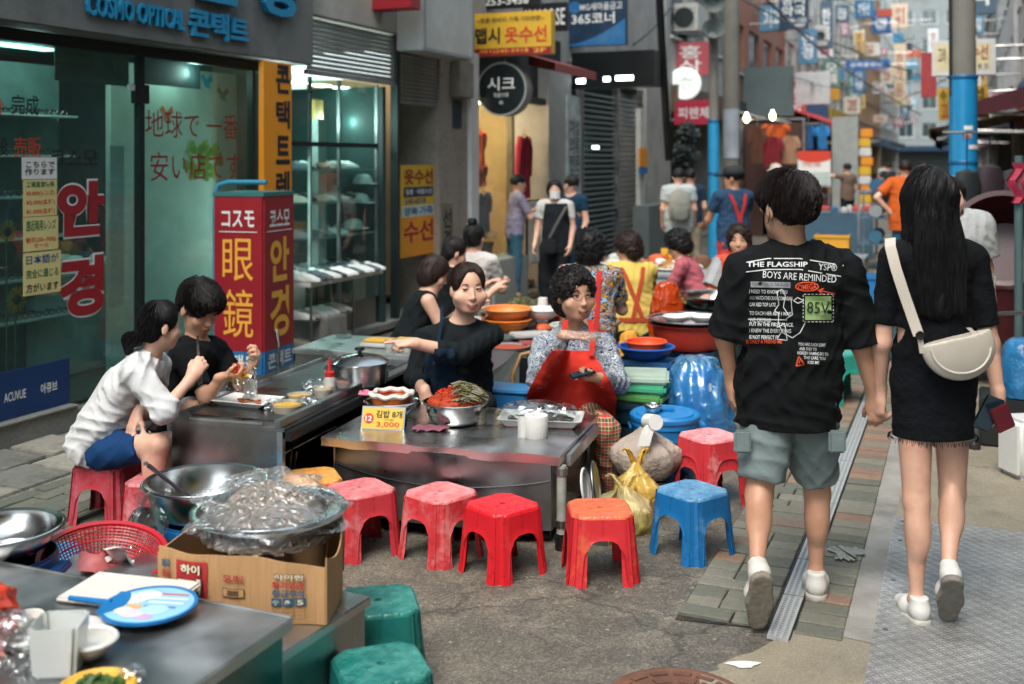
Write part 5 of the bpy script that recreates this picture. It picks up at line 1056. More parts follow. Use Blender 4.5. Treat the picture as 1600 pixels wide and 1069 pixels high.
for x, y_ in ((.08, .12), (L4 - .09, .12), (.08, D4 - .08), (L4 - .09, D4 - .08)):
 w = MB().lathe([(.012, -.016), (.026, -.016), (.026, .016), (.012, .016)], 16).obj('wheel', BLACK, T4, (x, y_, .027), (0, R(90), 0)); 
MB().tube([(L4 - .0, .03, .07), (L4 - .0, .03, .37)], .022, 14).obj('pipe_post', mt('pvc', '#a5a69c', .5, dirt='#5c5a50', dirt_a=.7), T4, smooth=True)
for z in (.10, .33): MB().tube([(L4, .03, z), (L4, .03, z + .03)], .027, 14).obj('clamp', STEELD, T4)
MB().tube([(L4, .03, .06), (L4, .03, .0)], .03, 12).obj('foot', BLACK, T4)
bxo('shelf_edge', STEELD, T4, L4 + .005, L4 + .025, .1, D4 - .1, .35, .40)
def on4(x, y_, dz=0.0): return o4 + CX * x + CY * y_ + Vector((0, 0, Z4 + dz))
def T4p(u, v): return G(u, v, Z4)
o3 = Vector((-1.61, 5.12, 0)); L3, D3, Z3 = .60, 1.75, .50
T3 = thing('griddle_cart', 'long steel griddle cart beside the eating couple', 'food cart', o3, CA)
bxo('counter_top', STEELD, T3, 0, L3, 0, D3, Z3 - .02, Z3, .003); bxo('griddle_plate', steel('griddle', (.17, .18, .185), .3), T3, .05, L3 - .07, .10, D3 - .05, Z3 + .0005, Z3 + .006, .002)
bxo('rim', STEEL, T3, .0, .018, .01, D3, Z3 + .0005, Z3 + .02, .003); bxo('rim', STEEL, T3, .09, L3 - .12, .015, .03, Z3 + .0005, Z3 + .010, .002)
bxo('slide_rail', STEELD, T3, L3 - .05, L3 - .01, -.01, D3 * .7, Z3 + .001, Z3 + .035, .004); bxo('slide_rail', BLACK, T3, L3 + .002, L3 + .035, .0, D3 * .5, Z3 - .06, Z3 - .015, .003)
bxo('front_panel', STEELD, T3, .005, L3 - .04, .01, .016, .06, Z3 - .021); bxo('side_panel', STEELD, T3, .005, .011, .017, D3, .06, Z3 - .021); bxo('corner_post', STEEL, T3, L3 - .04, L3 - .012, .004, .03, .03, Z3 - .021); bxo('back_panel', DARK, T3, .012, L3, D3 - .02, D3 - .01, .06, Z3 - .021); bxo('floor_panel', DARK, T3, .012, L3, .02, D3 - .021, .05, .058)
for x, y_ in ((.06, .08), (L3 - .06, .08), (.06, D3 - .08), (L3 - .06, D3 - .08)): MB().lathe([(.012, -.014), (.024, -.014), (.024, .014), (.012, .014)], 14).obj('wheel', BLACK, T3, (x, y_, .0245), (0, R(90), 0))
def T3p(u, v): return G(u, v, Z3)
# utensils inside the cart
ub = thing('utensil_bucket', 'steel bucket of utensils inside the open griddle cart', 'bucket', o3 + CX * .48 + CY * .22 + Vector((0, 0, .058)), 0)
MB().lathe([(.05, 0), (.07, .15), (.075, .15), (.072, .14), (.05, .01)], 20).obj('shell', STEELB, ub, smooth=True)
for k in range(6): MB().tube([(.02 * math.cos(k), .02 * math.sin(k), .02), (.06 * math.cos(k * 1.1), .06 * math.sin(k * 1.1), .27)], .005, 6).obj('utensil', [STEELD, mt('wood_stick', '#8a6a44', .7)][k % 2], ub)
# front-left tables
T1z = .488
c1 = Vector((-.588, 2.93, 0))
T1 = thing('steel_table', 'steel work table holding the round fan and white bowls', 'table', c1, BA)
bxo('table_top', steel('steel_table', (.56, .58, .58), .34), T1, -1.5, 0, -1.3, 0, T1z - .035, T1z, .004); bxo('rim', STEEL, T1, -1.5, -.001, -.012, -.002, T1z + .0005, T1z + .006, .002)
bxo('side_panel', steel('steel_teal_reflection', (.16, .22, .22), .25), T1, -.03, -.022, -1.28, -.02, .05, T1z - .036); bxo('back_panel', STEELD, T1, -1.48, -.031, -.03, -.022, .05, T1z - .036)  # dark teal reflection put into the side panel's steel colour
for x in (-.06, -1.46):
 for y_ in (-.07, -1.26): bxo('leg', STEELD, T1, x - .02, x + .02, y_ - .02, y_ + .02, 0, T1z - .036)
T2z = .385; c2 = Vector((-.43, 3.33, 0)); a2 = R(-33)
T2 = thing('low_steel_table', 'lower steel table under the noodle carton', 'table', c2, a2 * .8)
bxo('table_top', STEEL, T2, -.90, 0, -.62, 0, T2z - .03, T2z, .004); bxo('side_panel', steel('steel_side', (.42, .43, .42), .3), T2, -.025, -.018, -.61, -.01, .04, T2z - .031); bxo('front_panel', STEELD, T2, -.88, -.026, -.61, -.602, .04, T2z - .031)
for x in (-.05, -.86):
 for y_ in (-.57, -.04): bxo('leg', STEELD, T2, x - .02, x + .02, y_ - .02, y_ + .02, 0, T2z - .031)
# ------------------------------------------------------------------ carton with the large bowl
CARD = mt('cardboard', '#b48c60', .85, var=.1, vs=4, bump=.12, bs=14, stretch=(30, 30, 1), dirt='#8a6844', dirt_a=.3)
bx0 = Vector((-1.045, 3.22, T2z)); bx1 = Vector((-.535, 3.12, T2z)); bd = (bx1 - bx0); bl = bd.length; ba = math.atan2(bd.y, bd.x)
CT = thing('noodle_carton', 'brown noodle carton with red and blue print under the bagged bowl', 'carton', bx0, ba)
bh = .172; q9 = .172 / .225
m = MB(); m.grid(lambda a, t: (a * bl, -.025 * math.sin(PI * a) + .004 * math.sin(a * 23), .002 + t * (bh + .02 * (1 - a) * t - .008 * math.sin(a * 8))), 26, 5); m.obj('front_flap', CARD, CT, smooth=True, solid=.004)
m = MB(); m.grid(lambda a, t: (bl + .004 + .02 * math.sin(PI * a) - .085 * a, a * .36, .002 + t * (bh + .02 - .03 * math.sin(a * 5))), 12, 4); m.obj('side_flap', CARD, CT, smooth=True, solid=.004)
m = MB(); m.grid(lambda a, t: (-.01 * math.sin(PI * a) - .004, a * .40, .002 + t * bh), 8, 4); m.obj('side_flap', CARD, CT, smooth=True, solid=.004); bxo('back_flap', CARD, CT, 0, bl - .09, .40, .406, .002, bh)
bxo('bottom_flap', CARD, CT, .01, bl - .12, .01, .395, .001, .006)
def cprint(name, mat, x0, x1, z0, z1, off=.0045):
 z0 *= q9; z1 *= q9
 m = MB(); m.grid(lambda a, t: (x0 + a * (x1 - x0), -.025 * math.sin(PI * (x0 + a * (x1 - x0)) / bl) + .004 * math.sin((x0 + a * (x1 - x0)) / bl * 23) - off, z0 + t * (z1 - z0)), 8, 2); return m.obj(name, mat, CT)
def ctext(t, mat, x0, x1, z0, z1, bold=.01, off=.0075):
 z0 *= q9; z1 *= q9
 xm = (x0 + x1) / 2 / bl; sl = -.025 * PI / bl * math.cos(PI * xm); return text(t, x1 - x0, z1 - z0, mat, CT, ((x0 + x1) / 2, -.025 * math.sin(PI * xm) + .004 * math.sin(xm * 23) - off, (z0 + z1) / 2), rot=(R(90), 0, sl), bold=bold)
PRED = mt('print_red', '#a82a2c', .7); PBLUE = mt('print_blue', '#1f5470', .7); INKC = mt('ink_cream', '#e2d6b8', .7, bump=0)
cprint('red_panel', PRED, .062, .165, .06, .213)
ctext('하이', INKK, .08, .148, .165, .205, .07); ctext('하이', INKC, .082, .146, .167, .203, .03, .009); ctext('쩐', INKK, .066, .155, .062, .155, .07); ctext('쩐', INKC, .069, .152, .065, .152, .035, .009)
ctext('뽀로', PBLUE, .012, .04, .18, .208, .03); ctext('전골', PRED, .012, .04, .14, .168, .03); ctext('볶음', PBLUE, .012, .04, .10, .128, .03)
ctext('SUN', PRED, .222, .282, .155, .18, .02); cprint('underline', PRED, .225, .283, .149, .151)
cprint('barcode_frame', INKK, .216, .284, .094, .127); cprint('barcode_ground', CARD, .218, .282, .096, .125, .0052)
for k in range(9): cprint('barcode_bar', INKK, .232 + k * .0042, .2342 + k * .0042 + .001 * (k % 2), .100, .121, .006)
ctext('하이쩐', INKK, .372, .462, .170, .195, .05); ctext('하이쩐', INKC, .374, .460, .172, .193, .012, .009); ctext('화기엄금', PRED, .368, .462, .138, .165, .03); ctext('취급주의', PBLUE, .368, .462, .107, .134, .03)
for k in range(3): cprint('icon_ground', PBLUE, .366 + k * .034, .396 + k * .034, .072, .101); ctext('☂✋5'[k], INKC, .372 + k * .034, .390 + k * .034, .077, .096, .02)
for k in range(4): cprint('rule', INKK, .37, .462, .062 - k * .013, .063 - k * .013)
for k in range(4): cprint('rule', INKK, .37 + k * .0303, .371 + k * .0303, .024, .063)
def bowl(name, label, loc, r, h, base=.55, mat=None, flare=.02, n=44, cat='bowl', group=None, th=.003, rz=0):
 t = thing(name, label, cat, loc, rz, group)
 pr = [(0.001, .002), (r * base * .9, .002), (r * base, .008)] + [(r * (base + (.97 - base) * math.sin(q * PI / 2) ** .8), .008 + (h - .012) * (q ** 1.1)) for q in np.linspace(.12, 1, 9)] + [(r + flare * .6, h), (r + flare, h - .002), (r + flare, h - .006), (r * .985, h - .010)]
 pr += [(max(0.001, r * (base + (.97 - base) * math.sin(q * PI / 2) ** .8) - th), .004 + (h - .014) * (q ** 1.1)) for q in np.linspace(1, .12, 9)] if False else []
 m = MB(); inner = [(x - th if x > .01 else x, z + th) for x, z in pr[:-3]]
 m.lathe(pr[:-1] + [], n, cap0=True, cap1=False); m.lathe(inner, n, cap0=True, cap1=False)
 m.lathe([(inner[-1][0], inner[-1][1]), (r + flare * .6, h + .0005)], n, cap0=False, cap1=False)
 m.obj('shell', mat or STEELB, t, smooth=True); return t
bc = Vector((X(421, 3.385), 3.385, T2z + .008))
bowl('steel_bowl', 'big steel bowl of bagged noodles sitting in the carton', bc, .192, .245, .86, flare=.05)
def crumple(label, name, loc, r, h, mat, seed, sx=1, sy=1, n=40, amp=.12, cat='plastic bag', group=None, pw=.55):
 rs_ = np.random.default_rng(seed); ph = rs_.uniform(0, 6.28, (6, 2)); fr_ = rs_.integers(2, 13, (6, 2))
 def fn(a, t):
  th_ = a * 2 * PI; ph_ = t * PI / 2 * 1.98
  k = 1 + amp * sum(math.sin(fr_[i][0] * th_ + ph[i][0] + 3 * t) * math.sin(fr_[i][1] * t * 2 + ph[i][1]) for i in range(6)) * .5
  return (max(.002, r * math.cos(t * PI / 2) ** pw) * k * sx * math.cos(th_), max(.002, r * math.cos(t * PI / 2) ** pw) * k * sy * math.sin(th_), h * math.sin(t * PI / 2) * (1 + amp * .8 * math.sin(5 * th_ + 9 * t) * (1 - t)))
 m = MB(); m.grid(fn, n, n // 2, True)
 return tag(m.obj(name, mat, None, loc, smooth=True), label, cat, group)
nd = thing('noodle_heap', 'heap of grey brown noodles under clear plastic in the big bowl', 'noodles', bc + Vector((0, 0, .17)))
rn = random.Random(4)
def strands(m, R0, hgt, count, r0, ln=5, step=.03, curl=1.0):
 for k in range(count):
  a = rn.uniform(0, 6.28); q = R0 * math.sqrt(rn.random()) * .9; p = Vector((q * math.cos(a), q * math.sin(a), hgt * (1 - (q / R0) ** 2) + rn.uniform(-.006, .012))); d = rn.uniform(0, 6.28); pts = [p.copy()]
  for j in range(ln):
   d += rn.uniform(-curl, curl); p = p + Vector((math.cos(d), math.sin(d), 0)) * step; rad = math.hypot(p.x, p.y)
   if rad > R0: p.x *= R0 / rad; p.y *= R0 / rad; rad = R0
   p.z = hgt * (1 - (rad / R0) ** 2) + rn.uniform(-.006, .014); pts.append(p.copy())
  m.tube(pts, r0 * rn.uniform(.7, 1.2), 5)
m = MB(); m.lathe([(.20, 0), (.19, .04), (.13, .10), (.06, .128), (.001, .135)], 24, cap1=False); m.obj('mass', mt('noodle_mass', '#6d635a', .5, var=.4, vs=30, bump=.3), nd, smooth=True)
m = MB(); strands(m, .20, .14, 200, .0062); o = m.obj('strand_heap', mt('noodles', '#8d7d6d', .3, var=.35, vs=18), nd, smooth=True); o['kind'] = 'stuff'
crumple('clear crinkled film bag spread over the noodle bowl', 'plastic_film', bc + Vector((0, 0, .20)), .226, .15, sheet('film', '#f6f8f8', .52, .28, 1.0, 26, 1, .46, .07), 5, amp=.17, n=110, pw=.9)
# steel basin with ladle on a blue bucket
bsn = Vector((X(320, 4.15), 4.15, 0))
def bucket(label, loc, r, h, c, lid=False, handle=True):
 t = thing('plastic_bucket', label, 'bucket', loc); M_ = mt('bucket' + c, c, .38, var=.06)
 MB().lathe([(0.001, .012), (r * .80, .012), (r * .97, h), (r * 1.0, h), (r * 1.0, h - .01), (r * 1.03, h - .012), (r * 1.03, h - .04), (r * .985, h - .045), (r * .83, .0), (0.001, 0)], 40, cap0=False, cap1=False).obj('shell', M_, t, smooth=True)
 MB().lathe([(r * .93, h * .7), (r * .975, h * .71), (r * .975, h * .74), (r * .93, h * .75)], 40, cap0=False, cap1=False).obj('rib', M_, t, smooth=True)
 if lid:
  l_ = MB().lathe([(r * 1.06, h - .012), (r * 1.08, h - .005), (r * 1.08, h + .012), (r * 1.03, h + .02), (r * .97, h + .012), (r * .9, h + .010), (r * .86, h + .022), (r * .3, h + .026), (.001, h + .026)], 44, cap0=True, cap1=False).obj('lid', M_, t, smooth=True)
  bxo('lid_grip', M_, l_, -.03, .05, -.012, .012, h + .027, h + .042, .004)
 if handle:
  for sg in (-1, 1): bxo('handle', M_, t, sg * r * 1.03 - .015, sg * r * 1.03 + .02 * sg + .015, -.05, .05, h - .06, h - .035, .006)
 return t
bucket('blue bucket under the wide steel basin', bsn, .17, .36, '#1a5f96')
bowl('steel_basin', 'wide empty steel basin with a ladle in it', bsn + Vector((0, 0, .362)), .215, .14, .74, flare=.02, cat='basin')
ld = thing('ladle', 'dark ladle resting in the wide steel basin', 'ladle', bsn + Vector((.0, 0, .375))); MB().tube([(-.01, .0, .03), (-.10, -.02, .10), (-.20, -.05, .195)], [.006, .007, .009], 8).obj('handle', mt('ladle_dark', '#3a2e34', .4), ld, smooth=True); MB().lathe([(0.001, 0), (.03, .006), (.042, .025), (.044, .026), (.032, .003), (.001, -.003)], 20, cap0=False, cap1=False).obj('scoop', STEELD, ld, (.02, .01, .008), smooth=True); bxo('hang_ring', STEELD, ld, -.215, -.20, -.056, -.046, .195, .207)
m = MB(); m.grid(lambda a, t: (.11 * (a - .5) * (1 + .9 * t) + .02 * math.sin(t * 9 + a * 5) - .03 * t, -.03 + .035 * math.sin(a * 11 + t * 3) * (.4 + t), -.30 * t - .02 * math.sin(a * 9)), 30, 26); m.grid(lambda a, t: (.12 * (a - .5) * (1 + .8 * t) + .015 * math.sin(t * 7 + a * 8) - .02 * t, .01 + .03 * math.sin(a * 9 + t * 4), -.29 * t), 30, 26)
o = m.obj('clear_plastic_bag', sheet('bag2', '#f0f4f4', .26, .2, 1.0, 20, 1, .24, .2), None, bsn + Vector((-.16, -.14, .50)), smooth=True); tag(o, 'clear plastic bag hanging over the rim of the wide basin', 'plastic bag')
# blue barrel with steel bowl at far left
bb = Vector((X(0, 3.45), 3.45, 0))
bucket('dark blue barrel with clip handles under the steel bowl', bb, .17, .47, '#123f74')
bowl('steel_bowl', 'shallow steel bowl on the dark blue barrel', bb + Vector((-.0, 0, .472)), .175, .085, .7, flare=.022)
crumple('crumpled orange red plastic bag beside the front steel table', 'orange_bag', (X(-25, 2.75), 2.72, T1z), .10, .17, mt('bag_orange', '#c8432a', .35, var=.15), 9, amp=.15)
crumple('clear crinkled bag slumped on the front table edge', 'clear_plastic_bag', (X(5, 2.6), 2.62, T1z), .07, .14, BAG, 12, amp=.25)
# red mesh basket
RB = mt('basket_red', '#b01c2a', .35, var=.06)
bkc = Vector((X(150, 3.55), 3.60, .272))
stool('teal green stool carrying the red basket', bkc.x, bkc.y, 5, 'teal', '', '', 0, 0)
kb = thing('mesh_basket', 'round red plastic mesh basket tilted on a stool', 'basket', bkc, 0)
def ringpt(a, t):
 r_ = .115 + (.195 - .115) * t ** .8; return (r_ * math.cos(a), r_ * math.sin(a), .004 + .115 * t)
tilt = Matrix.Rotation(R(12), 4, 'X') @ Matrix.Rotation(R(7), 4, 'Y')
m = MB()
for k in range(84): m.tube([ringpt(2 * PI * k / 84, t) for t in (0, .33, .66, 1)], .0026, 4, cap=False)
for j in range(14): m.tube([ringpt(a, j / 13) for a in np.linspace(0, 2 * PI, 49)], .0026 if j not in (4, 8) else .005, 4, cap=False)
m.xf(tilt); m.obj('mesh_wall', RB, kb, (0, 0, .03))
m = MB(); m.lathe([(.192, .114), (.204, .114), (.21, .12), (.206, .126), (.192, .122), (.192, .114)], 48, cap0=False, cap1=False); m.lathe([(.116, .004), (.001, .004)], 36, cap0=False, cap1=False); m.xf(tilt); m.obj('rim', RB, kb, (0, 0, .03), smooth=True)
for k in range(3):
 m = MB(); e_ = k * 2.1; m.grid(lambda a, t: (.09 * (a - .5) * 1.6 + .01 * math.sin(t * 8), .12 * (t - .5) + .01 * math.sin(a * 9), .02 * math.sin(a * 6 + e_) * math.cos(t * 5)), 10, 10); tag(m.obj('wrapper', mt('wrapper_%d' % k, ['#c8c8c4', '#c06a6a', '#d4d4d0'][k], .5), None, bkc + Vector((-.06 + k * .06, .01 * k, .085 + .022 * k)), (R(30), R(10 * k), k), smooth=True), ['white paper wrapper lying in the red basket', 'pink wrapper lying in the red basket', 'pale wrapper topmost in the red basket'][k], 'wrapper')
# on the front table
def T1p(u, v, dz=0): return G(u, v, T1z + dz)
p_ = T1p(225, 936); MB_ = MB(); MB_.bx(-.17, .17, -.10, .10, 0, .016); tag(MB_.obj('cutting_board', mt('board_white2', '#d0cfc8', .45, var=.04), None, p_ + Vector((-.05, .03, .0)), (0, 0, R(-14)), bevel=.006), 'white plastic cutting board at the back of the front table', 'cutting board')
p_ = T1p(233, 962)
fn_ = thing('hand_fan', 'round blue plastic hand fan with printed face on the front table', 'fan', p_ + Vector((0, 0, .0245)), R(-8))
MB().lathe([(.118, 0), (.128, 0), (.128, .007), (.118, .007), (.118, 0)], 48, cap0=False, cap1=False).obj('rim', mt('fan_blue', '#1a6fae', .35), fn_, smooth=True); MB().lathe([(.119, .002), (.119, .005)], 48).obj('face', mt('fan_face', '#8cc0dc', .5, var=.15), fn_)
for (x, y_, r_, c) in ((-.02, -.06, .026, '#d8c8dc'), (.02, -.075, .02, '#c0a4c4'), (-.05, -.045, .02, '#e8e0d0'), (-.035, -.02, .018, '#d8a878'), (-.06, .03, .03, '#e4ecec'), (-.03, .06, .028, '#e0e8ea'), (.03, -.03, .03, '#a8d0e4')):
 MB().lathe([(r_, .0052), (r_, .0058)], 16, sx=1.3).obj('print_patch', mt('fp' + c, c, .5), fn_, (x, y_, r_ * .02))
for q, (w_, c) in enumerate(((.08, '#c8543c'), (.09, '#e0e8ec'), (.09, '#e0e8ec'), (.08, '#5c6aa4'))): bxo('print_line', mt('fl' + c, c, .5), fn_, -.01, w_, .07 - q * .028, .078 - q * .028, .0053, .0062)
m = MB(); m.grid(lambda a, t: (-.118 + .055 * t * (1 - (2 * a - 1) ** 2 * .5), -.07 + .14 * a, .0075), 9, 4); m.obj('grip_web', mt('fan_blue', ''), fn_, solid=.002); MB().tube([(-.11, 0, .003), (-.24, .015, .004)], [.010, .007], 8).obj('handle', mt('fan_blue', ''), fn_, smooth=True)
def cup_box(name, label, p, dx, dz, mat):
 m = MB(); m.box((0, 0, dz / 2), (dx, dx, dz)); m.v = [(x * (1.0 if z > dz / 2 else .86), y * (1.0 if z > dz / 2 else .86), z) for x, y, z in m.v]; m.f = [f for k, f in enumerate(m.f) if k != 1]
 return tag(m.obj(name, mat, None, p, (0, 0, R(5)), bevel=.01, solid=.002, smooth=True), label, 'container')
cup_box('plastic_container', 'frosted square plastic container on the front table', T1p(93, 1050), .115, .125, sheet('frosted', '#e2e6e4', .55, .3))
def dish(label, p, r, h, mat, cat='bowl', name='bowl'): return bowl(name, label, p, r, h, .6, mat, .006, 32, cat)
dish('white melamine bowl behind the frosted container', T1p(140, 1025), .062, .045, WPLAST); dish('upper white bowl nested in the melamine bowl', T1p(140, 1025, .014) + Vector((0, 0, .0)), .063, .045, WPLAST); dish('white rice bowl under the paper cup', T1p(48, 1015), .055, .038, WPLAST)
m = MB(); m.lathe([(.026, 0), (.034, .07), (.036, .072), (.034, .066), (.026, .004)], 28); tag(m.obj('paper_cup', PAPER, None, T1p(45, 1012) + Vector((0, 0, .012)), smooth=True), 'white paper cup standing in the rice bowl', 'cup')
MB_ = MB().bx(-.11, .11, -.07, .07, 0, .014); tag(MB_.obj('cutting_board', mt('board_white2', ''), None, T1p(125, 985) + Vector((-.02, 0, 0)), (0, 0, R(-18)), bevel=.005), 'small white board under the fan handle', 'cutting board')
pk = bowl('plate', 'yellow plate of green pickles at the table edge', T1p(150, 1085), .085, .02, .7, mt('plate_yellow', '#d8a838', .4), .006, 32, 'plate'); m = MB(); strands(m, .06, .018, 26, .006, 3, .02); o = m.obj('pickles', mt('pickle', '#3f5a2a', .4), pk, (0, 0, .008), smooth=True); o['kind'] = 'stuff'
crumple('clear crumpled bag beside the yellow plate', 'clear_plastic_bag', T1p(205, 1064), .03, .035, BAG, 31, amp=.3)
# ------------------------------------------------------------------ things on the centre cart
ps = thing('price_stand', 'yellow tent price card reading 3,000 on the steel cart', 'price card', T4p(597, 672), R(-10))
hw, hh = .108, .105
m = MB(); m.add([(-hw, 0, 0), (hw, 0, 0), (hw, .035, hh), (-hw, .035, hh), (hw, .075, 0), (-hw, .075, 0)], [(0, 1, 2, 3), (3, 2, 4, 5)]); m.obj('frame', STEELD, ps, solid=.003)
al = math.atan2(.035, hh); PSR = (R(90) - al, 0, 0)
def psp(x, z, o_=.003): return (x, .035 * z / hh - o_ * math.cos(al), z + o_ * math.sin(al) * -0 )
m = MB(); m.add([(-hw + .006, .0035 * 0, .006), (hw - .006, 0, .006), (hw - .006, .0, hh - .006), (-hw + .006, .0, hh - .006)], [(0, 1, 2, 3)]); m.v = [(x, .035 * z / hh - .0035, z) for x, y_, z in m.v]; m.obj('card', mt('card_yellow', '#d6b23c', .5, var=.05), ps)
def pst(t, mat, x0, x1, z0, z1, bold=.01, o_=.006): z = (z0 + z1) / 2; text(t, x1 - x0, z1 - z0, mat, ps, ((x0 + x1) / 2, .035 * z / hh - o_, z), rot=PSR, bold=bold)
pst('김밥 8개', INKK, -.035, .095, .055, .090, .015); pst('(1인분)', INKK, .005, .055, .043, .051); pst('3,000', INKO, -.03, .085, .012, .039, .012)
m = MB(); m.lathe([(.024, 0), (.024, .001)], 24); m.obj('badge', INKO, ps, (-.07, .035 * .052 / hh - .006, .052), (R(90) - al, 0, 0)); pst('12', INKW, -.086, -.054, .040, .064, .02, .009); bxo('divider', INKK, ps, -.0435, -.042, .012, .0135, .01, .012)
bA = bowl('steel_bowl', 'steel bowl holding the orange sauce tub behind the price card', T4p(612, 652), .130, .085, .6, flare=.012)
sc_ = thing('sauce_tub', 'orange tub lined with a rolled white plastic bag', 'tub', T4p(612, 652) + Vector((0, 0, .035)))
MB().lathe([(.085, 0), (.105, .075), (.107, .075), (.10, .06), (.001, .055)], 32, cap1=False).obj('shell', mt('tub_orange', '#c86a34', .4), sc_, smooth=True)
m = MB(); m.grid(lambda a, t: ((.100 + .013 * math.cos(t * 2 * PI) + .006 * math.sin(a * 38)) * math.cos(a * 2 * PI), (.100 + .013 * math.cos(t * 2 * PI) + .006 * math.sin(a * 38)) * math.sin(a * 2 * PI), .085 + .013 * math.sin(t * 2 * PI) + .004 * math.sin(a * 50)), 60, 9, True); m.obj('rolled_bag', mt('bag_white', '#d8d2c8', .4, var=.1, bump=.3, bs=60), sc_, smooth=True)
MB().lathe([(.098, .058), (.05, .064), (.001, .066)], 28, cap0=False, cap1=False).obj('sauce', mt('sauce_red', '#a83a1c', .25, var=.3, vs=40, bump=.4), sc_)
bB = bowl('steel_bowl', 'deep steel bowl heaped with kimchi and stems', T4p(711, 660), .150, .105, .78, flare=.014)
km = thing('kimchi_heap', 'heap of red kimchi and green stems in the deep bowl', 'kimchi', T4p(711, 660) + Vector((0, 0, .075)))
MB().lathe([(.14, 0), (.13, .04), (.07, .075), (.001, .088)], 24, cap1=False).obj('mound', mt('kimchi_base', '#a03a1e', .35, var=.5, vs=40, bump=.4), km, smooth=True)
m = MB()
for k in range(260):
 a = rn.uniform(0, 6.28); q = .135 * math.sqrt(rn.random()); x, y_ = q * math.cos(a), q * math.sin(a)
 if x > .03 + .03 * math.sin(y_ * 30): continue
 z = .09 * (1 - (q / .15) ** 2) + rn.uniform(-.004, .014); s_ = rn.uniform(.006, .014); m.box((x, y_, z), (s_ * rn.uniform(.8, 2), s_, s_ * .8), rn.uniform(0, 3))
o = m.obj('kimchi_pieces', mt('kimchi', '#b8381a', .3, var=.55, vs=60), km, bevel=.0015, seg=1); o['kind'] = 'stuff'
m = MB()
for k in range(190):
 a = rn.uniform(-1.5, 1.5); q = .13 * math.sqrt(rn.random()); x, y_ = .02 + q * math.cos(a) * .85, q * math.sin(a); z = .10 * (1 - (q / .16) ** 2) + rn.uniform(0, .025); d = rn.uniform(-.6, 1.2); m.tube([(x - .045 * math.cos(d), y_ - .03 * math.sin(d), z - .006), (x, y_, z + .008), (x + .045 * math.cos(d), y_ + .03 * math.sin(d), z - .006)], rn.uniform(.0018, .0036), 5)
o = m.obj('stems', mt('stems_green', '#55501f', .4, var=.5, vs=25), km, smooth=True); o['kind'] = 'stuff'
jr = thing('sauce_jar', 'small clear jar of brown sauce beside the kimchi bowl', 'jar', T4p(751, 662)); MB().lathe([(.03, 0), (.032, .004), (.033, .075), (.035, .08), (.03, .08), (.029, .005)], 24).obj('glass', sheet('jar', '#e0d8c8', .25, .1), jr, smooth=True); MB().lathe([(.028, .006), (.028, .028)], 20).obj('sauce', mt('soy', '#5a3a1c', .3), jr)
m = MB(); m.grid(lambda a, t: (.16 * (a - .5) + .01 * math.sin(t * 9), .09 * (t - .5) + .012 * math.sin(a * 7), .004 + .009 * abs(math.sin(a * 9 + t * 6)) + .005 * abs(math.sin(t * 11))), 24, 16); tag(m.obj('cloth', mt('cloth_mauve', '#7c4a58', .9, var=.2, bump=.3, bs=120), None, T4p(672, 672), (0, 0, .3), smooth=True, solid=.003), 'folded mauve cloth under the edge of the kimchi bowl', 'cloth')
tr = thing('food_tray', 'white melamine tray wrapped in clear film on the steel cart', 'tray', T4p(846, 662), R(-8))
m = MB()
def trayfn(sc, z): return [(sc * .19, -.11 * sc), (sc * .2, -.1 * sc), (sc * .2, .1 * sc), (sc * .19, .11 * sc), (-sc * .19, .11 * sc), (-sc * .2, .1 * sc), (-sc * .2, -.1 * sc), (-sc * .19, -.11 * sc)], z
lv = [trayfn(.8, .012), trayfn(.86, .014), trayfn(.98, .04), trayfn(1.03, .042), trayfn(1.03, .037), trayfn(.99, .035), trayfn(.86, .006)]
vs = [(x, y_, z) for pts, z in lv for x, y_ in pts]; m.add(vs, [(j * 8 + k, j * 8 + (k + 1) % 8, (j + 1) * 8 + (k + 1) % 8, (j + 1) * 8 + k) for j in range(6) for k in range(8)] + [tuple(range(8)), tuple(range(55, 47, -1))]); m.obj('shell', mt('melamine', '#b9bcba', .35), tr)
bxo('red_base', mt('tray_red', '#a02430', .4), tr, -.16, .16, -.09, .09, 0, .0055)
m = MB(); strands(m, .12, .025, 40, .008, 3, .03); m.v = [(x * 1.3, y_ * .7, z) for x, y_, z in m.v]; o = m.obj('food_pieces', mt('rolls', '#4a4844', .4, var=.6, vs=30), tr, (0, 0, .015), smooth=True); o['kind'] = 'stuff'
crumple('clear cling film tented over the white tray', 'plastic_film', T4p(840, 660) + Vector((0, 0, .04)), .17, .065, sheet('film2', '#eef2f2', .16, .14, 1, 12, 1, .16, .16), 17, 1.15, .62, amp=.06, n=48)
tp_ = thing('toilet_roll', 'white toilet paper roll standing at the cart edge', 'paper roll', T4p(838, 683))
MB().lathe([(.02, .0), (.055, 0), (.056, .004), (.056, .1), (.054, .104), (.021, .104), (.019, .1), (.019, .004)], 36, cap0=False, cap1=False).obj('roll', mt('tissue', '#d4d4d0', .95, var=.03, bump=.15, bs=90), tp_, smooth=True); MB().lathe([(.0195, .001), (.0195, .1)], 20, cap0=False, cap1=False).obj('core', CARD, tp_); m = MB(); m.grid(lambda a, t: (-.052 - .035 * t, -.02 + .01 * math.sin(t * 3) - .02 * a * 0 + .0, .1 - .1 * a - .0 * t), 6, 6); m.obj('loose_end', mt('tissue', ''), tp_, solid=.001)
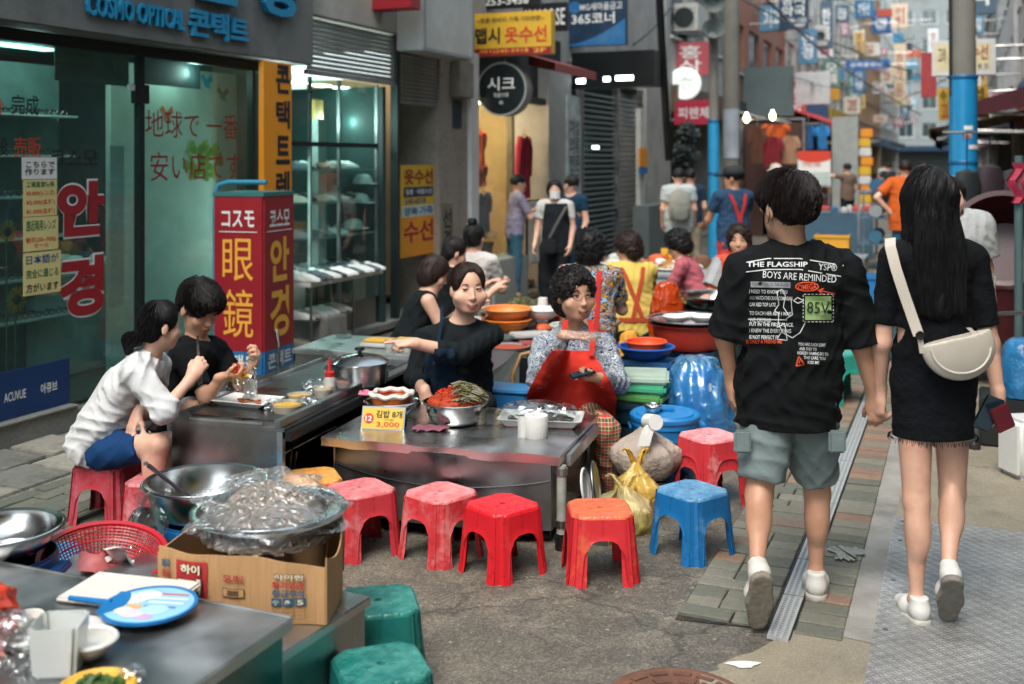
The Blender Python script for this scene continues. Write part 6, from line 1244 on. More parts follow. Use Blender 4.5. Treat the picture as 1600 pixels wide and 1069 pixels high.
# plates and lids stored on the right of the cart, boxes, bags
cr_ = bowl('steel_dish', 'round steel dish leaning at the cart side', on4(L4 + .075, .32, -.21), .10, .02, .8, STEELD, .006, 32, 'dish'); cr_.rotation_euler = (R(80), 0, R(80))
c3_ = bowl('plate', 'white enamel plate leaning beside the steel lid', on4(L4 + .055, .22, -.20), .085, .015, .8, WPLAST, .006, 32, 'plate'); c3_.rotation_euler = (R(80), 0, R(75))
bxx = thing('side_bin', 'open steel bin fixed low beside the cart with plates', 'bin', on4(L4 + .03, .12, -.42), CA); bxo('front', STEELD, bxx, 0, .16, 0, .004, .0, .2); bxo('side', mt('card_tan', '#9a8250', .7), bxx, .161, .165, 0, .35, 0, .2); bxo('floor', STEELD, bxx, 0, .16, .005, .35, .0, .004)
def bag_standing(label, name, p, r, h, mat, seed, ears=True, sx=1, sy=1):
 t = thing(name, label, 'bag', p); rs_ = np.random.default_rng(seed); f_ = rs_.integers(3, 11, 5); ph = rs_.uniform(0, 6, 5)
 def fn(a, q):
  th_ = a * 2 * PI; prof = (.8 + .35 * math.sin(PI * min(1, q * 1.15))) * (1 - .82 * max(0, q - .62) / .38); k = 1 + .07 * sum(math.sin(f_[i] * th_ + ph[i] + 4 * q) for i in range(5)) * (.3 + q)
  return (r * prof * k * sx * math.cos(th_), r * prof * k * sy * math.sin(th_), h * q)
 m = MB(); m.grid(fn, 44, 18, True); m.add([fn(i / 44, 0) for i in range(44)], [tuple(range(44))]); m.obj('body', mat, t, smooth=True)
 if ears:
  for sg in (-1, 1):
   m = MB(); m.grid(lambda a, q: (sg * (r * .12 + r * .55 * q) + (a - .5) * r * .35 * (1 - q * .6), .01 * math.sin(a * 9 + q * 4), h * (.97 + .28 * math.sin(q * 2.2)) - .0), 8, 9); m.obj('handle', mat, t, smooth=True, solid=.002)
 return t
YB = sheet('bag_yellow', '#ecc864', .75, .3, 1, 16, .9, .2); YB2 = sheet('bag_yellow2', '#f0e6b0', .62, .3, 1, 14, .9, .3)
bag_standing('golden yellow plastic bag behind the paler bag', 'plastic_bag', (X(995, 5.2), 5.22, 0), .10, .27, YB, 3); bag_standing('pale yellow plastic bag stuffed with white paper', 'plastic_bag', (X(975, 5.05), 5.05, 0), .12, .21, YB2, 8)
crumple('white crumpled paper inside the pale yellow bag', 'paper_wad', (X(975, 5.05), 5.05, .004), .09, .13, PAPER, 22, amp=.15, cat='paper', n=28)
BEI = mt('canvas_beige', '#a2968a', .9, var=.15, bump=.3, bs=26, bd=.02)
bs_ = thing('basin', 'dark shallow basin under the beige cloth bag', 'basin', (X(1020, 5.55), 5.55, 0)); MB().lathe([(.13, 0), (.17, .12), (.18, .12), (.178, .11), (.14, .02), (.001, .02)], 32, cap1=False).obj('shell', mt('basin_dark', '#2c2a28', .4), bs_, smooth=True)
bag_standing('beige cloth bag bundled on the dark basin', 'cloth_bag', (X(1008, 5.5), 5.5, .121), .135, .25, BEI, 5, False, 1.1, .9)
r_ = thing('paper_roll', 'small white paper roll lying on the beige bag', 'paper roll', (X(1018, 5.42), 5.40, .385)); m = MB(); m.lathe([(.012, -.05), (.038, -.05), (.038, .05), (.012, .05)], 24); m.obj('roll', mt('tissue', ''), r_, (0, 0, .035), (R(80), 0, R(15)), smooth=True); m = MB(); m.grid(lambda a, t: (-.03 - .05 * t + .06 * a, -.04 - .02 * t, .03 - .1 * t * t), 6, 6); m.obj('loose_sheet', mt('tissue', ''), r_, solid=.001)
bucket('sky blue lidded bucket beside the stacked red stools', (X(1040, 5.75), 5.78, 0), .172, .36, '#1c76b4', True)
cu = bowl('steel_cup', 'small steel cup on the blue bucket lid', (X(1020, 5.75), 5.74, .388), .045, .04, .75, STEELB, .004, 28, 'cup')
BB = sheet('bag_blue', '#58b4ea', .6, .25, 1.0, 12, 1, .35, .06)
crumple('big shiny blue plastic sack behind the lidded bucket', 'plastic_sack', (X(1090, 6.2), 6.22, .0), .205, .60, BB, 41, amp=.11, n=80, cat='sack')
gi = crumple('pale filling inside the blue sack', 'sack_filling', (X(1090, 6.2), 6.22, .0), .18, .55, mt('sack_fill', '#9fb4c0', .8), 42, amp=.05, cat='filling')
crumple('blue plastic sack by the right pavement edge', 'plastic_sack', (X(1600, 6.6), 6.6, .30), .17, .34, mt('sack_blue2', '#2a6fa0', .25, var=.3, vs=10, bump=.4, bs=14, bd=.02), 43, amp=.07, cat='sack')
MB_ = MB().box((0, 0, .16), (.22, .22, .32)); tag(MB_.obj('white_jerrycan', WPLAST, None, (X(1603, 5.9), 5.9, .008), (0, 0, R(10)), bevel=.03, seg=3, smooth=True), 'white plastic container standing on the right pavement', 'container')
cb_ = MB(); cb_.bx(-.25, .25, -.2, .2, 0, .28); tag(cb_.obj('black_box', mt('box_black', '#161b1c', .6), None, (X(1600, 6.6), 6.6, .012), (0, 0, BA), bevel=.01), 'black box under the blue sack on the right', 'box')
# ------------------------------------------------------------------ things on the griddle cart
pp = thing('paper_plate', 'white paper tray with scraps on the griddle cart', 'plate', T3p(388, 632) + Vector((0, 0, .006)), R(-20)); m = MB(); m.add([(-.11, -.08, .0), (.11, -.08, 0), (.11, .08, 0), (-.11, .08, 0), (-.15, -.1, .022), (.15, -.1, .022), (.15, .1, .022), (-.15, .1, .022)], [(0, 1, 2, 3), (0, 1, 5, 4), (1, 2, 6, 5), (2, 3, 7, 6), (3, 0, 4, 7)]); m.obj('tray', PAPER, pp, solid=.002)
m = MB()
for k in range(14): m.box((rn.uniform(-.06, .09), rn.uniform(-.05, .04), .008 + rn.uniform(0, .01)), (rn.uniform(.012, .03), .012, .01), rn.uniform(0, 3))
o = m.obj('scraps', mt('scraps', '#a8562a', .5, var=.7, vs=40), pp, bevel=.002, seg=1); o['kind'] = 'stuff'
m = MB(); m.grid(lambda a, t: (-.03 + .09 * a, .0 + .015 * math.sin(a * 5), .02 + .10 * t), 8, 6); m.obj('napkin', PAPER, pp, solid=.001)
def container(label, p, r, h, c, fill):
 t = thing('food_container', label, 'container', p); MB().lathe([(r * .85, 0), (r, h), (r * 1.05, h), (r * .97, h - .004), (r * .83, .003)], 28).obj('shell', sheet('cont', '#eef0ee', .2, .08), t, smooth=True)
 if fill: MB().lathe([(r * .82, .004), (r * .93, h * .75), (r * .5, h * .85), (.001, h * .87)], 24, cap1=False).obj('food', mt('food' + fill, fill, .4, var=.2, vs=30, bump=.3), t, smooth=True)
 return t
container('clear tub of yellow noodles wrapped in film on the griddle cart', T3p(449, 645), .075, .05, 0, '#cfa232'); container('low clear tub of yellow egg behind the noodle tub', T3p(468, 628), .06, .04, 0, '#c89c3c'); container('clear tub with pale food beside the squeeze bottle', T3p(505, 622), .05, .06, 0, '#c8b48c'); container('clear tub of red sauce behind the squeeze bottle', T3p(540, 606), .055, .05, 0, '#b05030')
for k, (u, v, r_) in enumerate(((430, 640, .05), (480, 640, .06), (490, 612, .06), (535, 600, .07))): crumple(['crinkled clear bag in front of the noodle tub', 'crinkled clear bag right of the noodle tub', 'crinkled clear bag around the squeeze bottle', 'crinkled clear bag beside the pot'][k], 'clear_plastic_bag', T3p(u, v), r_, r_ * 1.1, BAG, 50 + k, amp=.22)
sq = thing('squeeze_bottle', 'clear squeeze bottle with red nozzle on the griddle cart', 'bottle', T3p(515, 620)); MB().lathe([(.03, 0), (.032, .005), (.032, .09), (.024, .105), (.02, .11)], 22).obj('bottle', sheet('sqz', '#e8e4dc', .4, .2), sq, smooth=True); MB().lathe([(.026, .105), (.026, .128), (.014, .135), (.010, .16), (.005, .20), (.003, .20)], 20).obj('nozzle', mt('nozzle_red', '#a81c22', .4), sq, smooth=True)
pt = thing('cooking_pot', 'steel cooking pot with a glossy lid on the griddle cart', 'pot', T3p(562, 600)); MB().lathe([(.13, 0), (.145, .008), (.15, .11), (.155, .112), (.155, .118), (.14, .115), (.13, .01)], 40).obj('pot', STEELB, pt, smooth=True); l_ = MB().lathe([(.158, .119), (.16, .124), (.145, .132), (.11, .15), (.05, .163), (.001, .166)], 40, cap1=False).obj('lid', STEELB, pt, smooth=True); MB().lathe([(.012, .165), (.012, .18), (.028, .186), (.026, .2), (.001, .203)], 20, cap1=False).obj('knob', BLACK, l_, smooth=True)
for sg in (-1, 1): MB().tube([(sg * .15, -.03, .09), (sg * .185, -.025, .092), (sg * .185, .025, .092), (sg * .15, .03, .09)], .006, 8).obj('handle', BLACK, pt, smooth=True)
m = MB(); m.grid(lambda a, t: (.13 * (a - .5), .08 * (t - .5), .006 + .02 * abs(math.sin(a * 8 + t * 5)) * (1 - abs(2 * t - 1) ** 2)), 20, 12); tag(m.obj('cloth', mt('cloth_pink', '#c06a80', .9, var=.15, bump=.3, bs=100), None, T3p(570, 617) + Vector((.04, 0, 0)), (0, 0, -.3), smooth=True, solid=.003), 'crumpled pink cloth in front of the cooking pot', 'cloth')
sb_ = thing('side_counter', 'steel side counter behind the pot with trays', 'counter', (X(600, 7.0), 7.0, 0), CA); bxo('top', STEEL, sb_, -.5, .5, -.3, .3, .5, .53, .004); bxo('front_panel', STEELD, sb_, -.48, .48, -.29, -.284, .03, .499)
for x in (-.46, .46): bxo('leg', STEELD, sb_, x - .02, x + .02, .25, .29, 0, .499)
for k, (u, c) in enumerate(((595, '#cfa43a'), (640, '#d0b060'))): cc = Vector((X(u, 6.95), 6.95, .531)); t = thing('food_tray', ['yellow food tray on the side counter', 'second yellow food tray nearer the pointing vendor'][k], 'tray', cc, CA); bxo('shell', mt('tray_c', '#b9bcba', .4), t, -.11, .11, -.08, .08, 0, .03, .008); bxo('food', mt('tray_food' + c, c, .5, bump=.3), t, -.1, .1, -.07, .07, .0305, .045, .006)
for k in range(3): container(['empty clear cup left of the counter trays', 'empty clear cup between the counter trays', 'empty clear cup beside the vendor sleeve'][k], Vector((X(608 + k * 14, 6.72), 6.72, .531)), .03, .08, 0, None)
# ------------------------------------------------------------------ stall behind the vendors
t5 = Vector((.12, 8.0, 0)); T5 = table_stall('stall counter behind the vendors crowded with bowls', t5, CA, 1.2, .9, .50, '#6a7272', '#2c3636', 0)
def T5p(u, d): return Vector((X(u, d), d, .501))
bowl('plastic_basin', 'orange plastic basin nested on the rear stall', T5p(792, 7.75), .17, .09, .6, mt('basin_orange', '#d8782a', .4), .012, 32, 'basin'); bowl('plastic_basin', 'upper orange basin with a rolled bag rim', T5p(792, 7.75) + Vector((0, 0, .075)), .165, .09, .65, mt('basin_orange2', '#dc8a4a', .4), .02, 32, 'basin')
bowl('white_bowl', 'white bowl beside the orange basins', T5p(860, 7.9) + Vector((-.06, 0, .06)), .13, .08, .5, WPLAST, .006, 32)
gp_ = thing('pickle_pot', 'grey lidded tub of red paste below the orange basins', 'pot', Vector((X(795, 7.2), 7.15, .0))); MB().lathe([(.12, .34), (.135, .5), (.14, .5), (.13, .49), (.001, .485)], 28, cap1=False).obj('tub', mt('tub_grey', '#7d7a80', .5), gp_, smooth=True); MB().lathe([(.128, .488), (.06, .5), (.001, .505)], 24, cap0=False, cap1=False).obj('paste', mt('paste', '#a84a30', .4, bump=.3), gp_); bxo('stand', STEELD, gp_, -.15, .15, -.14, .14, 0, .338)
vg = thing('greens_tray', 'tray heaped with dark green vegetables on the rear stall', 'vegetables', T5p(815, 8.3) + Vector((0, 0, .06))); MB().lathe([(.17, 0), (.2, .03), (.19, .03), (.16, .008)], 28).obj('tray', STEELB, vg, smooth=True); m = MB(); strands(m, .17, .09, 160, .008, 3, .03); o = m.obj('greens', mt('greens', '#4a4a20', .5, var=.6, vs=20), vg, (0, 0, .01), smooth=True); o['kind'] = 'stuff'; bxo('box', WHITE, vg, -.16, .16, -.12, .12, -.06, -.001)
pc = thing('cup_stack', 'stack of white paper cups on the rear stall', 'cups', T5p(848, 8.2)); 
for k in range(5): MB().lathe([(.045, .02 * k), (.035, .02 * k + .1), (.001, .02 * k + .1)], 20, cap1=False).obj('cup', PAPER, pc, smooth=True)
for k, (u, d, c, lb) in enumerate(((830, 7.5, '#b6b8b4', 'pale tray with foil in front of the white bowl'), (845, 7.3, '#a04038', 'dark red tray under the foil tray'))): m = MB(); m.bx(-.14, .14, -.08, .08, 0, .03); tag(m.obj('tray', mt('tr' + c, c, .4), None, Vector((X(u, d), d, .501 if k == 0 else .501)) if k == 0 else Vector((X(u, d), d, .47)), (0, 0, .3), bevel=.008), lb, 'tray')
bag_standing('black net bag bundled between the two vendors', 'net_bag', (X(815, 6.75), 6.8, 0), .22, .52, mt('net_black', '#1a2624', .6, bump=.8, bs=120), 6, False, 1.1, .8)
ch = thing('wooden_chair', 'wooden chair with bent back behind the older vendor', 'chair', (X(862, 6.35), 6.28, 0), R(8)); WD = mt('chair_wood', '#9a7548', .5)
bxo('seat', BLACK, ch, -.19, .22, -.2, .2, .20, .23, .01)
for x in (-.17, .2):
 for y_ in (-.18, .18): bxo('leg', WD, ch, x - .015, x + .015, y_ - .015, y_ + .015, 0, .199)
MB().tube([(-.19, .19, .2), (-.20, .21, .44), (-.15, .22, .56), (0, .23, .59), (.17, .22, .56), (.22, .21, .44), (.21, .19, .2)], .013, 8).obj('back_frame', WD, ch, smooth=True); bxo('back_pad', BLACK, ch, -.16, .18, .2, .23, .26, .54, .01)
bxx2 = thing('blue_box', 'blue plastic box between the vendors under the tray', 'box', (X(790, 6.3), 6.25, 0), CA); bxo('shell', mt('box_blue', '#1c5f92', .4), bxx2, -.15, .15, -.1, .1, 0, .40, .01); bxo('lid', mt('box_blue2', '#2f74a4', .4), bxx2, -.16, .16, -.11, .11, .401, .42, .006)
# basins on the vendor's right
def pedestal(label, p, dx, h, c): m = MB(); return crate(label, p, BA, dx, dx, h, c)
pedestal('dark crate under the green wrapped trays', (X(990, 6.2), 6.25, 0), .36, .36, '#1c3a4a')
for k in range(3): c = ['#4f8a4c', '#3f9a72', '#a4b8a8'][k]; m = MB(); m.bx(-.2, .2, -.14, .14, 0, .05); tag(m.obj('wrapped_tray', mt('wt' + c, c, .3, var=.2, bump=.3, bs=20), None, (X(990, 6.2), 6.2, .362 + k * .052), (0, 0, BA + .12 * k), bevel=.015, smooth=True), ['green wrapped tray lowest in the pile beside the older vendor', 'turquoise green wrapped tray in the middle of the pile', 'pale tray topmost on the green pile'][k], 'tray')
pedestal('blue crate under the blue basin', (X(1018, 6.7), 6.75, 0), .34, .50, '#1d4f7c')
bowl('plastic_basin', 'blue plastic basin with an orange basin inside', (X(1012, 6.6), 6.68, .50), .165, .08, .7, mt('basin_blue', '#2050a0', .4), .014, 32, 'basin'); bowl('plastic_basin', 'bright orange basin turned over in the blue basin', (X(1012, 6.6), 6.68, .52), .125, .09, .6, mt('basin_orange3', '#d8542c', .4), .006, 32, 'basin')
pedestal('navy crate under the red basin', (X(1080, 7.3), 7.35, 0), .4, .46, '#18324c')
bowl('plastic_basin', 'deep red basin with a steel tray on top', (X(1080, 7.2), 7.3, .46), .25, .17, .82, mt('basin_red', '#a83428', .4), .016, 36, 'basin'); bowl('steel_tray', 'wide steel tray on the deep red basin', (X(1080, 7.2), 7.3, .632), .27, .03, .9, STEELB, .02, 36, 'tray')
for k, (u, c) in enumerate(((1058, WPLAST), (1100, WPLAST))): bowl('white_bowl', ['white bowl left on the wide steel tray', 'white bowl with food right on the wide steel tray'][k] if False else ['white bowl on the wide steel tray beside the orange bag', 'white bowl on the wide steel tray beside the walking man'][k], (X(u, 7.2), 7.25, .638), .085, .045, .7, c, .005, 28)
bowl('steel_basin', 'large shallow steel basin behind the white bowls', (X(1118, 8.1), 8.1, .62), .28, .10, .8, STEELB, .02, 40, 'basin'); pedestal('dark crate under the large shallow basin', (X(1118, 8.1), 8.15, 0), .45, .62, '#20282a')
crumple('translucent orange bag standing behind the steel tray', 'plastic_bag', (X(1042, 7.8), 7.8, .45), .14, .40, sheet('bag_or', '#d8531c', .72, .2, .9, 14, .8, .22), 61, .9, .6, amp=.08, n=48); pedestal('teal crate under the orange bag', (X(1042, 7.85), 7.85, 0), .36, .45, '#1f4f52')
crumple('small yellow orange bag behind the flowered sleeve', 'plastic_bag', (X(985, 7.1), 7.15, .3), .07, .3, mt('bag_yo', '#d8952c', .4, var=.2), 62, amp=.2); pedestal('low dark crate under the small yellow bag', (X(985, 7.1), 7.15, 0), .3, .3, '#262c2c')
# far food stall (left of couple)
t6 = Vector((X(1060, 11.0), 11.0, 0)); table_stall('long food stall table with plates beyond the yellow shirted woman', t6, CA, 1.9, 1.1, .62, '#8d9494', '#4f5a5c', 0)
lumps(t6, CA, 1.8, 1.0, .62, 40, ['#c8ccc8', '#d0d2ce', '#c4c8c6', '#b9bcb8', '#d4d6d2', '#c0582c', '#a8823c', '#c2c4bc', '#b04a2c', '#6a4a34'], 'dish or packet on the long food stall', 'dish', 'dishes on the long food stall', .03, .14, 'food_dish')
for k, (u, d, c) in enumerate(((1010, 11.0, '#c0582c'), (1045, 10.8, '#a8793c'), (1085, 11.2, '#8c4a2c'))):
 pl_ = bowl('plate', ['plate of orange kimchi on the long food stall', 'plate of golden pancakes on the long food stall', 'plate of brown food on the long food stall'][k], (X(u, d), d, .62), .15, .03, .7, WPLAST, .008, 28, 'plate'); m = MB(); strands(m, .12, .06, 40, .014, 2, .03); o = m.obj('food', mt('pf' + c, c, .5, var=.4), pl_, (0, 0, .02), smooth=True); o['kind'] = 'stuff'
yc = thing('price_card', 'yellow price card propped on the long food stall', 'price card', (X(1055, 11.3), 11.3, .62), BA); bxo('card', YEL, yc, -.15, .15, 0, .01, 0, .18); text('5,000', .2, .08, INKO, yc, (0, -.004, .09), bold=.02); bxo('foot', DARK, yc, -.05, .05, .011, .06, 0, .02)
tb2 = table_stall('green and blue crates table behind the walking man', Vector((X(1345, 9.5), 9.6, 0)), BA, .7, .6, .5, '#2a6f78', '#1f5a6c', 0); crate('blue crate on the table behind the walking man', (X(1350, 9.5), 9.6, .5), BA, .45, .35, .22, '#1c6aa4'); crate('green crate under the blue one behind the walking man', (X(1335, 8.8), 8.8, 0), BA, .42, .32, .3, '#2f7f6a')
lumps(t5, CA, 1.1, .8, .50, 15, ['#c8ccc8', '#b9bcb8', '#c0582c', '#a8823c', '#8c9494', '#a03a2c', '#6a6a34'], 'small dish on the counter behind the vendors', 'dish', 'dishes behind the vendors', .03, .08, 'food_dish')
for lb, x, y_, s9 in (('low teal stool under the pointing vendor', -.31, 6.2, .82), ('low teal stool under the tank top diner', -.77, 7.42, .9), ('teal stool under the masked diner', -.57, 8.22, 1.05), ('teal stool under the diner with a bun', -.34, 8.77, 1.25), ('tall teal stool under the floral shirt', .49, 7.2, 1.4), ('teal stool under the yellow shirt', .94, 8.46, 1.05), ('teal stool under the curly haired person in pink', 1.62, 8.98, 1.2), ('teal stool under the smiling person in coral', 1.83, 8.64, 1.25)): stool(lb, x, y_, 15, 'teal', '', '', 0, 0, sc=s9)
t7 = Vector((X(955, 9.6), 9.7, 0)); table_stall('stall table with bowls between the floral and yellow shirts', t7, CA, .9, .8, .62, '#7d8484', '#3c4648', 0)
lumps(t7, CA, .85, .75, .62, 14, ['#c8ccc8', '#b9bcb8', '#c0582c', '#a8823c', '#c2c4bc', '#a03a2c', '#4f5a34'], 'dish on the table between the floral and yellow shirts', 'dish', 'dishes by the yellow shirt', .03, .14, 'food_dish')
for k, (x, y_, r9, c) in enumerate(((-.42, -.25, .13, '#b9bcb8'), (-.05, -.32, .12, '#d8782a'), (.38, -.3, .13, '#c8ccc8'), (.2, .25, .14, '#b03a2c'), (-.35, .25, .13, '#8c9494'))):
 bowl('round_bowl', cname(c) + ['', '', '', '', ''][k] + ' round bowl set out on the counter behind the vendors' + [', at its corner', '', ', beside the net bag', '', ''][k], t5 + CX * x + CY * y_ + Vector((0, 0, .501)), r9, .07, .6, mt('rb' + c, c, .35), .008, 24)
# ================================================================== people
from mathutils.bvhtree import BVHTree
class Fld:
 """signed distance grid -> one continuous surface (surface nets)"""
 def __init__(s, lo, hi, h):
  s.lo = np.array(lo, np.float32); s.h = h; s.n = np.ceil((np.array(hi) - s.lo) / h).astype(int) + 1
  s.ax = [s.lo[i] + h * np.arange(s.n[i], dtype=np.float32) for i in range(3)]; s.D = np.full(s.n, .3, np.float32)
 def sub(s, lo, hi):
  a = [max(0, int((lo[i] - s.lo[i]) / s.h)) for i in range(3)]; b = [min(s.n[i], int((hi[i] - s.lo[i]) / s.h) + 2) for i in range(3)]
  if any(b[i] <= a[i] for i in range(3)): return None
  sl = tuple(slice(a[i], b[i]) for i in range(3))
  return sl, s.ax[0][sl[0]][:, None, None], s.ax[1][sl[1]][None, :, None], s.ax[2][sl[2]][None, None, :]
 def put(s, sl, d, k, op):
  A = s.D[sl]
  if op == 's': A_, d_ = -A, d
  else: A_, d_ = A, d
  if k > 0:
   q = np.maximum(k - np.abs(A_ - d_), 0) / k; r = np.minimum(A_, d_) - q * q * k * .25
  else: r = np.minimum(A_, d_)
  s.D[sl] = -r if op == 's' else r
 def cap(s, a, b, ra, rb, k=.012, wf=1.0, side=None, op='u'):
  a = np.array(a, np.float32); b = np.array(b, np.float32); m = max(ra, rb) * max(1, wf) + k + 3 * s.h
  q = s.sub(np.minimum(a, b) - m, np.maximum(a, b) + m)
  if q is None: return
  sl, x, y, z = q; ba = b - a; L = float(ba @ ba) + 1e-9; px, py, pz = x - a[0], y - a[1], z - a[2]
  t = np.clip((px * ba[0] + py * ba[1] + pz * ba[2]) / L, 0, 1); px, py, pz = px - t * ba[0], py - t * ba[1], pz - t * ba[2]
  if wf != 1 and side is not None:
   sd_ = np.array(side, np.float32); sd_ /= np.linalg.norm(sd_); ps = px * sd_[0] + py * sd_[1] + pz * sd_[2]; f = ps * (1 / wf - 1)
   px, py, pz = px + f * sd_[0], py + f * sd_[1], pz + f * sd_[2]
  s.put(sl, np.sqrt(px * px + py * py + pz * pz) - (ra + (rb - ra) * t), k, op)
 def ell(s, c, r, M=None, k=.012, op='u'):
  c = np.array(c, np.float32); r = np.array(r, np.float32); m = r.max() + k + 3 * s.h; q = s.sub(c - m, c + m)
  if q is None: return
  sl, x, y, z = q; x, y, z = x - c[0], y - c[1], z - c[2]
  if M is not None:
   M = np.array(M, np.float32); X_, Y_, Z_ = [x * M[0, i] + y * M[1, i] + z * M[2, i] for i in range(3)]
  else: X_, Y_, Z_ = x, y, z
  k0 = np.sqrt((X_ / r[0]) ** 2 + (Y_ / r[1]) ** 2 + (Z_ / r[2]) ** 2); k1 = np.sqrt((X_ / r[0] ** 2) ** 2 + (Y_ / r[1] ** 2) ** 2 + (Z_ / r[2] ** 2) ** 2) + 1e-6
  s.put(sl, k0 * (k0 - 1) / k1, k, op)
 def cut(s, p, n, k=0.0):
  n = np.array(n, np.float32); n /= np.linalg.norm(n); p = np.array(p); d = (s.ax[0][:, None, None] - p[0]) * n[0] + (s.ax[1][None, :, None] - p[1]) * n[1] + (s.ax[2][None, None, :] - p[2]) * n[2]
  s.D = np.maximum(s.D, d)
 def warp(s, fn):
  s.D += fn(s.ax[0][:, None, None], s.ax[1][None, :, None], s.ax[2][None, None, :]).astype(np.float32)
 def mesh(s, name, mat, origin):
  D = s.D; D[0], D[-1] = .3, .3; D[:, 0], D[:, -1] = .3, .3; D[:, :, 0], D[:, :, -1] = .3, .3
  I = D < 0; nx, ny, nz = D.shape
  cn = sum(I[i:nx - 1 + i, j:ny - 1 + j, k:nz - 1 + k].astype(np.int8) for i in (0, 1) for j in (0, 1) for k in (0, 1))
  act = (cn > 0) & (cn < 8); idx = np.full(act.shape, -1, np.int64); cells = np.argwhere(act); idx[act] = np.arange(len(cells))
  acc = np.zeros((len(cells), 3)); cnt = np.zeros(len(cells)); ci, cj, ck = cells.T
  cor = [(i, j, k) for i in (0, 1) for j in (0, 1) for k in (0, 1)]; V = {c: D[ci + c[0], cj + c[1], ck + c[2]] for c in cor}
  for c in cor:
   for a in range(3):
    if c[a] == 0:
     e = list(c); e[a] = 1; v0, v1 = V[c], V[tuple(e)]; m = (v0 < 0) != (v1 < 0); t = np.where(m, v0 / np.where(m, v0 - v1, 1), 0)
     p = np.repeat(np.array([c], float), len(cells), 0); p[:, a] = t; acc[m] += p[m]; cnt += m
  P_ = (cells + acc / cnt[:, None]) * s.h + s.lo
  F_ = []
  for a in range(3):
   b, c = [(1, 2), (2, 0), (0, 1)][a]; sh = [slice(1, -1)] * 3; sh[a] = slice(0, -1); s1 = list(sh); s1[a] = slice(1, None)
   A, B = I[tuple(sh)], I[tuple(s1)]; m = np.argwhere(A != B); off = np.array([1, 1, 1]); off[a] = 0; g = m + off; flip = B[tuple(m.T)]
   def cell(db, dc): q = g.copy(); q[:, b] -= db; q[:, c] -= dc; return idx[q[:, 0], q[:, 1], q[:, 2]]
   q = np.stack([cell(1, 1), cell(0, 1), cell(0, 0), cell(1, 0)], 1); q[flip] = q[flip][:, ::-1]; F_.append(q)
  F_ = np.concatenate(F_); F_ = F_[(F_ >= 0).all(1)]
  P_ = P_ - np.array(origin)
  me = bpy.data.meshes.new(name); me.vertices.add(len(P_)); me.vertices.foreach_set('co', P_.ravel().astype(np.float32)); me.loops.add(F_.size); me.loops.foreach_set('vertex_index', F_.ravel().astype(np.int32)); me.polygons.add(len(F_)); me.polygons.foreach_set('loop_start', np.arange(0, F_.size, 4, dtype=np.int32)); me.polygons.foreach_set('use_smooth', np.ones(len(F_), bool)); me.update(calc_edges=True)
  if mat: me.materials.append(mat)
  return me
def V3(*a): return Vector(a)
def frame(f, u):
 f = Vector(f).normalized(); r = f.cross(Vector(u)).normalized(); u = r.cross(f); return Matrix((r, f, u)).transposed()
def skin_mat(name, c): return mt(name, c, .5, var=.15, vs=7, bump=.07, bs=160, sss=.2, dirt='#b5705c', dirt_s=9, dirt_a=.3, rv=.3)
SK = [skin_mat('skin_fair', '#cfa58e'), skin_mat('skin_warm', '#c09479'), skin_mat('skin_tan', '#ab7d62')]
def hair_mat(name, c, rough=.6):
 m = mt(name, c, rough, var=.5, vs=60, bump=.25, bs=150, stretch=(1, 1, .10), spec=.35, bd=.003); return m
HB = hair_mat('hair_black', '#15110f'); HBR = hair_mat('hair_brown', '#261711'); HMN = hair_mat('hair_man', '#1a1211'); HD = hair_mat('hair_dark', '#0e0d0e')
def cloth(name, c, fold=.3, **k): return mt(name, c, .9, var=k.pop('var', .12), bump=fold, bs=k.pop('bs', 14), bd=k.pop('bd', .012), spec=.2, **k)
def pose(base, yaw, ht=1.66, sit=None, lean=0.0, hy=0.0, hp=0.0, kn=None, spread=.1):
 """default joints; yaw 0 looks away from the viewer (+y); sit = seat height"""
 y = R(yaw); f = V3(-math.sin(y), math.cos(y), 0); r = V3(math.cos(y), math.sin(y), 0); Z = V3(0, 0, 1); b = V3(base[0], base[1], 0); k = ht / 1.7; J = {}
 hz = .90 * k if sit is None else sit + .09
 pv = b + Z * hz; up = (Z * math.cos(R(lean)) + f * math.sin(R(lean))); J['pv'] = pv; J['ch'] = pv + up * .34 * k; J['nk'] = pv + up * .53 * k; J['f'] = f; J['r'] = r; J['k'] = k
 J['sl'] = J['nk'] - r * .175 * k - up * .045 * k; J['sr'] = J['nk'] + r * .175 * k - up * .045 * k
 J['hl'] = pv - r * .085 * k - Z * .03; J['hr'] = pv + r * .085 * k - Z * .03
 y2 = R(yaw + hy); hf = V3(-math.sin(y2), math.cos(y2), 0) * math.cos(R(hp)) + Z * math.sin(R(hp)); J['hf'] = hf
 J['hd'] = J['nk'] + (up * .6 + Z * .4).normalized() * .135 * k + f * .015
 if sit is None:
  for q, sg in (('l', -1), ('r', 1)): J['k' + q] = b + r * sg * .09 + Z * .47 * k + f * .01; J['a' + q] = b + r * sg * .095 + Z * .085; J['t' + q] = f
 else:
  for q, sg in (('l', -1), ('r', 1)): J['k' + q] = b + r * sg * (.10 + spread) + Z * min(.47, sit + .18) + f * (.36 if sit < .35 else .42); J['a' + q] = b + r * sg * (.10 + spread) + Z * .085 + f * .36; J['t' + q] = f
 for q, sg in (('l', -1), ('r', 1)):
  J['e' + q] = J['s' + q] - Z * .27 * k + r * sg * .04 + f * .0; J['w' + q] = J['e' + q] - Z * .20 * k + f * .10; J['n' + q] = r * -sg; J['c' + q] = 'relax'
 return J
CURL = {'relax': (.30, .35, .4, .45, .5), 'fist': (.8, 1.35, 1.35, 1.35, 1.35), 'point': (.6, .06, 1.25, 1.35, 1.35), 'flat': (.15, .08, .08, .1, .12), 'grip': (.5, .85, .9, .95, 1.0)}
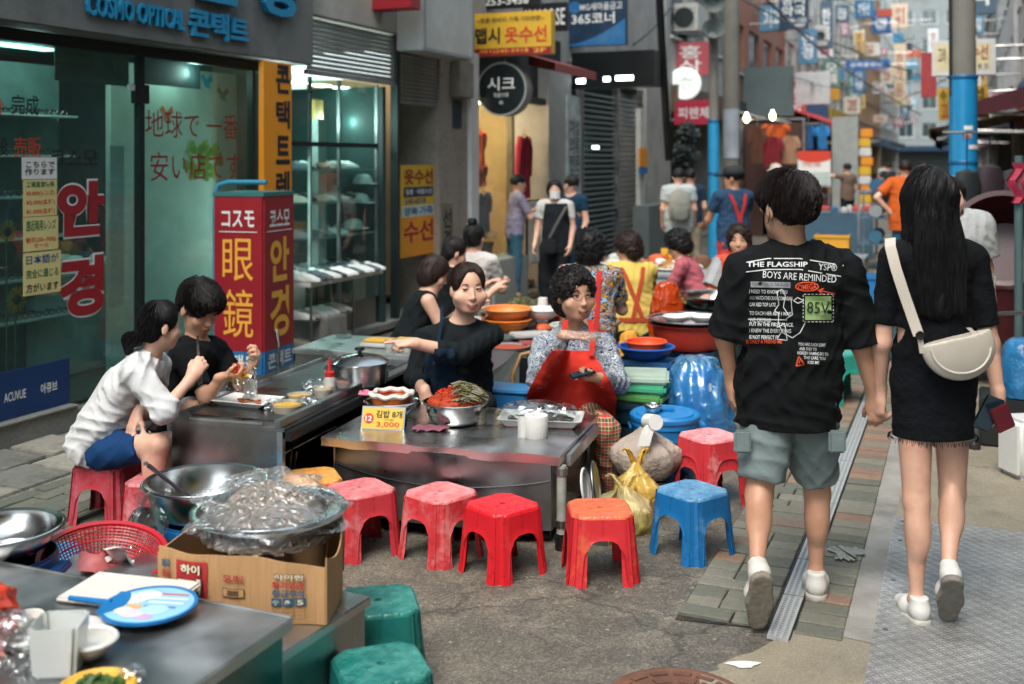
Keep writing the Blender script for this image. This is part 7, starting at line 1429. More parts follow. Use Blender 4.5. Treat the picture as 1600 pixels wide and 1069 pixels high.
def hand(fl, w, e, n, thumb, cur, k=1.0, fw=None, rad=1.0):
 d = Vector(fw).normalized() if fw is not None else (Vector(w) - Vector(e)).normalized(); n = Vector(n); n = (n - d * n.dot(d)).normalized(); s = d.cross(n).normalized()
 if s.dot(Vector(thumb)) < 0: s = -s
 w = Vector(w); M = Matrix((s, d, n)).transposed()
 fl.ell(w + d * .048 * k, (.040 * k, .052 * k, .017 * k), M, .012); fl.cap(w - d * .02, w + d * .03 * k, .024 * k, .024 * k, .012, 1.25, s)
 cu = CURL[cur]
 for i, (o, L) in enumerate(((.030, .072), (.010, .080), (-.010, .074), (-.029, .058))):
  p = w + d * (.088 - .006 * abs(i - 1)) * k + s * o * k; a = 0.0
  fd = d + s * (o * 1.2)
  for j, q in enumerate((.45, .32, .25)):
   a += cu[i + 1] * (.9 if j == 0 else 1.0); dr = (fd.normalized() * math.cos(a) + n * math.sin(a)); p2 = p + dr * L * q * k; fl.cap(p, p2, (.0098 - .0010 * j) * k * rad, (.0092 - .0010 * j) * k * rad, .005); p = p2
 p = w + d * .025 * k + s * .032 * k; a = cu[0]; dr = (d * .75 + s * .6 * (1 - a) + n * (.2 + a)).normalized(); p2 = p + dr * .042 * k; fl.cap(w + d * .015 * k + s * .015 * k, p2, .015 * k, .0115 * k, .01); fl.cap(p2, p2 + (dr + d * .4).normalized() * .03 * k, .011 * k, .009 * k, .006)
def head(fl, c, f, u, k=1.0, jaw=1.0, detail=True):
 M = frame(f, u); T = lambda x, y, z: Vector(c) + M @ Vector((x, y, z)) * k
 fl.ell(T(0, -.012, .032), (.076 * k, .094 * k, .086 * k), M, .01); fl.ell(T(0, .022, -.042), (.060 * jaw * k, .066 * k, .072 * k), M, .03); fl.ell(T(0, .055, -.092), (.028 * jaw * k, .022 * k, .018 * k), M, .025)
 for sg in (-1, 1):
  fl.ell(T(sg * .078, -.008, -.008), (.010 * k, .018 * k, .031 * k), M, .006)
  if detail:
   fl.ell(T(sg * .036 * jaw, .056, -.030), (.027 * jaw * k, .022 * k, .026 * k), M, .02); fl.ell(T(sg * .031, .094, .010), (.020 * k, .014 * k, .012 * k), M, .012, 's')
   fl.ell(T(sg * .010, .091, -.034), (.008 * k, .009 * k, .006 * k), M, .005)
 fl.cap(T(0, .080, .006), T(0, .099, -.030), .007 * k, .010 * k, .012)
 if detail:
  fl.ell(T(0, .084, -.058), (.022 * k, .010 * k, .006 * k), M, .006); fl.ell(T(0, .082, -.068), (.019 * k, .010 * k, .006 * k), M, .006)
 return M, T
def face_parts(par, o, M, T, mouth='closed', lip='#a85a52', brow=HB, k=1.0, gaze=0.0, skin=None):
 def put(m, name, mat, c, smooth=True):
  for i, v in enumerate(m.v): m.v[i] = tuple((T(*c) + M @ Vector(v) * k) - o)
  return m.obj(name, mat, par, smooth=smooth)
 ew = mt('eye_white', '#b8aea4', .2, var=.02, bump=0); ir = mt('iris', '#1a0f0b', .1, bump=0)
 for sg in (-1, 1):
  m = MB(); m.grid(lambda a, t: (.0140 * math.cos(a * 2 * PI) * math.sin(t * PI), .007 * math.cos(t * PI) * -1, .0048 * math.sin(a * 2 * PI) * math.sin(t * PI)), 14, 8, True); e = put(m, 'eye', ew, (sg * .031, .0735, .009))
  m = MB(); m.grid(lambda a, t: (.0058 * math.cos(a * 2 * PI) * math.sin(t * PI), .004 * -math.cos(t * PI), .0058 * math.sin(a * 2 * PI) * math.sin(t * PI)), 12, 6, True); q = put(m, 'iris', ir, (sg * .031 + gaze * .006, .078, .009)); q.parent = e
  m = MB(); m.tube([(-sg * .013, .001, .0015), (0, .0050, .0045), (sg * .016, -.003, .0012)], .0013, 5); put(m, 'eyelash', mt('lash', '#20130f', .6), (sg * .031, .078, .0085))
  m = MB(); m.grid(lambda a, t: (.0165 * math.cos(a * 2 * PI) * math.sin(t * PI), .0085 * -math.cos(t * PI), .0052 * math.sin(a * 2 * PI) * math.sin(t * PI)), 14, 8, True); put(m, 'eyelid', skin, (sg * .0315, .0728, .0165))
  m = MB(); m.grid(lambda a, t: (.015 * math.cos(a * 2 * PI) * math.sin(t * PI), .0075 * -math.cos(t * PI), .0045 * math.sin(a * 2 * PI) * math.sin(t * PI)), 14, 8, True); put(m, 'eyelid', skin, (sg * .031, .0722, .0015))
  m = MB(); m.tube([(-sg * .014, .004, -.001), (0, .005, .004), (sg * .018, -.004, .0)], [.0028, .0034, .0016], 6); put(m, 'eyebrow', brow, (sg * .033, .0775, .031))
 lm = mt('lip' + lip, lip, .4, bump=0)
 if mouth == 'closed':
  m = MB(); m.grid(lambda a, t: (.021 * math.cos(a * 2 * PI) * math.sin(t * PI), .006 * -math.cos(t * PI), .0075 * math.sin(a * 2 * PI) * math.sin(t * PI)), 16, 8, True); put(m, 'lips', lm, (0, .0895, -.063))
 else:
  h = .012 if mouth == 'open' else .008
  m = MB(); m.grid(lambda a, t: ((.022 + .004 * math.cos(t * 2 * PI)) * math.cos(a * 2 * PI), .0022 * math.sin(t * 2 * PI) - .007 * math.cos(a * 2 * PI) ** 2, (h + .004 * math.cos(t * 2 * PI)) * math.sin(a * 2 * PI)), 22, 8, True); put(m, 'lips', lm, (0, .0895, -.065))
  m = MB(); m.grid(lambda a, t: (.021 * t * math.cos(a * 2 * PI), -.004 * math.cos(a * 2 * PI) ** 2, h * t * math.sin(a * 2 * PI)), 20, 3, True); put(m, 'mouth', mt('mouth_dark', '#2a0c0c', .5), (0, .0905, -.065))
  m = MB(); m.grid(lambda a, t: ((a - .5) * .030, -.003 * (2 * a - 1) ** 2, .005 * t), 8, 2); put(m, 'teeth', mt('teeth', '#cfcabf', .3), (0, .0925, -.065 + h - .0065))
def hair(fl, M, T, k, style, rng=1.0):
 if style in ('cap', 'pony', 'bun', 'bob', 'long', 'tied'):
  fl.ell(T(0, -.014, .040), (.084 * k, .102 * k, .090 * k), M, .01)
  if style in ('pony', 'tied'): fl.ell(T(0, -.05, -.02), (.072 * k, .055 * k, .06 * k), M, .03)
  if style == 'pony': fl.cap(T(0, -.10, -.045), T(.0, -.15, -.07), .026 * k, .032 * k, .02); fl.cap(T(0, -.15, -.07), T(0, -.15, -.13), .032 * k, .016 * k, .02)
  if style == 'tied': fl.cap(T(0, -.09, -.06), T(0, -.11, -.10), .025 * k, .022 * k, .02)
  if style == 'bun': fl.ell(T(0, -.05, -.02), (.07 * k, .05 * k, .05 * k), M, .03); fl.ell(T(0, -.045, .145), (.04 * k, .04 * k, .036 * k), M, .012)
  if style == 'bob':
   fl.ell(T(0, -.035, -.02), (.092 * k, .085 * k, .10 * k), M, .03)
  if style == 'long':
   fl.cap(T(0, -.04, .02), T(0, -.075, -.40), .075 * k, .055 * k, .03, 1.25, M @ Vector((1, 0, 0))); fl.cap(T(.07, -.02, .0), T(.115, -.035, -.30), .03 * k, .012 * k, .03)
   fl.cap(T(-.07, -.0, .0), T(-.09, -.02, -.2), .03 * k, .014 * k, .03)
  up_ = style in ('tied', 'pony', 'bun'); fl.ell(T(0, .115, -.015 if up_ else -.045), ((.073 if up_ else .068) * k, (.10 if up_ else .085) * k, (.130 if up_ else .112) * k), M, .02, 's')
 if style == 'man':
  fl.ell(T(0, -.012, .050), (.091 * k, .108 * k, .088 * k), M, .01); fl.ell(T(0, -.052, .0), (.070 * k, .058 * k, .058 * k), M, .03); fl.ell(T(0, .042, .052), (.076 * k, .05 * k, .046 * k), M, .03)
  fl.ell(T(0, .115, -.050), (.072 * k, .085 * k, .100 * k), M, .015, 's')
  for sg in (-1, 1): fl.ell(T(sg * .092, .0, -.035), (.030 * k, .036 * k, .05 * k), M, .015, 's'); fl.ell(T(sg * .092, -.065, -.072), (.052 * k, .08 * k, .052 * k), M, .025, 's')
 if style == 'perm':
  fl.ell(T(0, -.020, .040), (.100 * k, .112 * k, .100 * k), M, .01); fl.ell(T(0, -.05, -.03), (.092 * k, .075 * k, .075 * k), M, .03); fl.ell(T(0, .118, -.036), (.068 * k, .085 * k, .118 * k), M, .02, 's')
  w = 75 / k; fl.warp(lambda x, y, z: .0075 * np.sin(w * x + 2 * np.sin(40 * z)) * np.sin(w * y + 1.5 * np.sin(50 * x)) * np.sin(w * z + 2 * np.sin(45 * y)))
 else:
  a = M @ Vector((1, 0, 0)); fl.warp(lambda x, y, z: .0016 * np.sin(150 * (x * a.x + y * a.y + z * a.z) + 3 * np.sin(30 * z + 20 * y)) + .002 * np.sin(60 * (x * a.x + y * a.y) + 14 * z))
def bounds(pts, m):
 a = np.array([tuple(p) for p in pts]); return a.min(0) - m, a.max(0) + m
def torso(fl, J, inf=0.0, fat=1.0, bust=0.0, lo=True):
 k = J['k']; sd_ = (J['sr'] - J['sl']).normalized(); up = (J['nk'] - J['pv']).normalized(); f = up.cross(sd_) * -1 if False else sd_.cross(up) * -1
 f = J['f']
 fl.cap(J['pv'] + f * 0, J['pv'].lerp(J['ch'], .55), (.105 * fat * k + inf), (.098 * fat * k + inf), .04, 1.42, sd_)
 fl.cap(J['pv'].lerp(J['ch'], .5), J['ch'] + up * .05 * k, (.096 * fat * k + inf), (.100 * fat * k + inf), .05, 1.45, sd_)
 fl.cap(J['sl'].lerp(J['sr'], .14), J['sr'].lerp(J['sl'], .14), .058 * k + inf, .058 * k + inf, .05); fl.cap(J['nk'] - up * .10 * k, J['nk'] - up * .03 * k, .07 * k + inf, .05 * k + inf, .05, 1.5, sd_)
 if bust:
  for sg in (-1, 1): fl.ell(J['ch'] + f * (.075 * k) + sd_ * sg * .075 * k - up * .01, [(.07 + bust) * k + inf] * 3, None, .05)
def arm(fl, J, q, inf=0.0, frac=1.0, fat=1.0, r0=.047, r1=.037, r2=.026):
 k = J['k']; s, e, w = J['s' + q], J['e' + q], J['w' + q]
 fl.cap(s, s.lerp(e, min(1, frac)), (r0 * fat * k + inf), ((r0 + (r1 - r0) * min(1, frac)) * fat * k + inf), .02)
 if frac > 1: t = frac - 1; fl.cap(e, e.lerp(w, t), r1 * fat * k + inf, (r1 + (r2 - r1) * t) * fat * k + inf, .02)
def leg(fl, J, q, inf=0.0, frac=2.0, fat=1.0):
 k = J['k']; h, n, a = J['h' + q], J['k' + q], J['a' + q]; t = min(1, frac); fl.cap(h, h.lerp(n, t), .078 * fat * k + inf, (.078 - .026 * t) * fat * k + inf, .03)
 if frac > 1:
  t = frac - 1; cm = n.lerp(a, .3); bk = (J['t' + q] * -1).normalized() if True else V3(0, 0, 0)
  fl.cap(n, n.lerp(a, t), .050 * fat * k + inf, (.050 - .024 * t) * fat * k + inf, .02)
  if t > .5: fl.ell(cm + bk * .022, (.047 * fat * k + inf, .047 * fat * k + inf, .10 * k), None, .03)
def folds(amp, fx=38, fz=16, seed=0.0):
 def fn(x, y, z):
  a = np.sin(fx * .8 * (x + .7 * y + .5 * z) + 3.2 * np.sin(fz * (z - .4 * x) + seed) + seed); b = np.sin(fz * 2.2 * (z + .35 * x) + 2.6 * np.sin(fx * .45 * (x - y) + seed)); c = np.sin(fx * 2.1 * (y - .5 * z + .3 * x) + 2 * np.sin(25 * x + seed))
  return amp * (1.5 * np.abs(a) ** .8 - .9 + 1.1 * np.abs(b) ** .8 - .6 + .35 * c)
 return fn
def shoe(par, o, a, t, c='#c9c8c2', sole='#8a8478', k=1.0, pitch=0.0, h=.006, ro=.0):
 """trainer: upper and sole, a = ankle, t = toe direction"""
 t = Vector(t).normalized(); s = V3(t.y, -t.x, 0).normalized(); u = s.cross(t).normalized(); u = u if u.z > 0 else -u
 T = lambda x, y, z: a + s * x * k + t * y * k + u * z * k
 b = [T(0, -.08, -.1), T(0, .2, -.1), T(.06, 0, .06), T(-.06, .2, .06)]; lo, hi = bounds(b, .05); fl = Fld(lo, hi, h)
 fl.cap(T(0, -.035, -.045), T(0, .05, -.045), .036 * k, .036 * k, .02); fl.cap(T(0, .05, -.052), T(0, .145, -.062), .040 * k, .027 * k, .03, 1.2, s); fl.cap(T(0, -.03, -.03), T(0, -.028, .012), .035 * k, .034 * k, .02); fl.cut(T(0, 0, .012), u); fl.cut(T(0, 0, -.074), -u)
 link('shoe', fl.mesh('shoe', mt('shoe_upper' + c, c, .6, var=.08, bump=.1, bs=40), o), par)
 fl = Fld(lo, hi, h); fl.cap(T(0, -.035, -.078), T(0, .06, -.078), .040 * k, .040 * k, .02); fl.cap(T(0, .06, -.078), T(0, .145, -.078), .044 * k, .034 * k, .03); fl.cut(T(0, 0, -.066), u); fl.cut(T(0, 0, -.092), -u)
 link('shoe_sole', fl.mesh('shoe_sole', mt('shoe_sole' + sole, sole, .8, var=.2, vs=40, bump=.4, bs=50), o), par)
def person(label, J, h=.01, sk=0, hs=('cap', HB), top=None, arms=.6, topinf=.012, bottom=None, bfrac=1.9, binf=.012, shoes=('#2a2a2c', '#1c1c1c'), fat=1.0, bust=0.0, face=None, jaw=1.0, hk=1.0, hands=True, foldamp=.0035, hem=None, neck=.05, group=None, seed=0.0, hu=(0, 0, 1), skirt=None, thumbs=None, fdir=None, hoff=0.0):
 o = V3(J['pv'].x, J['pv'].y, 0); r = thing('person', label, 'person', o, 0, group); k = J['k']; D_ = h > .009
 pts = [J[q] for q in ('hd', 'nk', 'pv', 'sl', 'sr', 'el', 'er', 'wl', 'wr', 'hl', 'hr', 'kl', 'kr', 'al', 'ar')] + [J['al'] + J['tl'] * .15, J['ar'] + J['tr'] * .15]
 lo, hi = bounds(pts, .2); lo[2] = max(lo[2], -.02); fl = Fld(lo, hi, h)
 M, T = head(fl, J['hd'], J['hf'], hu, hk * k * 1.02, jaw, face is not None)
 fl.cap(J['nk'] - V3(0, 0, .03), J['hd'] - J['hf'] * .02 - V3(0, 0, .04), .056 * k * (1 + (fat - 1) * .4), .05 * k, .03)
 torso(fl, J, -.004, fat, 0); 
 for q in 'lr':
  arm(fl, J, q, 0, 2, 1 + (fat - 1) * .6); leg(fl, J, q, 0, 2, 1 + (fat - 1) * .5)
  if hands:
   d = (J['w' + q] - J['e' + q]).normalized(); th = (thumbs or {}).get(q, J['f'] + V3(0, 0, .3)); hand(fl, J['w' + q], J['e' + q], J['n' + q], th, J['c' + q], k * 1.0, (fdir or {}).get(q), 1.15 if D_ else 1.0)
  else: fl.ell(J['w' + q] + (J['w' + q] - J['e' + q]).normalized() * .06, (.04, .04, .05), None, .02)
  fl.cap(J['a' + q], J['a' + q] + J['t' + q] * .1 - V3(0, 0, .05), .03, .025, .02)
 link('body', fl.mesh('body', SK[sk], o), r)
 # hair
 lo, hi = bounds([J['hd']], .17 if hs[0] != 'long' else .2); lo[2] -= .42 if hs[0] == 'long' else 0; fl = Fld(lo, hi, min(h, .008)); hair(fl, M, T, hk * k * 1.02, hs[0])
 if hs[0] in ('man', 'cap'): fl.cut(T(0, 0, -.058 if hs[0] == 'man' else -.03), -(M @ V3(0, .25, 1)))
 ho = link('hair', fl.mesh('hair', hs[1], o), r)
 if h < .0125:
  bv_ = BVHTree.FromPolygons([tuple(v.co) for v in ho.data.vertices], [tuple(p.vertices) for p in ho.data.polygons]); cr_ = T(.02, -.03, .13) - o; m = MB(); rg = random.Random(int(seed * 10)); perm = hs[0] == 'perm'
  n_ = (1100 if perm else 2600) if h < .0085 else (420 if perm else 300); nv_ = len(ho.data.vertices); ks = hk * k
  for _ in range(n_):
   v = ho.data.vertices[rg.randrange(nv_)]; p = v.co.copy(); nn = v.normal.copy(); t = (p - cr_); t = t - nn * t.dot(nn)
   if perm: t = Vector((rg.gauss(0, 1), rg.gauss(0, 1), rg.gauss(0, 1))); t = t - nn * t.dot(nn)
   if t.length < .01: continue
   t.normalize(); L = (.03 if perm else rg.uniform(.035, .075)) * ks / 3; pts = [p + nn * .001]; q = p
   for j in range(3):
    if perm: t = (Matrix.Rotation(.9, 3, nn) @ t)
    q = q + t * L; f_ = bv_.find_nearest(q)
    if f_[0] is None: break
    q = f_[0]; nn = f_[1]; t = (t - nn * t.dot(nn) + Vector((rg.gauss(0, .12), rg.gauss(0, .12), rg.gauss(0, .12) - .1))).normalized(); pts.append(q + nn * (rg.uniform(.001, .013 if hs[0] == 'man' else .006) if not perm else (.007, .009, .002)[j]) * ks)
   if len(pts) == 4: m.tube(pts, [.0009 * ks, .0012 * ks, .0011 * ks, .0004 * ks] if not perm else [.0019 * ks] * 4, 3, cap=False)
  so_ = m.obj('hair_strands', hs[1], r, smooth=True, fix=False); so_['kind'] = 'stuff'
 if face: face_parts(r, o, M, T, face.get('mouth', 'closed'), face.get('lip', '#a85a52'), k=hk * k * 1.02, gaze=face.get('gaze', 0), skin=SK[sk])
 up = (J['nk'] - J['pv']).normalized()
 if top:
  lo, hi = bounds([J[q] for q in ('nk', 'pv', 'sl', 'sr', 'el', 'er')] + ([J['wl'], J['wr']] if arms > 1 else []), .2); fl = Fld(lo, hi, h); torso(fl, J, topinf, fat, bust)
  if hem is not None: fl.cap(J['pv'].lerp(J['ch'], .3), J['pv'] - up * (hem + .1), .105 * fat * k + topinf, .105 * fat * k + topinf, .03, 1.42, (J['sr'] - J['sl']))
  for q in 'lr': 
   if arms > 0: arm(fl, J, q, topinf, arms, 1 + (fat - 1) * .6)
  fl.warp(folds(foldamp, seed=seed))
  if arms and arms <= 1:
   for q in 'lr':
    s, e = J['s' + q], J['e' + q]; sl_ = fl.sub(np.minimum(s.lerp(e, arms), e) - .09, np.maximum(s.lerp(e, arms), e) + .09)
    if sl_:
     p = s.lerp(e, arms); n_ = (e - s).normalized(); d = (sl_[1] - p.x) * n_.x + (sl_[2] - p.y) * n_.y + (sl_[3] - p.z) * n_.z
     near = np.sqrt(((sl_[1] - p.x) ** 2 + (sl_[2] - p.y) ** 2 + (sl_[3] - p.z) ** 2)) < .075 + topinf; fl.D[sl_[0]] = np.where(near, np.maximum(fl.D[sl_[0]], d), fl.D[sl_[0]])
  if hem is not None: fl.cut(J['pv'] - up * hem, -up)
  fl.ell(J['nk'] + up * .035 + J['f'] * .03, (neck + .015, neck + .025, .055), None, .008, 's')
  link('top', fl.mesh('top', top, o), r)
 if bottom:
  lo, hi = bounds([J[q] for q in ('pv', 'hl', 'hr', 'kl', 'kr', 'al', 'ar')], .2); lo[2] = max(lo[2], 0); fl = Fld(lo, hi, h); sd_ = (J['sr'] - J['sl']).normalized()
  fl.cap(J['pv'] - V3(0, 0, .01), J['pv'].lerp(J['ch'], .35), .105 * fat * k + min(binf, .012), .098 * fat * k + min(binf, .012), .03, 1.42, sd_)
  if skirt: fl.cap(J['pv'], J['pv'] - V3(0, 0, skirt), .112 * fat * k + binf, .105 * fat * k + binf, .03, 1.45, sd_); fl.cut(J['pv'] - V3(0, 0, skirt), (0, 0, -1))
  else:
   for q in 'lr': leg(fl, J, q, binf, bfrac, 1 + (fat - 1) * .5)
   for q in 'lr':
    if bfrac <= 1: p = J['h' + q].lerp(J['k' + q], bfrac); n_ = (J['k' + q] - J['h' + q]).normalized(); rr = .12 + binf
    else: p = J['k' + q].lerp(J['a' + q], bfrac - 1); n_ = (J['a' + q] - J['k' + q]).normalized(); rr = .1 + binf
    sl_ = fl.sub(np.array(p) - rr - .03, np.array(p) + rr + .03)
    if sl_: d = (sl_[1] - p.x) * n_.x + (sl_[2] - p.y) * n_.y + (sl_[3] - p.z) * n_.z; near = np.sqrt((sl_[1] - p.x) ** 2 + (sl_[2] - p.y) ** 2 + (sl_[3] - p.z) ** 2) < rr; fl.D[sl_[0]] = np.where(near, np.maximum(fl.D[sl_[0]], d), fl.D[sl_[0]])
  fl.warp(folds(foldamp * .8, 30, 14, seed + 2)); link('bottoms', fl.mesh('bottoms', bottom, o), r)
 if shoes:
  for q in 'lr': shoe(r, o, J['a' + q] + V3(0, 0, .008), J['t' + q], shoes[0], shoes[1], 1.0, h=min(h, .009))
 return r, o, M, T
def patch_mat(name, cols, scale, dist=1.5):
 m, n, l, b = nodes_of(name); tc = n.new('ShaderNodeTexCoord'); nz = n.new('ShaderNodeTexNoise'); nz.inputs['Scale'].default_value = scale; nz.inputs['Detail'].default_value = 2; nz.inputs['Distortion'].default_value = dist; l.new(tc.outputs['Object'], nz.inputs[0])
 cr = n.new('ShaderNodeValToRGB'); cr.color_ramp.interpolation = 'CONSTANT'; e = cr.color_ramp.elements
 for i, c in enumerate(cols):
  p = .3 + .4 * i / len(cols)
  q = e[i] if i < 2 else e.new(p)
  q.position = p if i else 0; q.color = (*lin(c), 1)
 l.new(nz.outputs['Fac'], cr.inputs[0]); l.new(cr.outputs[0], b.inputs['Base Color']); b.inputs['Roughness'].default_value = .9; b.inputs['Specular IOR Level'].default_value = .2; return m
def plaid_mat(name):
 m, n, l, b = nodes_of(name); tc = n.new('ShaderNodeTexCoord'); col = None
 def band(ax, sc, th, c, prev):
  w = n.new('ShaderNodeTexWave'); w.bands_direction = ax; w.inputs['Scale'].default_value = sc; l.new(tc.outputs['Object'], w.inputs[0]); g = n.new('ShaderNodeMath'); g.operation = 'GREATER_THAN'; g.inputs[1].default_value = th; l.new(w.outputs['Fac'], g.inputs[0]); g2 = n.new('ShaderNodeMath'); g2.operation = 'MULTIPLY'; g2.inputs[1].default_value = .7; l.new(g.outputs[0], g2.inputs[0])
  x = n.new('ShaderNodeMix'); x.data_type = 'RGBA'; l.new(g2.outputs[0], x.inputs[0]); x.inputs[7].default_value = (*lin(c), 1)
  if prev is None: x.inputs[6].default_value = (*lin('#8a4a3a'), 1)
  else: l.new(prev, x.inputs[6])
  return x.outputs[2]
 for a in (('X', 9, .6, '#2c4a3c'), ('Z', 9, .6, '#2c4a3c'), ('X', 18, .93, '#c8b48c'), ('Z', 18, .93, '#c8b48c'), ('X', 9.5, .96, '#c03a2c'), ('Z', 9.5, .96, '#c03a2c')): col = band(*a, col)
 l.new(col, b.inputs['Base Color']); b.inputs['Roughness'].default_value = .9; return m
def wrapm(par, o, name, mat, pts, r, n=8): return MB().tube([p - o for p in pts], r, n).obj(name, mat, par, smooth=True)
BLK = cloth('tee_black', '#0b0e10', .35, bs=9); BLK2 = cloth('top_black', '#10171a', .4, bs=16)
# --- walking man
J = pose((1.05, 4.15), 3, 1.66, hy=22); Z = lambda v, d: H - (v - HV) / FP * d
def PP(u, v, d): return P(u, v, d)
J.update(nk=PP(1240, 392, 4.14), ch=PP(1236, 475, 4.13), pv=PP(1232, 600, 4.15), sl=PP(1164, 424, 4.14), sr=PP(1317, 424, 4.14), hd=PP(1229, 326, 4.12), el=PP(1133, 530, 4.16), wl=PP(1143, 592, 4.22), er=PP(1345, 540, 4.15), wr=PP(1366, 622, 4.2),
         hl=PP(1203, 630, 4.15), hr=PP(1263, 630, 4.15), kl=PP(1186, 775, 4.10), kr=PP(1277, 770, 4.27), al=PP(1183, 893, 3.95), ar=PP(1275, 893, 4.28), tl=V3(.02, .42, -.9).normalized(), tr=V3(.25, .95, 0).normalized(), cl='relax', cr='grip', nl=V3(1, 0, 0), nr=V3(.3, .9, 0)); J['f'] = V3(-.03, 1, 0)
man, mo, M, T = person('person from behind in an oversized printed black tee and grey cargo shorts', J, .0065, 1, ('man', HMN), BLK, .98, .038, cloth('shorts_grey', '#6c7a7a', .5, bs=10), .82, .035, None, .98, foldamp=.005, hem=.155, neck=.055, seed=1, thumbs={'l': V3(.3, 1, 0), 'r': V3(-.5, .6, 0)}, hk=1.10, fdir={'l': V3(.0, .1, -1), 'r': V3(.15, 0, -1)})
shoe(man, mo, J['al'] + V3(0, .0, .0), J['tl'], '#c4c2ba', '#7d766a', 1.05, h=.006); shoe(man, mo, J['ar'], J['tr'], '#c9c8c2', '#a8a59c', 1.05, h=.006)
wrapm(man, mo, 'mask_loop', BLACK, [T(-.085, -.012, .005), T(-.088, -.02, -.02), T(-.08, .0, -.05)], .002); m = MB(); m.grid(lambda a, t: tuple(T(-.068 + .1 * a, .045 + .07 * math.sin(a * PI * .6), -.02 - .075 * t) - mo), 10, 8); m.obj('face_mask', mt('mask_black', '#0e1012', .8), man, smooth=True, solid=.002)
for u, sg in ((1160, -1), (1308, 1)): m = MB(); p = PP(u, 690, 4.03 if sg < 0 else 4.05) - mo; m.box(tuple(p), (.065, .02, .085)); m.obj('cargo_pocket', MATS['shorts_grey'], man, bevel=.008)
topo = [c for c in man.children if c.name.startswith('top')][0]
bv = BVHTree.FromPolygons([tuple(v.co + V3(mo.x, mo.y, 0)) for v in topo.data.vertices], [tuple(p.vertices) for p in topo.data.polygons])
def decal(vs, fs_, mat, name, off=.003):
 out = []
 for (u, v) in vs:
  q = P(u, v, 4.0); hit = bv.ray_cast(Vector((q.x * 3.5 / 4.0 if False else 0, 0, H)), (q - Vector((0, 0, H))).normalized(), 8)[0]
  if hit is None: return
  out.append(hit - mo + (Vector((0, 0, H)) - hit).normalized() * off)
 m = MB(); m.add(out, fs_); m.obj(name, mat, topo, fix=False)
def dtext(t, u0, u1, v0, v1, mat, bold=.01, rot=0.0, off=.003, ls=1.0):
 co, sz, fc = glyphs(t, bold, ls); c, s = math.cos(rot), math.sin(rot); w, h = u1 - u0, v1 - v0; L = []
 for x, y, _ in co: a, b = x / sz[0] * w, -y / sz[1] * h; L.append(((u0 + u1) / 2 + a * c - b * s, (v0 + v1) / 2 + a * s + b * c))
 decal(L, fc, mat, 'print', off)
def dline(pts, w, mat, off=.003):
 L = []; n = len(pts); dn = []
 for i in range(n - 1):
  for q in range(4): t = q / 4; dn.append((pts[i][0] * (1 - t) + pts[i + 1][0] * t, pts[i][1] * (1 - t) + pts[i + 1][1] * t))
 dn.append(pts[-1]); n = len(dn)
 for i in range(n):
  a, b = dn[max(0, i - 1)], dn[min(n - 1, i + 1)]; dx, dy = b[0] - a[0], b[1] - a[1]; q = math.hypot(dx, dy) or 1; L += [(dn[i][0] - dy / q * w / 2, dn[i][1] + dx / q * w / 2), (dn[i][0] + dy / q * w / 2, dn[i][1] - dx / q * w / 2)]
 decal(L, [(2 * i, 2 * i + 1, 2 * i + 3, 2 * i + 2) for i in range(n - 1)], mat, 'print_line', off)
PW = mt('print_white', '#c4c8c8', .8, bump=0, var=.02); PO = mt('print_orange', '#c8481c', .8, bump=0, var=.02); PGn = mt('tee_print_green', '#86a468', .8, bump=0, var=.03); PGr = mt('print_grey', '#84888a', .8, bump=0)
dline([(1166, 410), (1200, 404), (1250, 404), (1318, 415)], 1.5, PW); dline([(1166, 425), (1200, 421), (1250, 421), (1314, 432)], 1.5, PW)
dtext('THE FLAGSHIP', 1167, 1262, 409, 417, PW, .02, .0); dtext('YSP®', 1279, 1308, 412, 423, PW, .0, .08); dtext('BOYS ARE REMINDED', 1192, 1307, 427, 438, PW, .0, .07)
decal([(1173 + i * 62 / 6, v + i * .2) for v in (440, 449) for i in range(7)], [(i, i + 1, i + 8, i + 7) for i in range(6)], PGr, 'print_box'); dtext('FORGOTTEN IN THE ROOM', 1175, 1233, 442, 447, INKK, 0, .02, .008)
for i, (t, u1) in enumerate((('I NEED TO KNOW YOU', 1230), ('AND WATCH THE CRASH COM AGAIN', 1238), ('CAR RED TOP LATE', 1212), ('TO EACH HER AS IF I WAY', 1236), ('WE CRYING', 1204))): dtext(t, 1171, u1, 453 + i * 10 + (4 if i > 2 else 0), 459 + i * 10 + (4 if i > 2 else 0), PW, .01, .02)
dline([(1169, 499), (1230, 500)], 1.4, PW)
for i, (t, u1) in enumerate((('PUT IN THE FIRST PLACE.', 1240), ('I KNEW THE EVERYTHING', 1236), ('IS NOT PERFECT IT', 1216))): dtext(t, 1171, u1, 504 + i * 10, 510 + i * 10, PW, .01, .02)
dtext('IS ONLY A FRIEND ME', 1166, 1222, 531, 537, PO, .02, .0)
dline([(1246 + 18 * math.cos(a) + 15, 448 + 7 * math.sin(a)) for a in np.linspace(0, 2 * PI, 14)], 1.8, PO); dtext('OMEGA', 1247, 1276, 444, 453, PO, .02, -.08); dline([(1305, 459), (1279, 454)], 1.8, PO); dline([(1287, 451), (1279, 454), (1286, 460)], 1.8, PO)
decal([(1258 + i * 41 / 5, 463 + j * 37 / 5) for j in range(6) for i in range(6)], [(j * 6 + i, j * 6 + i + 1, j * 6 + i + 7, j * 6 + i + 6) for j in range(5) for i in range(5)], PGn, 'print_square'); dtext('85V', 1261, 1296, 472, 490, INKK, .0, .03, .009)
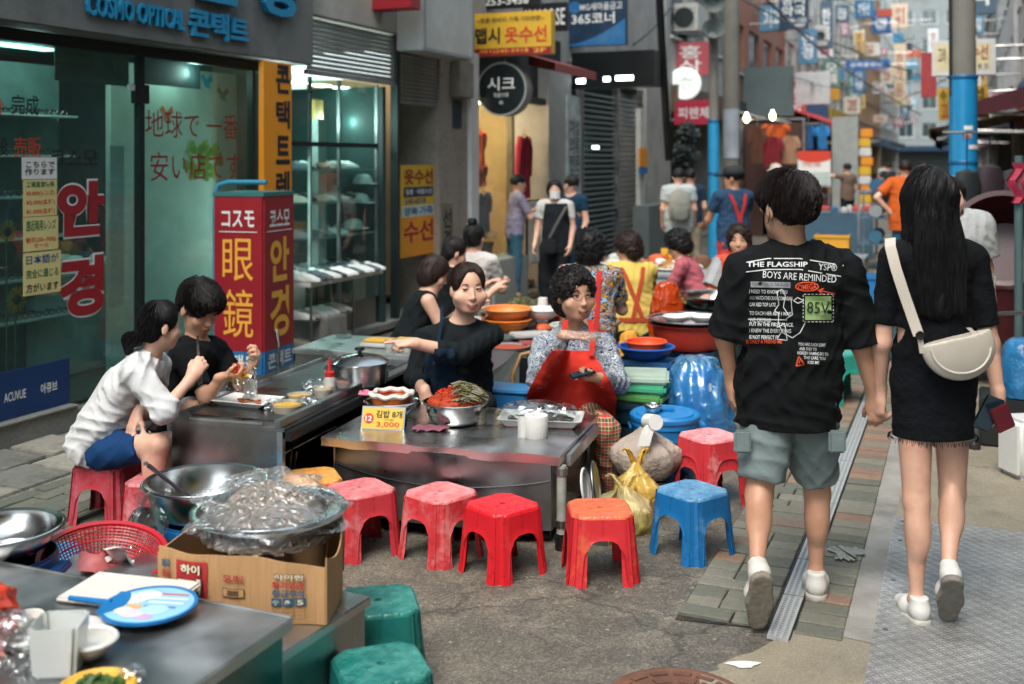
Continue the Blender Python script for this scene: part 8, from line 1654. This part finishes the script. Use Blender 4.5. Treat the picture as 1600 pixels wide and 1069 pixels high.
for i in range(8):
 for (a, b) in (((1256 + i * 6, 460), (1259.5 + i * 6, 460)), ((1256 + i * 6, 503), (1259.5 + i * 6, 503)), ((1255, 461 + i * 5.5), (1255, 464 + i * 5.5)), ((1302, 461 + i * 5.5), (1302, 464 + i * 5.5))): dline([a, b], 1.2, PW)
dline([(1222, 452), (1214, 456), (1217, 476), (1210, 486), (1217, 490), (1216, 505), (1223, 520), (1238, 528), (1250, 520), (1258, 505)], 1.3, PW); dline([(1222, 452), (1227, 462), (1224, 480), (1232, 492)], 1.2, PW); dline([(1240, 470), (1246, 465), (1256, 470), (1247, 474), (1240, 470)], 1.2, PW); dline([(1214, 512), (1226, 505), (1230, 532), (1214, 530), (1224, 514)], 1.2, PW); dline([(1236, 468), (1238, 492), (1228, 498)], 1.1, PW)
for i, (t, u0, u1) in enumerate((('YOU ARE SUCH SORT', 1247, 1290), ('AND THEY TO', 1249, 1276), ('NOBODY NAMING DO TO', 1246, 1294), ('THIS CARE: YOU', 1256, 1290), ('KISS ME', 1262, 1280))): dtext(t, u0, u1, 536 + i * 7, 541 + i * 7, PW, .015, .05)
dline([(1244, 572), (1248, 557), (1257, 570), (1244, 572)], 2.2, PO); dline([(1249, 568), (1249, 563)], 1.5, PO)
# --- walking woman
J = pose((1.58, 4.1), 0, 1.68)
J.update(nk=PP(1458, 375, 4.1), ch=PP(1458, 470, 4.1), pv=PP(1458, 592, 4.1), sl=PP(1395, 402, 4.1), sr=PP(1522, 402, 4.1), hd=PP(1450, 312, 4.1), el=PP(1378, 535, 4.12), wl=PP(1374, 612, 4.19), er=PP(1547, 538, 4.1), wr=PP(1560, 620, 4.08), hl=PP(1428, 622, 4.1), hr=PP(1487, 622, 4.1), kl=PP(1432, 782, 4.07), kr=PP(1488, 772, 4.16), al=PP(1432, 938, 4.06), ar=PP(1482, 893, 4.0), tl=V3(-.02, 1, -.05).normalized(), tr=V3(.12, .52, -.85).normalized(), cl='grip', cr='grip', nl=V3(.9, .4, 0), nr=V3(-.9, .2, 0)); J['f'] = V3(0, 1, 0)
wom, wo, M, T = person('person from behind with long black hair, black top and frayed black skirt', J, .0065, 0, ('long', HD), cloth('knit_black', '#0c0f12', .15, bs=40), .78, .011, cloth('denim_black', '#0a0d12', .25, bs=30), 1, .014, None, .86, foldamp=.0018, hem=.03, neck=.05, seed=3, skirt=.215, thumbs={'l': V3(.4, .8, 0), 'r': V3(-.4, .8, 0)}, fdir={'l': V3(-.1, 0, -1), 'r': V3(0, 0, -1)}, hk=.98)
shoe(wom, wo, J['al'] + V3(0, 0, .012), J['tl'], '#d2d2ce', '#b4b2aa', .98, h=.006); shoe(wom, wo, J['ar'], J['tr'], '#cfcfcb', '#7a766e', .98, h=.006)
fm = MB(); rf = random.Random(2)
for k in range(130):
 a = 2 * PI * k / 130; x, y = .165 * math.cos(a), .115 * math.sin(a); L = rf.uniform(.006, .022); z0 = J['pv'].z - .212; fm.tube([(x, y, z0), (x + rf.uniform(-.006, .006), y + rf.uniform(-.004, .004), z0 - L)], .0012, 3, cap=False)
o = fm.obj('frayed_hem', MATS['denim_black'], wom); o['kind'] = 'stuff'
hm_ = MB(); rh = random.Random(6)
for k in range(800):
 a = rh.uniform(-1.0, 1.0); x0 = .085 * math.sin(a); b0 = T(x0, -.085 * math.cos(a) - .012, .03) - wo; L = rh.uniform(.34, .46); b1 = T(x0 * 1.25 + rh.uniform(-.01, .01), -.125 - .01 * math.cos(a), .03 - L * .55) - wo; b2 = T(x0 * 1.15 + rh.uniform(-.015, .015), -.128, .03 - L) - wo; hm_.tube([b0, b1, b2], [.0010, .0010, .0005], 3, cap=False)
o = hm_.obj('hair_strands', HD, wom); o['kind'] = 'stuff'
# shoulder bag
CRM = mt('bag_leather', '#b9b2a6', .45, var=.05, bump=.06, bs=150)
sb2 = thing('shoulder_bag', 'cream half moon leather bag hanging at the hip of the walking woman', 'handbag', PP(1497, 610, 3.93))
so = PP(1497, 610, 3.93); bcn = PP(1497, 545, 3.93)
lo, hi = bounds([bcn], .2); fl = Fld(lo, hi, .006); RB_ = Matrix.Rotation(R(10), 3, 'Y'); fl.ell(bcn + V3(0, 0, .01), (.135, .042, .125), RB_, .01); q_ = RB_ @ V3(-.12, 0, .22); 
nrm = V3(-.25, .1, 1).normalized(); d0 = bcn + V3(0, 0, .045); fl.cut(d0, nrm); fl.ell(bcn + V3(-.01, 0, .125), (.11, .08, .075), None, .02, 's')
link('body', fl.mesh('body', CRM, so), sb2)
bb_ = sb2.children[0].data; bb_ = BVHTree.FromPolygons([tuple(v.co + so) for v in bb_.vertices], [tuple(p.vertices) for p in bb_.polygons]); arc = [bb_.find_nearest(bcn + V3(.122 * math.cos(a), -.06, .012 + .108 * math.sin(a)))[0] for a in np.linspace(PI * 1.04, 2 * PI - .02, 22)]; wrapm(sb2, so, 'piping', mt('bag_piping', '#c8c2b6', .45), arc, .005)
def strap(par, o, pts, w, mat, th=.003, side=V3(1, 0, 0)):
 m = MB(); L = []
 for p in pts: L += [p - o - side * w / 2, p - o + side * w / 2]
 m.add(L, [(2 * i, 2 * i + 1, 2 * i + 3, 2 * i + 2) for i in range(len(pts) - 1)]); return m.obj('strap', mat, par, smooth=True, solid=th)
strap(sb2, so, [PP(1391, 372, 4.06), PP(1391, 385, 4.0), PP(1400, 420, 3.965), PP(1413, 460, 3.955), PP(1427, 500, 3.945), PP(1436, 525, 3.93)], .042, CRM, .003, V3(.95, 0, .12)); strap(sb2, so, [PP(1436, 522, 3.925), PP(1441, 552, 3.925)], .02, CRM, .004); strap(sb2, so, [PP(1513, 512, 3.93), PP(1526, 525, 3.93), PP(1536, 545, 3.93)], .018, CRM, .004)
MB().lathe([(.012, 0), (.016, 0), (.016, .005), (.012, .005)], 18).obj('ring', STEELB, sb2, PP(1437, 524, 3.918) - so, (R(90), 0, 0))
hp_ = PP(1562, 645, 4.0); ph = thing('smartphone', 'dark smartphone held in the hand of the walking woman', 'smartphone', hp_); m = MB(); m.box((0, 0, 0), (.072, .009, .14)); m.obj('body', BLACK, ph, (-.03, .03, -.01), (R(15), R(20), 0), bevel=.004); m = MB(); m.box((0, 0, 0), (.064, .002, .13)); m.obj('screen', mt('screen_glass', '#1c3440', .1), ph, (-.03, .022, -.008), (R(15), R(20), 0))
wl = thing('card_wallet', 'maroon card wallet held against the phone', 'wallet', hp_ + V3(.03, .0, -.02)); m = MB(); m.box((0, 0, 0), (.07, .012, .1)); m.obj('cover', mt('wallet', '#5c1420', .5), wl, (-.02, .0, -.0), (R(10), R(-25), 0), bevel=.004)
# --- woman in white shirt eating
J = pose((-1.93, 5.2), -72, 1.6, .27, 28)
J.update(pv=PP(148, 692, 5.2), ch=PP(188, 620, 5.18), nk=PP(232, 556, 5.15), hd=PP(252, 510, 5.14), hf=V3(.78, .6, -.12).normalized(), sr=PP(212, 582, 5.0), sl=PP(245, 572, 5.34), er=PP(256, 642, 4.95), wr=PP(298, 592, 5.05), el=PP(235, 650, 5.3), wl=PP(216, 645, 5.06), hr=PP(160, 705, 5.1), hl=PP(160, 705, 5.28), kr=PP(248, 694, 4.98), kl=PP(262, 690, 5.4), ar=PP(236, 800, 5.02), al=PP(262, 790, 5.42), tr=V3(.95, .2, 0), tl=V3(.95, .3, 0), cr='grip', cl='relax', nr=V3(.2, .9, .3), nl=V3(0, -.2, -1)); J['f'] = V3(.85, .2, .1).normalized()
w3, o, M, T = person('person in a loose white shirt and blue shorts eating with chopsticks', J, .0065, 0, ('pony', HD), cloth('shirt_white', '#c8caca', .45, bs=9), 1.15, .026, cloth('shorts_blue', '#153a66', .35), .72, .018, ('#c8c8c4', '#9a9a94'), .93, foldamp=.0055, hem=.05, neck=.05, seed=5, face={}, thumbs={'r': V3(-.2, 0, 1), 'l': V3(.6, -.3, 0)}, fdir={'r': V3(.45, .3, .8), 'l': V3(-.25, -.5, -.8)}, hk=.98)
cs_ = thing('chopsticks', 'pair of steel chopsticks held upright by the white shirted person', 'chopsticks', PP(310, 590, 5.1)); oo = PP(310, 590, 5.1)
for dx in (0, .012): MB().tube([PP(311, 596, 5.1) - oo + V3(dx, 0, -.02), PP(308, 525, 5.12) - oo + V3(dx * .3, 0, 0)], .0032, 6).obj('stick', STEELB, cs_)
# --- man in black tee eating
J = pose((-1.72, 5.75), -75, 1.68, .27, 25)
J.update(nk=PP(306, 530, 5.72), ch=PP(296, 585, 5.72), pv=PP(272, 650, 5.75), hd=PP(311, 482, 5.68), hf=V3(.72, -.5, -.42).normalized(), sr=PP(288, 556, 5.55), sl=PP(338, 548, 5.82), er=PP(322, 622, 5.42), wr=PP(347, 590, 5.4), el=PP(380, 606, 5.72), wl=PP(394, 574, 5.6), kr=PP(300, 640, 5.45), kl=PP(372, 632, 5.7), ar=PP(300, 720, 5.5), al=PP(372, 715, 5.8), tr=V3(.9, -.2, 0), tl=V3(.9, 0, 0), cr='grip', cl='grip', nr=V3(.2, .3, .8), nl=V3(-.6, -.3, .2)); J['f'] = V3(.9, -.2, .0).normalized()
w4, o, M, T = person('person in a black tee leaning over a bowl with chopsticks', J, .0075, 1, ('man', HB), BLK, .8, .02, cloth('shorts_pale', '#9aa4ac', .3), .85, .03, ('#2a2a2c', '#1c1c1c'), 1.0, foldamp=.004, hem=.05, seed=7, face={'mouth': 'closed', 'lip': '#94503f'}, thumbs={'r': V3(0, 0, 1), 'l': V3(-.3, 0, 1)}, fdir={'r': V3(.8, .1, .1), 'l': V3(.35, -.2, .7)}, hk=1.13)
ob_ = thing('yellow_bowl', 'yellow noodle bowl in a clear bag held by the person in black', 'bowl', PP(372, 592, 5.38)); MB().lathe([(.03, -.02), (.055, .015), (.058, .016), (.03, -.015)], 24).obj('shell', mt('bowl_yellow', '#d8a83c', .4), ob_, smooth=True); m = MB(); m.grid(lambda a, t: (.06 * (1 + .25 * math.sin(a * 19 + t * 4)) * math.cos(a * 2 * PI) * (1 + t * .2) + .03 * t, .06 * math.sin(a * 2 * PI), .03 - .1 * t * (a > .5 or a < .1) + .02 * math.sin(a * 12)), 30, 8, True); m.obj('bag_lining', BAG, ob_, smooth=True)
cs_ = thing('chopsticks', 'chopsticks lifting a red kimchi bite over the yellow bowl', 'chopsticks', PP(395, 563, 5.45)); oo = PP(395, 563, 5.45)
for dx in (0, .01): MB().tube([PP(410, 558, 5.5) - oo + V3(0, 0, dx), PP(366, 572, 5.4) - oo + V3(0, 0, dx * .4)], .003, 6).obj('stick', STEELB, cs_)
m = MB(); strands(m, .025, .03, 26, .006, 3, .014); o_ = m.obj('kimchi_bite', mt('kimchi', ''), cs_, PP(368, 574, 5.4) - oo - V3(0, 0, .02), smooth=True); o_['kind'] = 'stuff'
# --- pointing vendor
J = pose((-.30, 6.15), 172, 1.62, .24, 8)
J.update(pv=PP(712, 622, 6.15), ch=PP(714, 550, 6.1), nk=PP(722, 500, 6.1), hd=PP(731, 452, 6.03), hf=V3(.30, -.95, -.02).normalized(), sl=PP(769, 524, 6.1), sr=PP(664, 530, 6.08), el=PP(722, 553, 5.80), wl=PP(645, 536, 5.72), er=PP(648, 590, 6.0), wr=PP(664, 612, 5.80), cl='point', cr='relax', nl=V3(0, .3, -1), nr=V3(.3, .4, -.5)); J['f'] = V3(.05, -1, 0)
w5, o, M, T = person('person in a dark three quarter sleeve top pointing across the carts', J, .0062, 0, ('tied', HBR), BLK2, 1.42, .014, cloth('trousers_black', '#121618', .3), 1.9, .015, ('#2a2a2c', '#1c1c1c'), 1.26, bust=.012, foldamp=.0035, hem=.06, neck=.08, seed=9, face={'mouth': 'open', 'gaze': .7, 'lip': '#a04a44'}, jaw=1.34, thumbs={'l': V3(0, 0, 1), 'r': V3(.5, -.5, 0)}, fdir={'l': V3(-1, -.1, -.04), 'r': V3(.1, -.3, -1)}, hk=1.17)
strap(w5, o, [PP(690, 478, 6.0), PP(690, 500, 5.98), PP(684, 540, 5.93), PP(678, 570, 5.9)], .018, cloth('apron_navy', '#16283a', .2)); 
# apron bib follows the torso
def bib(par, o, J, mat, u0, u1, v0, v1, d, name='apron', topf=.6):
 ob = [c for c in par.children if c.name.startswith('top')][0]; b = BVHTree.FromPolygons([tuple(v.co + o) for v in ob.data.vertices], [tuple(p.vertices) for p in ob.data.polygons]); E = Vector((0, 0, H)); L = []; nu, nv = 26, 24; last = d
 for j in range(nv):
  t = j / (nv - 1); w = topf + (1 - topf) * min(1, t * 1.6) ** .8
  for i in range(nu):
   u = (u0 + u1) / 2 + ((i / (nu - 1)) - .5) * (u1 - u0) * w; v = v0 + (v1 - v0) * t; q = (P(u, v, d) - E).normalized(); h_ = b.ray_cast(E, q, 20)[0]
   dd = h_.y if h_ else None; L.append((u, v, dd))
 ys = [x[2] for x in L if x[2]]; ym = sum(ys) / len(ys); out = []
 G_ = np.array([x[2] if x[2] and abs(x[2] - ym) < .3 else np.nan for x in L]).reshape(nv, nu)
 for _ in range(40):
  m_ = np.isnan(G_)
  if not m_.any(): break
  A = np.pad(G_, 1, constant_values=np.nan); nb_ = np.stack([A[:-2, 1:-1], A[2:, 1:-1], A[1:-1, :-2], A[1:-1, 2:]])
  with np.errstate(all='ignore'): import warnings; warnings.simplefilter('ignore'); av_ = np.nanmean(nb_, 0)
  G_[m_] = av_[m_]
 G_ = np.nan_to_num(G_, nan=ym)
 for _ in range(7): A = np.pad(G_, 1, mode='edge'); S_ = (A[:-2, 1:-1] + A[2:, 1:-1] + A[1:-1, :-2] + A[1:-1, 2:] + 2 * A[1:-1, 1:-1]) / 6; G_ = np.minimum(G_, S_)
 for k_, (u, v, _) in enumerate(L): out.append(P(u, v, G_.ravel()[k_] - .02 - .003 * math.sin(u * .3 + v * .05)) - o)
 m = MB(); m.add(out, [(j * nu + i, j * nu + i + 1, (j + 1) * nu + i + 1, (j + 1) * nu + i) for j in range(nv - 1) for i in range(nu - 1)]); return m.obj(name, mat, par, smooth=True, solid=.003)
bib(w5, o, J, MATS['apron_navy'], 662, 715, 545, 640, 6.0, topf=.8)
# --- older vendor with red apron
J = pose((.33, 6.05), 165, 1.56, .24, 6)
J.update(pv=PP(890, 628, 6.05), ch=PP(893, 568, 6.0), nk=PP(896, 509, 6.0), hd=PP(898, 462, 5.93), hf=V3(.42, -.9, .0).normalized(), sr=PP(847, 540, 5.98), sl=PP(946, 538, 5.98), er=PP(838, 592, 5.72), wr=PP(882, 524, 5.55), el=PP(968, 600, 5.85), wl=PP(936, 590, 5.62), kl=PP(946, 672, 5.55), kr=PP(842, 670, 5.6), al=PP(958, 778, 5.62), ar=PP(842, 770, 5.7), cr='flat', cl='grip', nr=V3(0, .3, -1), nl=V3(-.3, .2, .9), tl=V3(.15, -.95, 0), tr=V3(-.1, -.95, 0)); J['f'] = V3(.1, -1, 0)
FLB = patch_mat('floral_blue', ['#1c2c44', '#b4b8bc', '#4a6a8c', '#c4c4c0', '#26384c', '#98a4ac', '#2c4a6a', '#c0b4b4'], 15, 3)
w6, o, M, T = person('person in a blue floral blouse and red apron reaching out with a gloved hand', J, .0062, 1, ('perm', HB), FLB, 1.85, .016, plaid_mat('plaid_red'), 1.88, .022, ('#4a3a34', '#2a2422'), 1.14, bust=.01, foldamp=.005, hem=.06, neck=.045, seed=11, face={'mouth': 'open', 'gaze': .3, 'lip': '#94504a'}, jaw=1.24, thumbs={'r': V3(0, 0, 1), 'l': V3(-.2, -.6, .3)}, fdir={'r': V3(.95, -.25, .02), 'l': V3(-.85, -.3, .0)}, hk=1.22)
APR = cloth('apron_red', '#c8372c', .35, bs=9, var=.06)
bib(w6, o, J, APR, 824, 962, 548, 655, 5.9, topf=.42)
for pts in ([PP(884, 500, 5.88), PP(880, 525, 5.85), PP(872, 552, 5.83)], [PP(922, 500, 5.88), PP(926, 530, 5.85), PP(924, 556, 5.83)]): strap(w6, o, pts, .028, APR)
bxo('pocket_button', mt('button', '#9a9a94', .4), w6, *(lambda c: (c.x - .008, c.x + .008, c.y - .004, c.y, c.z - .005, c.z + .005))(PP(900, 592, 5.80) - o))
# glove
fl = Fld(*bounds([J['wr'], J['wr'] + V3(.2, 0, 0)], .1), .0065); hand(fl, J['wr'], J['er'], J['nr'], V3(0, 0, 1), 'flat', 1.05, V3(.95, -.25, .02), 1.35); fl.warp(folds(.0018, 120, 90)); link('glove', fl.mesh('glove', sheet('glove_film', '#ece6e0', .35, .14, .9, 60, .9, .2), o), w6)
# glasses
gf = thing('glasses', 'thin dark framed glasses on the older vendor', 'glasses', T(0, .09, .005)); go = T(0, .09, .005)
for sg in (-1, 1):
 MB().tube([T(sg * .034 + .025 * math.cos(a), .097 - .004 * abs(math.cos(a)), .006 + .017 * math.sin(a)) - go for a in np.linspace(0, 2 * PI, 25)], .0017, 5).obj('rim', mt('spec_frame', '#2a2422', .4), gf); MB().tube([T(sg * .059, .094, .01) - go, T(sg * .083, .05, .01) - go, T(sg * .086, .0, .006) - go], .0017, 5).obj('temple', mt('spec_frame', ''), gf)
MB().tube([T(-.010, .099, .008) - go, T(0, .102, .01) - go, T(.010, .099, .008) - go], .0016, 5).obj('bridge', mt('spec_frame', ''), gf)
hp2 = J['wl'] + V3(-.09, -.05, .03); pq = thing('phone_case', 'small black phone held flat by the older vendor', 'smartphone', hp2); m = MB(); m.box((0, 0, 0), (.13, .065, .01)); m.obj('body', BLACK, pq, (0, 0, 0), (R(10), R(-12), R(15)), bevel=.004); m = MB(); m.box((0, 0, .006), (.12, .056, .002)); m.obj('screen', mt('screen_glass', ''), pq, (0, 0, 0), (R(10), R(-12), R(15)))
# ------------------------------------------------------------------ people behind
def rest_arms(J, l=None, r=None):
 if l: J['el'], J['wl'] = l
 if r: J['er'], J['wr'] = r
def sk_person(label, base, yaw, **k):
 ht = k.pop('ht', 1.62); J = pose(base, yaw, ht, k.pop('sit', None), k.pop('lean', 0), k.pop('hy', 0), k.pop('hp', 0)); upd = k.pop('J', None)
 if upd: J.update(upd(J) if callable(upd) else upd)
 return person(label, J, k.pop('h', .011), **k) + (J,)
def armsfwd(up=.0, out=.0, fw=.26):
 def f(J):
  d = {}
  for q, sg in (('l', -1), ('r', 1)): d['e' + q] = J['s' + q] - V3(0, 0, .24) + J['f'] * .12 + J['r'] * sg * (.03 + out); d['w' + q] = d['e' + q] + J['f'] * fw * .75 - J['r'] * sg * .08 + V3(0, 0, up); d['n' + q] = V3(0, 0, -1)
  return d
 return f
sk_person('person in a black tank top bent over a meal', (-.76, 7.4), -80, sit=.26, lean=22, hp=-25, hs=('bob', HBR), top=BLK2, arms=0, topinf=.008, bottom=MATS['trousers_black'], h=.0095, sk=0, face={}, hem=.06, neck=.085, fat=1.08, J=armsfwd(.16, .0, .24), seed=13)
w8, o, M, T, J = sk_person('person with a white mask under the chin eating behind the tank top', (-.56, 8.2), -70, sit=.3, lean=12, hp=-18, hs=('tied', HB), top=BLK2, arms=.6, bottom=MATS['trousers_black'], face={}, hem=.06, J=armsfwd(.14), seed=15)
m = MB(); m.grid(lambda a, t: tuple(T(-.055 + .11 * a, .058 + .045 * math.sin(a * PI), -.065 - .05 * t) - o), 9, 6); m.obj('face_mask', mt('mask_white', '#cfd2d0', .8), w8, smooth=True, solid=.002)
sk_person('person with a top bun and white tee seated facing the boutique', (-.33, 8.75), -25, sit=.36, lean=5, hs=('bun', HD), top=cloth('tee_white', '#b9b8b4', .3), arms=.65, bottom=MATS['trousers_black'], hem=.06, seed=17, J=armsfwd(.05))
FLC = patch_mat('floral_multi', ['#12181c', '#3c7090', '#c08a2c', '#12181c', '#8cb0c4', '#9a4a2c', '#1c2c34', '#c89a3c'], 11, 2.0)
def back_straps(par, o, J, mat, cross=False, w=.035):
 ob = [c for c in par.children if c.name.startswith('top')][0]; b = BVHTree.FromPolygons([tuple(v.co + o) for v in ob.data.vertices], [tuple(p.vertices) for p in ob.data.polygons])
 up = (J['nk'] - J['pv']).normalized(); r = J['r']; f = J['f']
 def on(x, h_):
  s = J['pv'] + up * h_ + r * x; q = b.ray_cast(s - f * 1.0, f, 2)[0]; return (q if q else s - f * .13) - f * .008
 for sg in (-1, 1): strap(par, o, [on(sg * (.09 + (.0 if not cross else -.14 * t)), .50 - .42 * t) for t in np.linspace(0, 1, 9)], w, mat, .004, r)
 strap(par, o, [on(x, .10) for x in np.linspace(-.14, .14, 9)], w, mat, .004, up)
w10, o, M, T, J = sk_person('person with permed black hair in a bright floral shirt with red straps', (.50, 7.25), -18, sit=.40, lean=8, hs=('perm', HD), top=FLC, arms=.75, topinf=.018, bottom=cloth('trousers_navy', '#151c2c', .3), hem=.06, fat=1.12, seed=19, J=armsfwd(.0), h=.0085, hk=1.08); back_straps(w10, o, J, cloth('strap_red', '#b03030', .1))
w11, o, M, T, J = sk_person('person in a pale yellow shirt with crossed red straps', (.94, 8.5), 12, sit=.30, lean=10, hy=50, hp=-12, hs=('perm', HBR), top=cloth('shirt_yellow', '#cdb35c', .5, bs=18), arms=.9, topinf=.02, bottom=MATS['trousers_navy'], hem=.06, fat=1.15, seed=21, J=armsfwd(.0), h=.0095, sk=1); back_straps(w11, o, J, cloth('strap_rust', '#a8452c', .1), True)
w12, o, M, T, J = sk_person('person standing in black dungarees over a white tee with a face mask', (.46, 11.6), 160, ht=1.52, hy=20, hs=('bob', HD), top=MATS['tee_white'], arms=.6, bottom=cloth('dungaree', '#1a1e22', .3), bfrac=1.7, binf=.03, face={}, hem=.06, seed=23, h=.012)
bib(w12, o, J, MATS['dungaree'], 846, 892, 318, 395, 11.5, 'dungaree_bib', .75); m = MB(); m.grid(lambda a, t: tuple(T(-.06 + .12 * a, .062 + .05 * math.sin(a * PI), -.01 - .085 * t) - o), 9, 6); m.obj('face_mask', MATS['mask_white'], w12, smooth=True, solid=.002); strap(w12, o, [PP(885, 322, 11.42), PP(872, 345, 11.38), PP(858, 372, 11.38)], .03, mt('strap_grey', '#4a4a48', .7)); bxo('pouch', BLACK, w12, *(lambda c: (c.x - .09, c.x + .07, c.y - .06, c.y, c.z - .1, c.z + .06))(PP(858, 382, 11.42) - o), .02)
sk_person('person half hidden behind the dungarees in a dark blue dress', (.68, 12.4), 140, ht=1.56, hy=-100, hs=('cap', HD), top=cloth('dress_blue', '#16344a', .3), arms=.5, bottom=MATS['dress_blue'], skirt=.5, hem=.06, face={}, seed=25, h=.013)
sk_person('person in a lilac shirt and jeans at the boutique door', (.03, 13.3), -75, ht=1.55, lean=4, hs=('cap', HD), top=cloth('shirt_lilac', '#8a8498', .3), arms=.8, bottom=cloth('jeans', '#3a6074', .3), bfrac=1.9, hem=.06, seed=27, h=.013, J=armsfwd(.12, 0, .3))
w15, o, M, T, J = sk_person('person from behind in a pale tee with a grey backpack', (2.22, 14.5), -5, ht=1.62, hs=('cap', HD), top=cloth('tee_pale', '#a2acae', .3), arms=.6, topinf=.02, bottom=cloth('jeans_navy', '#15202c', .3), bfrac=1.9, hem=.1, seed=29, h=.013, fat=1.1)
bpk = thing('backpack', 'grey backpack on the person in the pale tee', 'backpack', J['pv'] - J['f'] * .22 + V3(0, 0, .06)); MB().lathe([(.10, 0), (.145, .04), (.155, .22), (.13, .36), (.06, .42), (.001, .43)], 20, sy=.55, cap1=False).obj('body', cloth('pack_grey', '#84867e', .3), bpk, smooth=True); MB().lathe([(.10, .03), (.115, .06), (.11, .18), (.05, .22)], 16, sy=.4).obj('front_pocket', cloth('pack_grey2', '#6f726c', .3), bpk, (0, -.055, 0), smooth=True)
sk_person('person in navy walking just ahead of the backpack', (2.52, 15.4), -10, ht=1.6, hs=('cap', HD), top=cloth('tee_navy', '#1c3044', .3), arms=.6, bottom=cloth('khaki', '#8c8474', .3), bfrac=1.9, hem=.06, seed=31, h=.014)
w17, o, M, T, J = sk_person('person standing in a dark blue tee with red apron straps and black cap', (2.24, 11.0), 20, ht=1.66, hy=45, hs=('cap', HD), top=cloth('tee_steel', '#28405a', .3), arms=.6, topinf=.018, bottom=cloth('apron_red2', '#b43a34', .3), skirt=.55, hem=.06, seed=33, h=.0115, sk=2, J=armsfwd(-.05, .02)); back_straps(w17, o, J, MATS['strap_red'], True)
fl = Fld(*bounds([J['hd']], .2), .009); fl.ell(T(0, -.01, .065), (.1, .115, .075), M, .01); fl.cut(T(0, 0, .035), -(M @ V3(0, 0, 1))); fl.cap(T(0, .06, .045), T(0, .15, .03), .07, .05, .01, .25, M @ V3(0, 0, 1)); cp = tag(link('baseball_cap', fl.mesh('baseball_cap', mt('cap_black', '#14181c', .8), T(0, 0, .06)), None, T(0, 0, .06)), 'black cap worn by the person with red apron straps', 'cap')
sk_person('person with curly black hair bent over beside the smiling vendor', (1.62, 8.95), 70, sit=.34, lean=25, hp=-25, hs=('perm', HD), top=cloth('top_pink', '#a85a64', .3), arms=.8, bottom=MATS['trousers_black'], hem=.06, seed=35, sk=1, J=armsfwd(.0), h=.0105)
w18, o, M, T, J = sk_person('smiling person in a coral apron seated by the long stall', (1.82, 8.6), 140, sit=.36, lean=4, hy=25, hs=('perm', HBR), top=cloth('top_coral', '#c2503c', .3), arms=.9, bottom=MATS['trousers_navy'], face={'mouth': 'half'}, hem=.06, seed=37, sk=1, fat=1.12, J=armsfwd(.0), h=.0095, jaw=1.08); wrapm(w18, o, 'grey_sleeve', cloth('sleeve_grey', '#9a9ea0', .3), [J['sr'], J['er'] + V3(0, 0, .05)], .07)
sk_person('person in an orange tee and jeans with a hand on the hip', (5.42, 15.0), -8, ht=1.72, hs=('cap', HBR), top=cloth('tee_orange', '#c05a24', .3), arms=.7, topinf=.03, bottom=MATS['jeans'], bfrac=1.95, hem=.16, seed=39, h=.014, fat=1.15, J=lambda J: {'el': J['sl'] + V3(-.22, -.02, -.2), 'wl': J['sl'] + V3(-.02, -.05, -.42)})
sk_person('person reaching up beside the grey pillar', (7.4, 24), 20, ht=1.66, hs=('cap', HD), top=cloth('tee_brown', '#6a5a4e', .3), arms=.6, bottom=MATS['jeans_navy'], hem=.06, seed=41, h=.018, hands=False, J=lambda J: {'el': J['sl'] + V3(-.24, 0, .02), 'wl': J['sl'] + V3(-.48, 0, .12)})
sk_person('person in a white tee walking just beyond the long haired woman', (2.66, 6.6), 175, ht=1.62, hs=('cap', HD), top=cloth('tee_grey_white', '#a4a8a8', .4), arms=.75, topinf=.045, bottom=MATS['trousers_navy'], bfrac=1.9, hem=.12, seed=43, h=.011, fat=1.3, face={})
w22, o, M, T, J = sk_person('person in a pale sun hat among the far stalls', (4.85, 20), 10, ht=1.6, hs=('cap', HD), top=cloth('tee_dusk', '#4a4e54', .3), arms=.6, bottom=MATS['trousers_navy'], hem=.06, seed=45, h=.018, hands=False)
m = MB(); m.lathe([(.17, 0), (.11, .03), (.1, .09), (.06, .13), (.001, .14)], 18, cap1=False); tag(m.obj('sun_hat', mt('hat', '#b8b0a4', .9), None, T(0, -.01, .05), smooth=True), 'pale sun hat worn among the far stalls', 'hat')
for i, (s_, w, yw, c, lb) in enumerate(((30, 3.2, 10, '#2c3438', 'distant person in charcoal walking down the lane'), (34, 4.1, 190, '#8c3a34', 'distant person in dark red walking up the lane'), (38, 2.6, 0, '#b0b4b4', 'distant person in white near the red awning'), (29, 5.0, 185, '#3f6a7a', 'distant person in teal by the tan awning'), (46, 3.6, 0, '#4a4a3c', 'farthest person in olive in the lane'))):
 p_ = F(s_, w); sk_person(lb, (p_.x, p_.y), yw - 22, ht=1.64, hs=('cap', HD), top=cloth('far_tee%d' % i, c, .2), arms=.6, bottom=MATS['jeans_navy'], hem=.06, seed=50 + i, h=.024, hands=False, shoes=None)
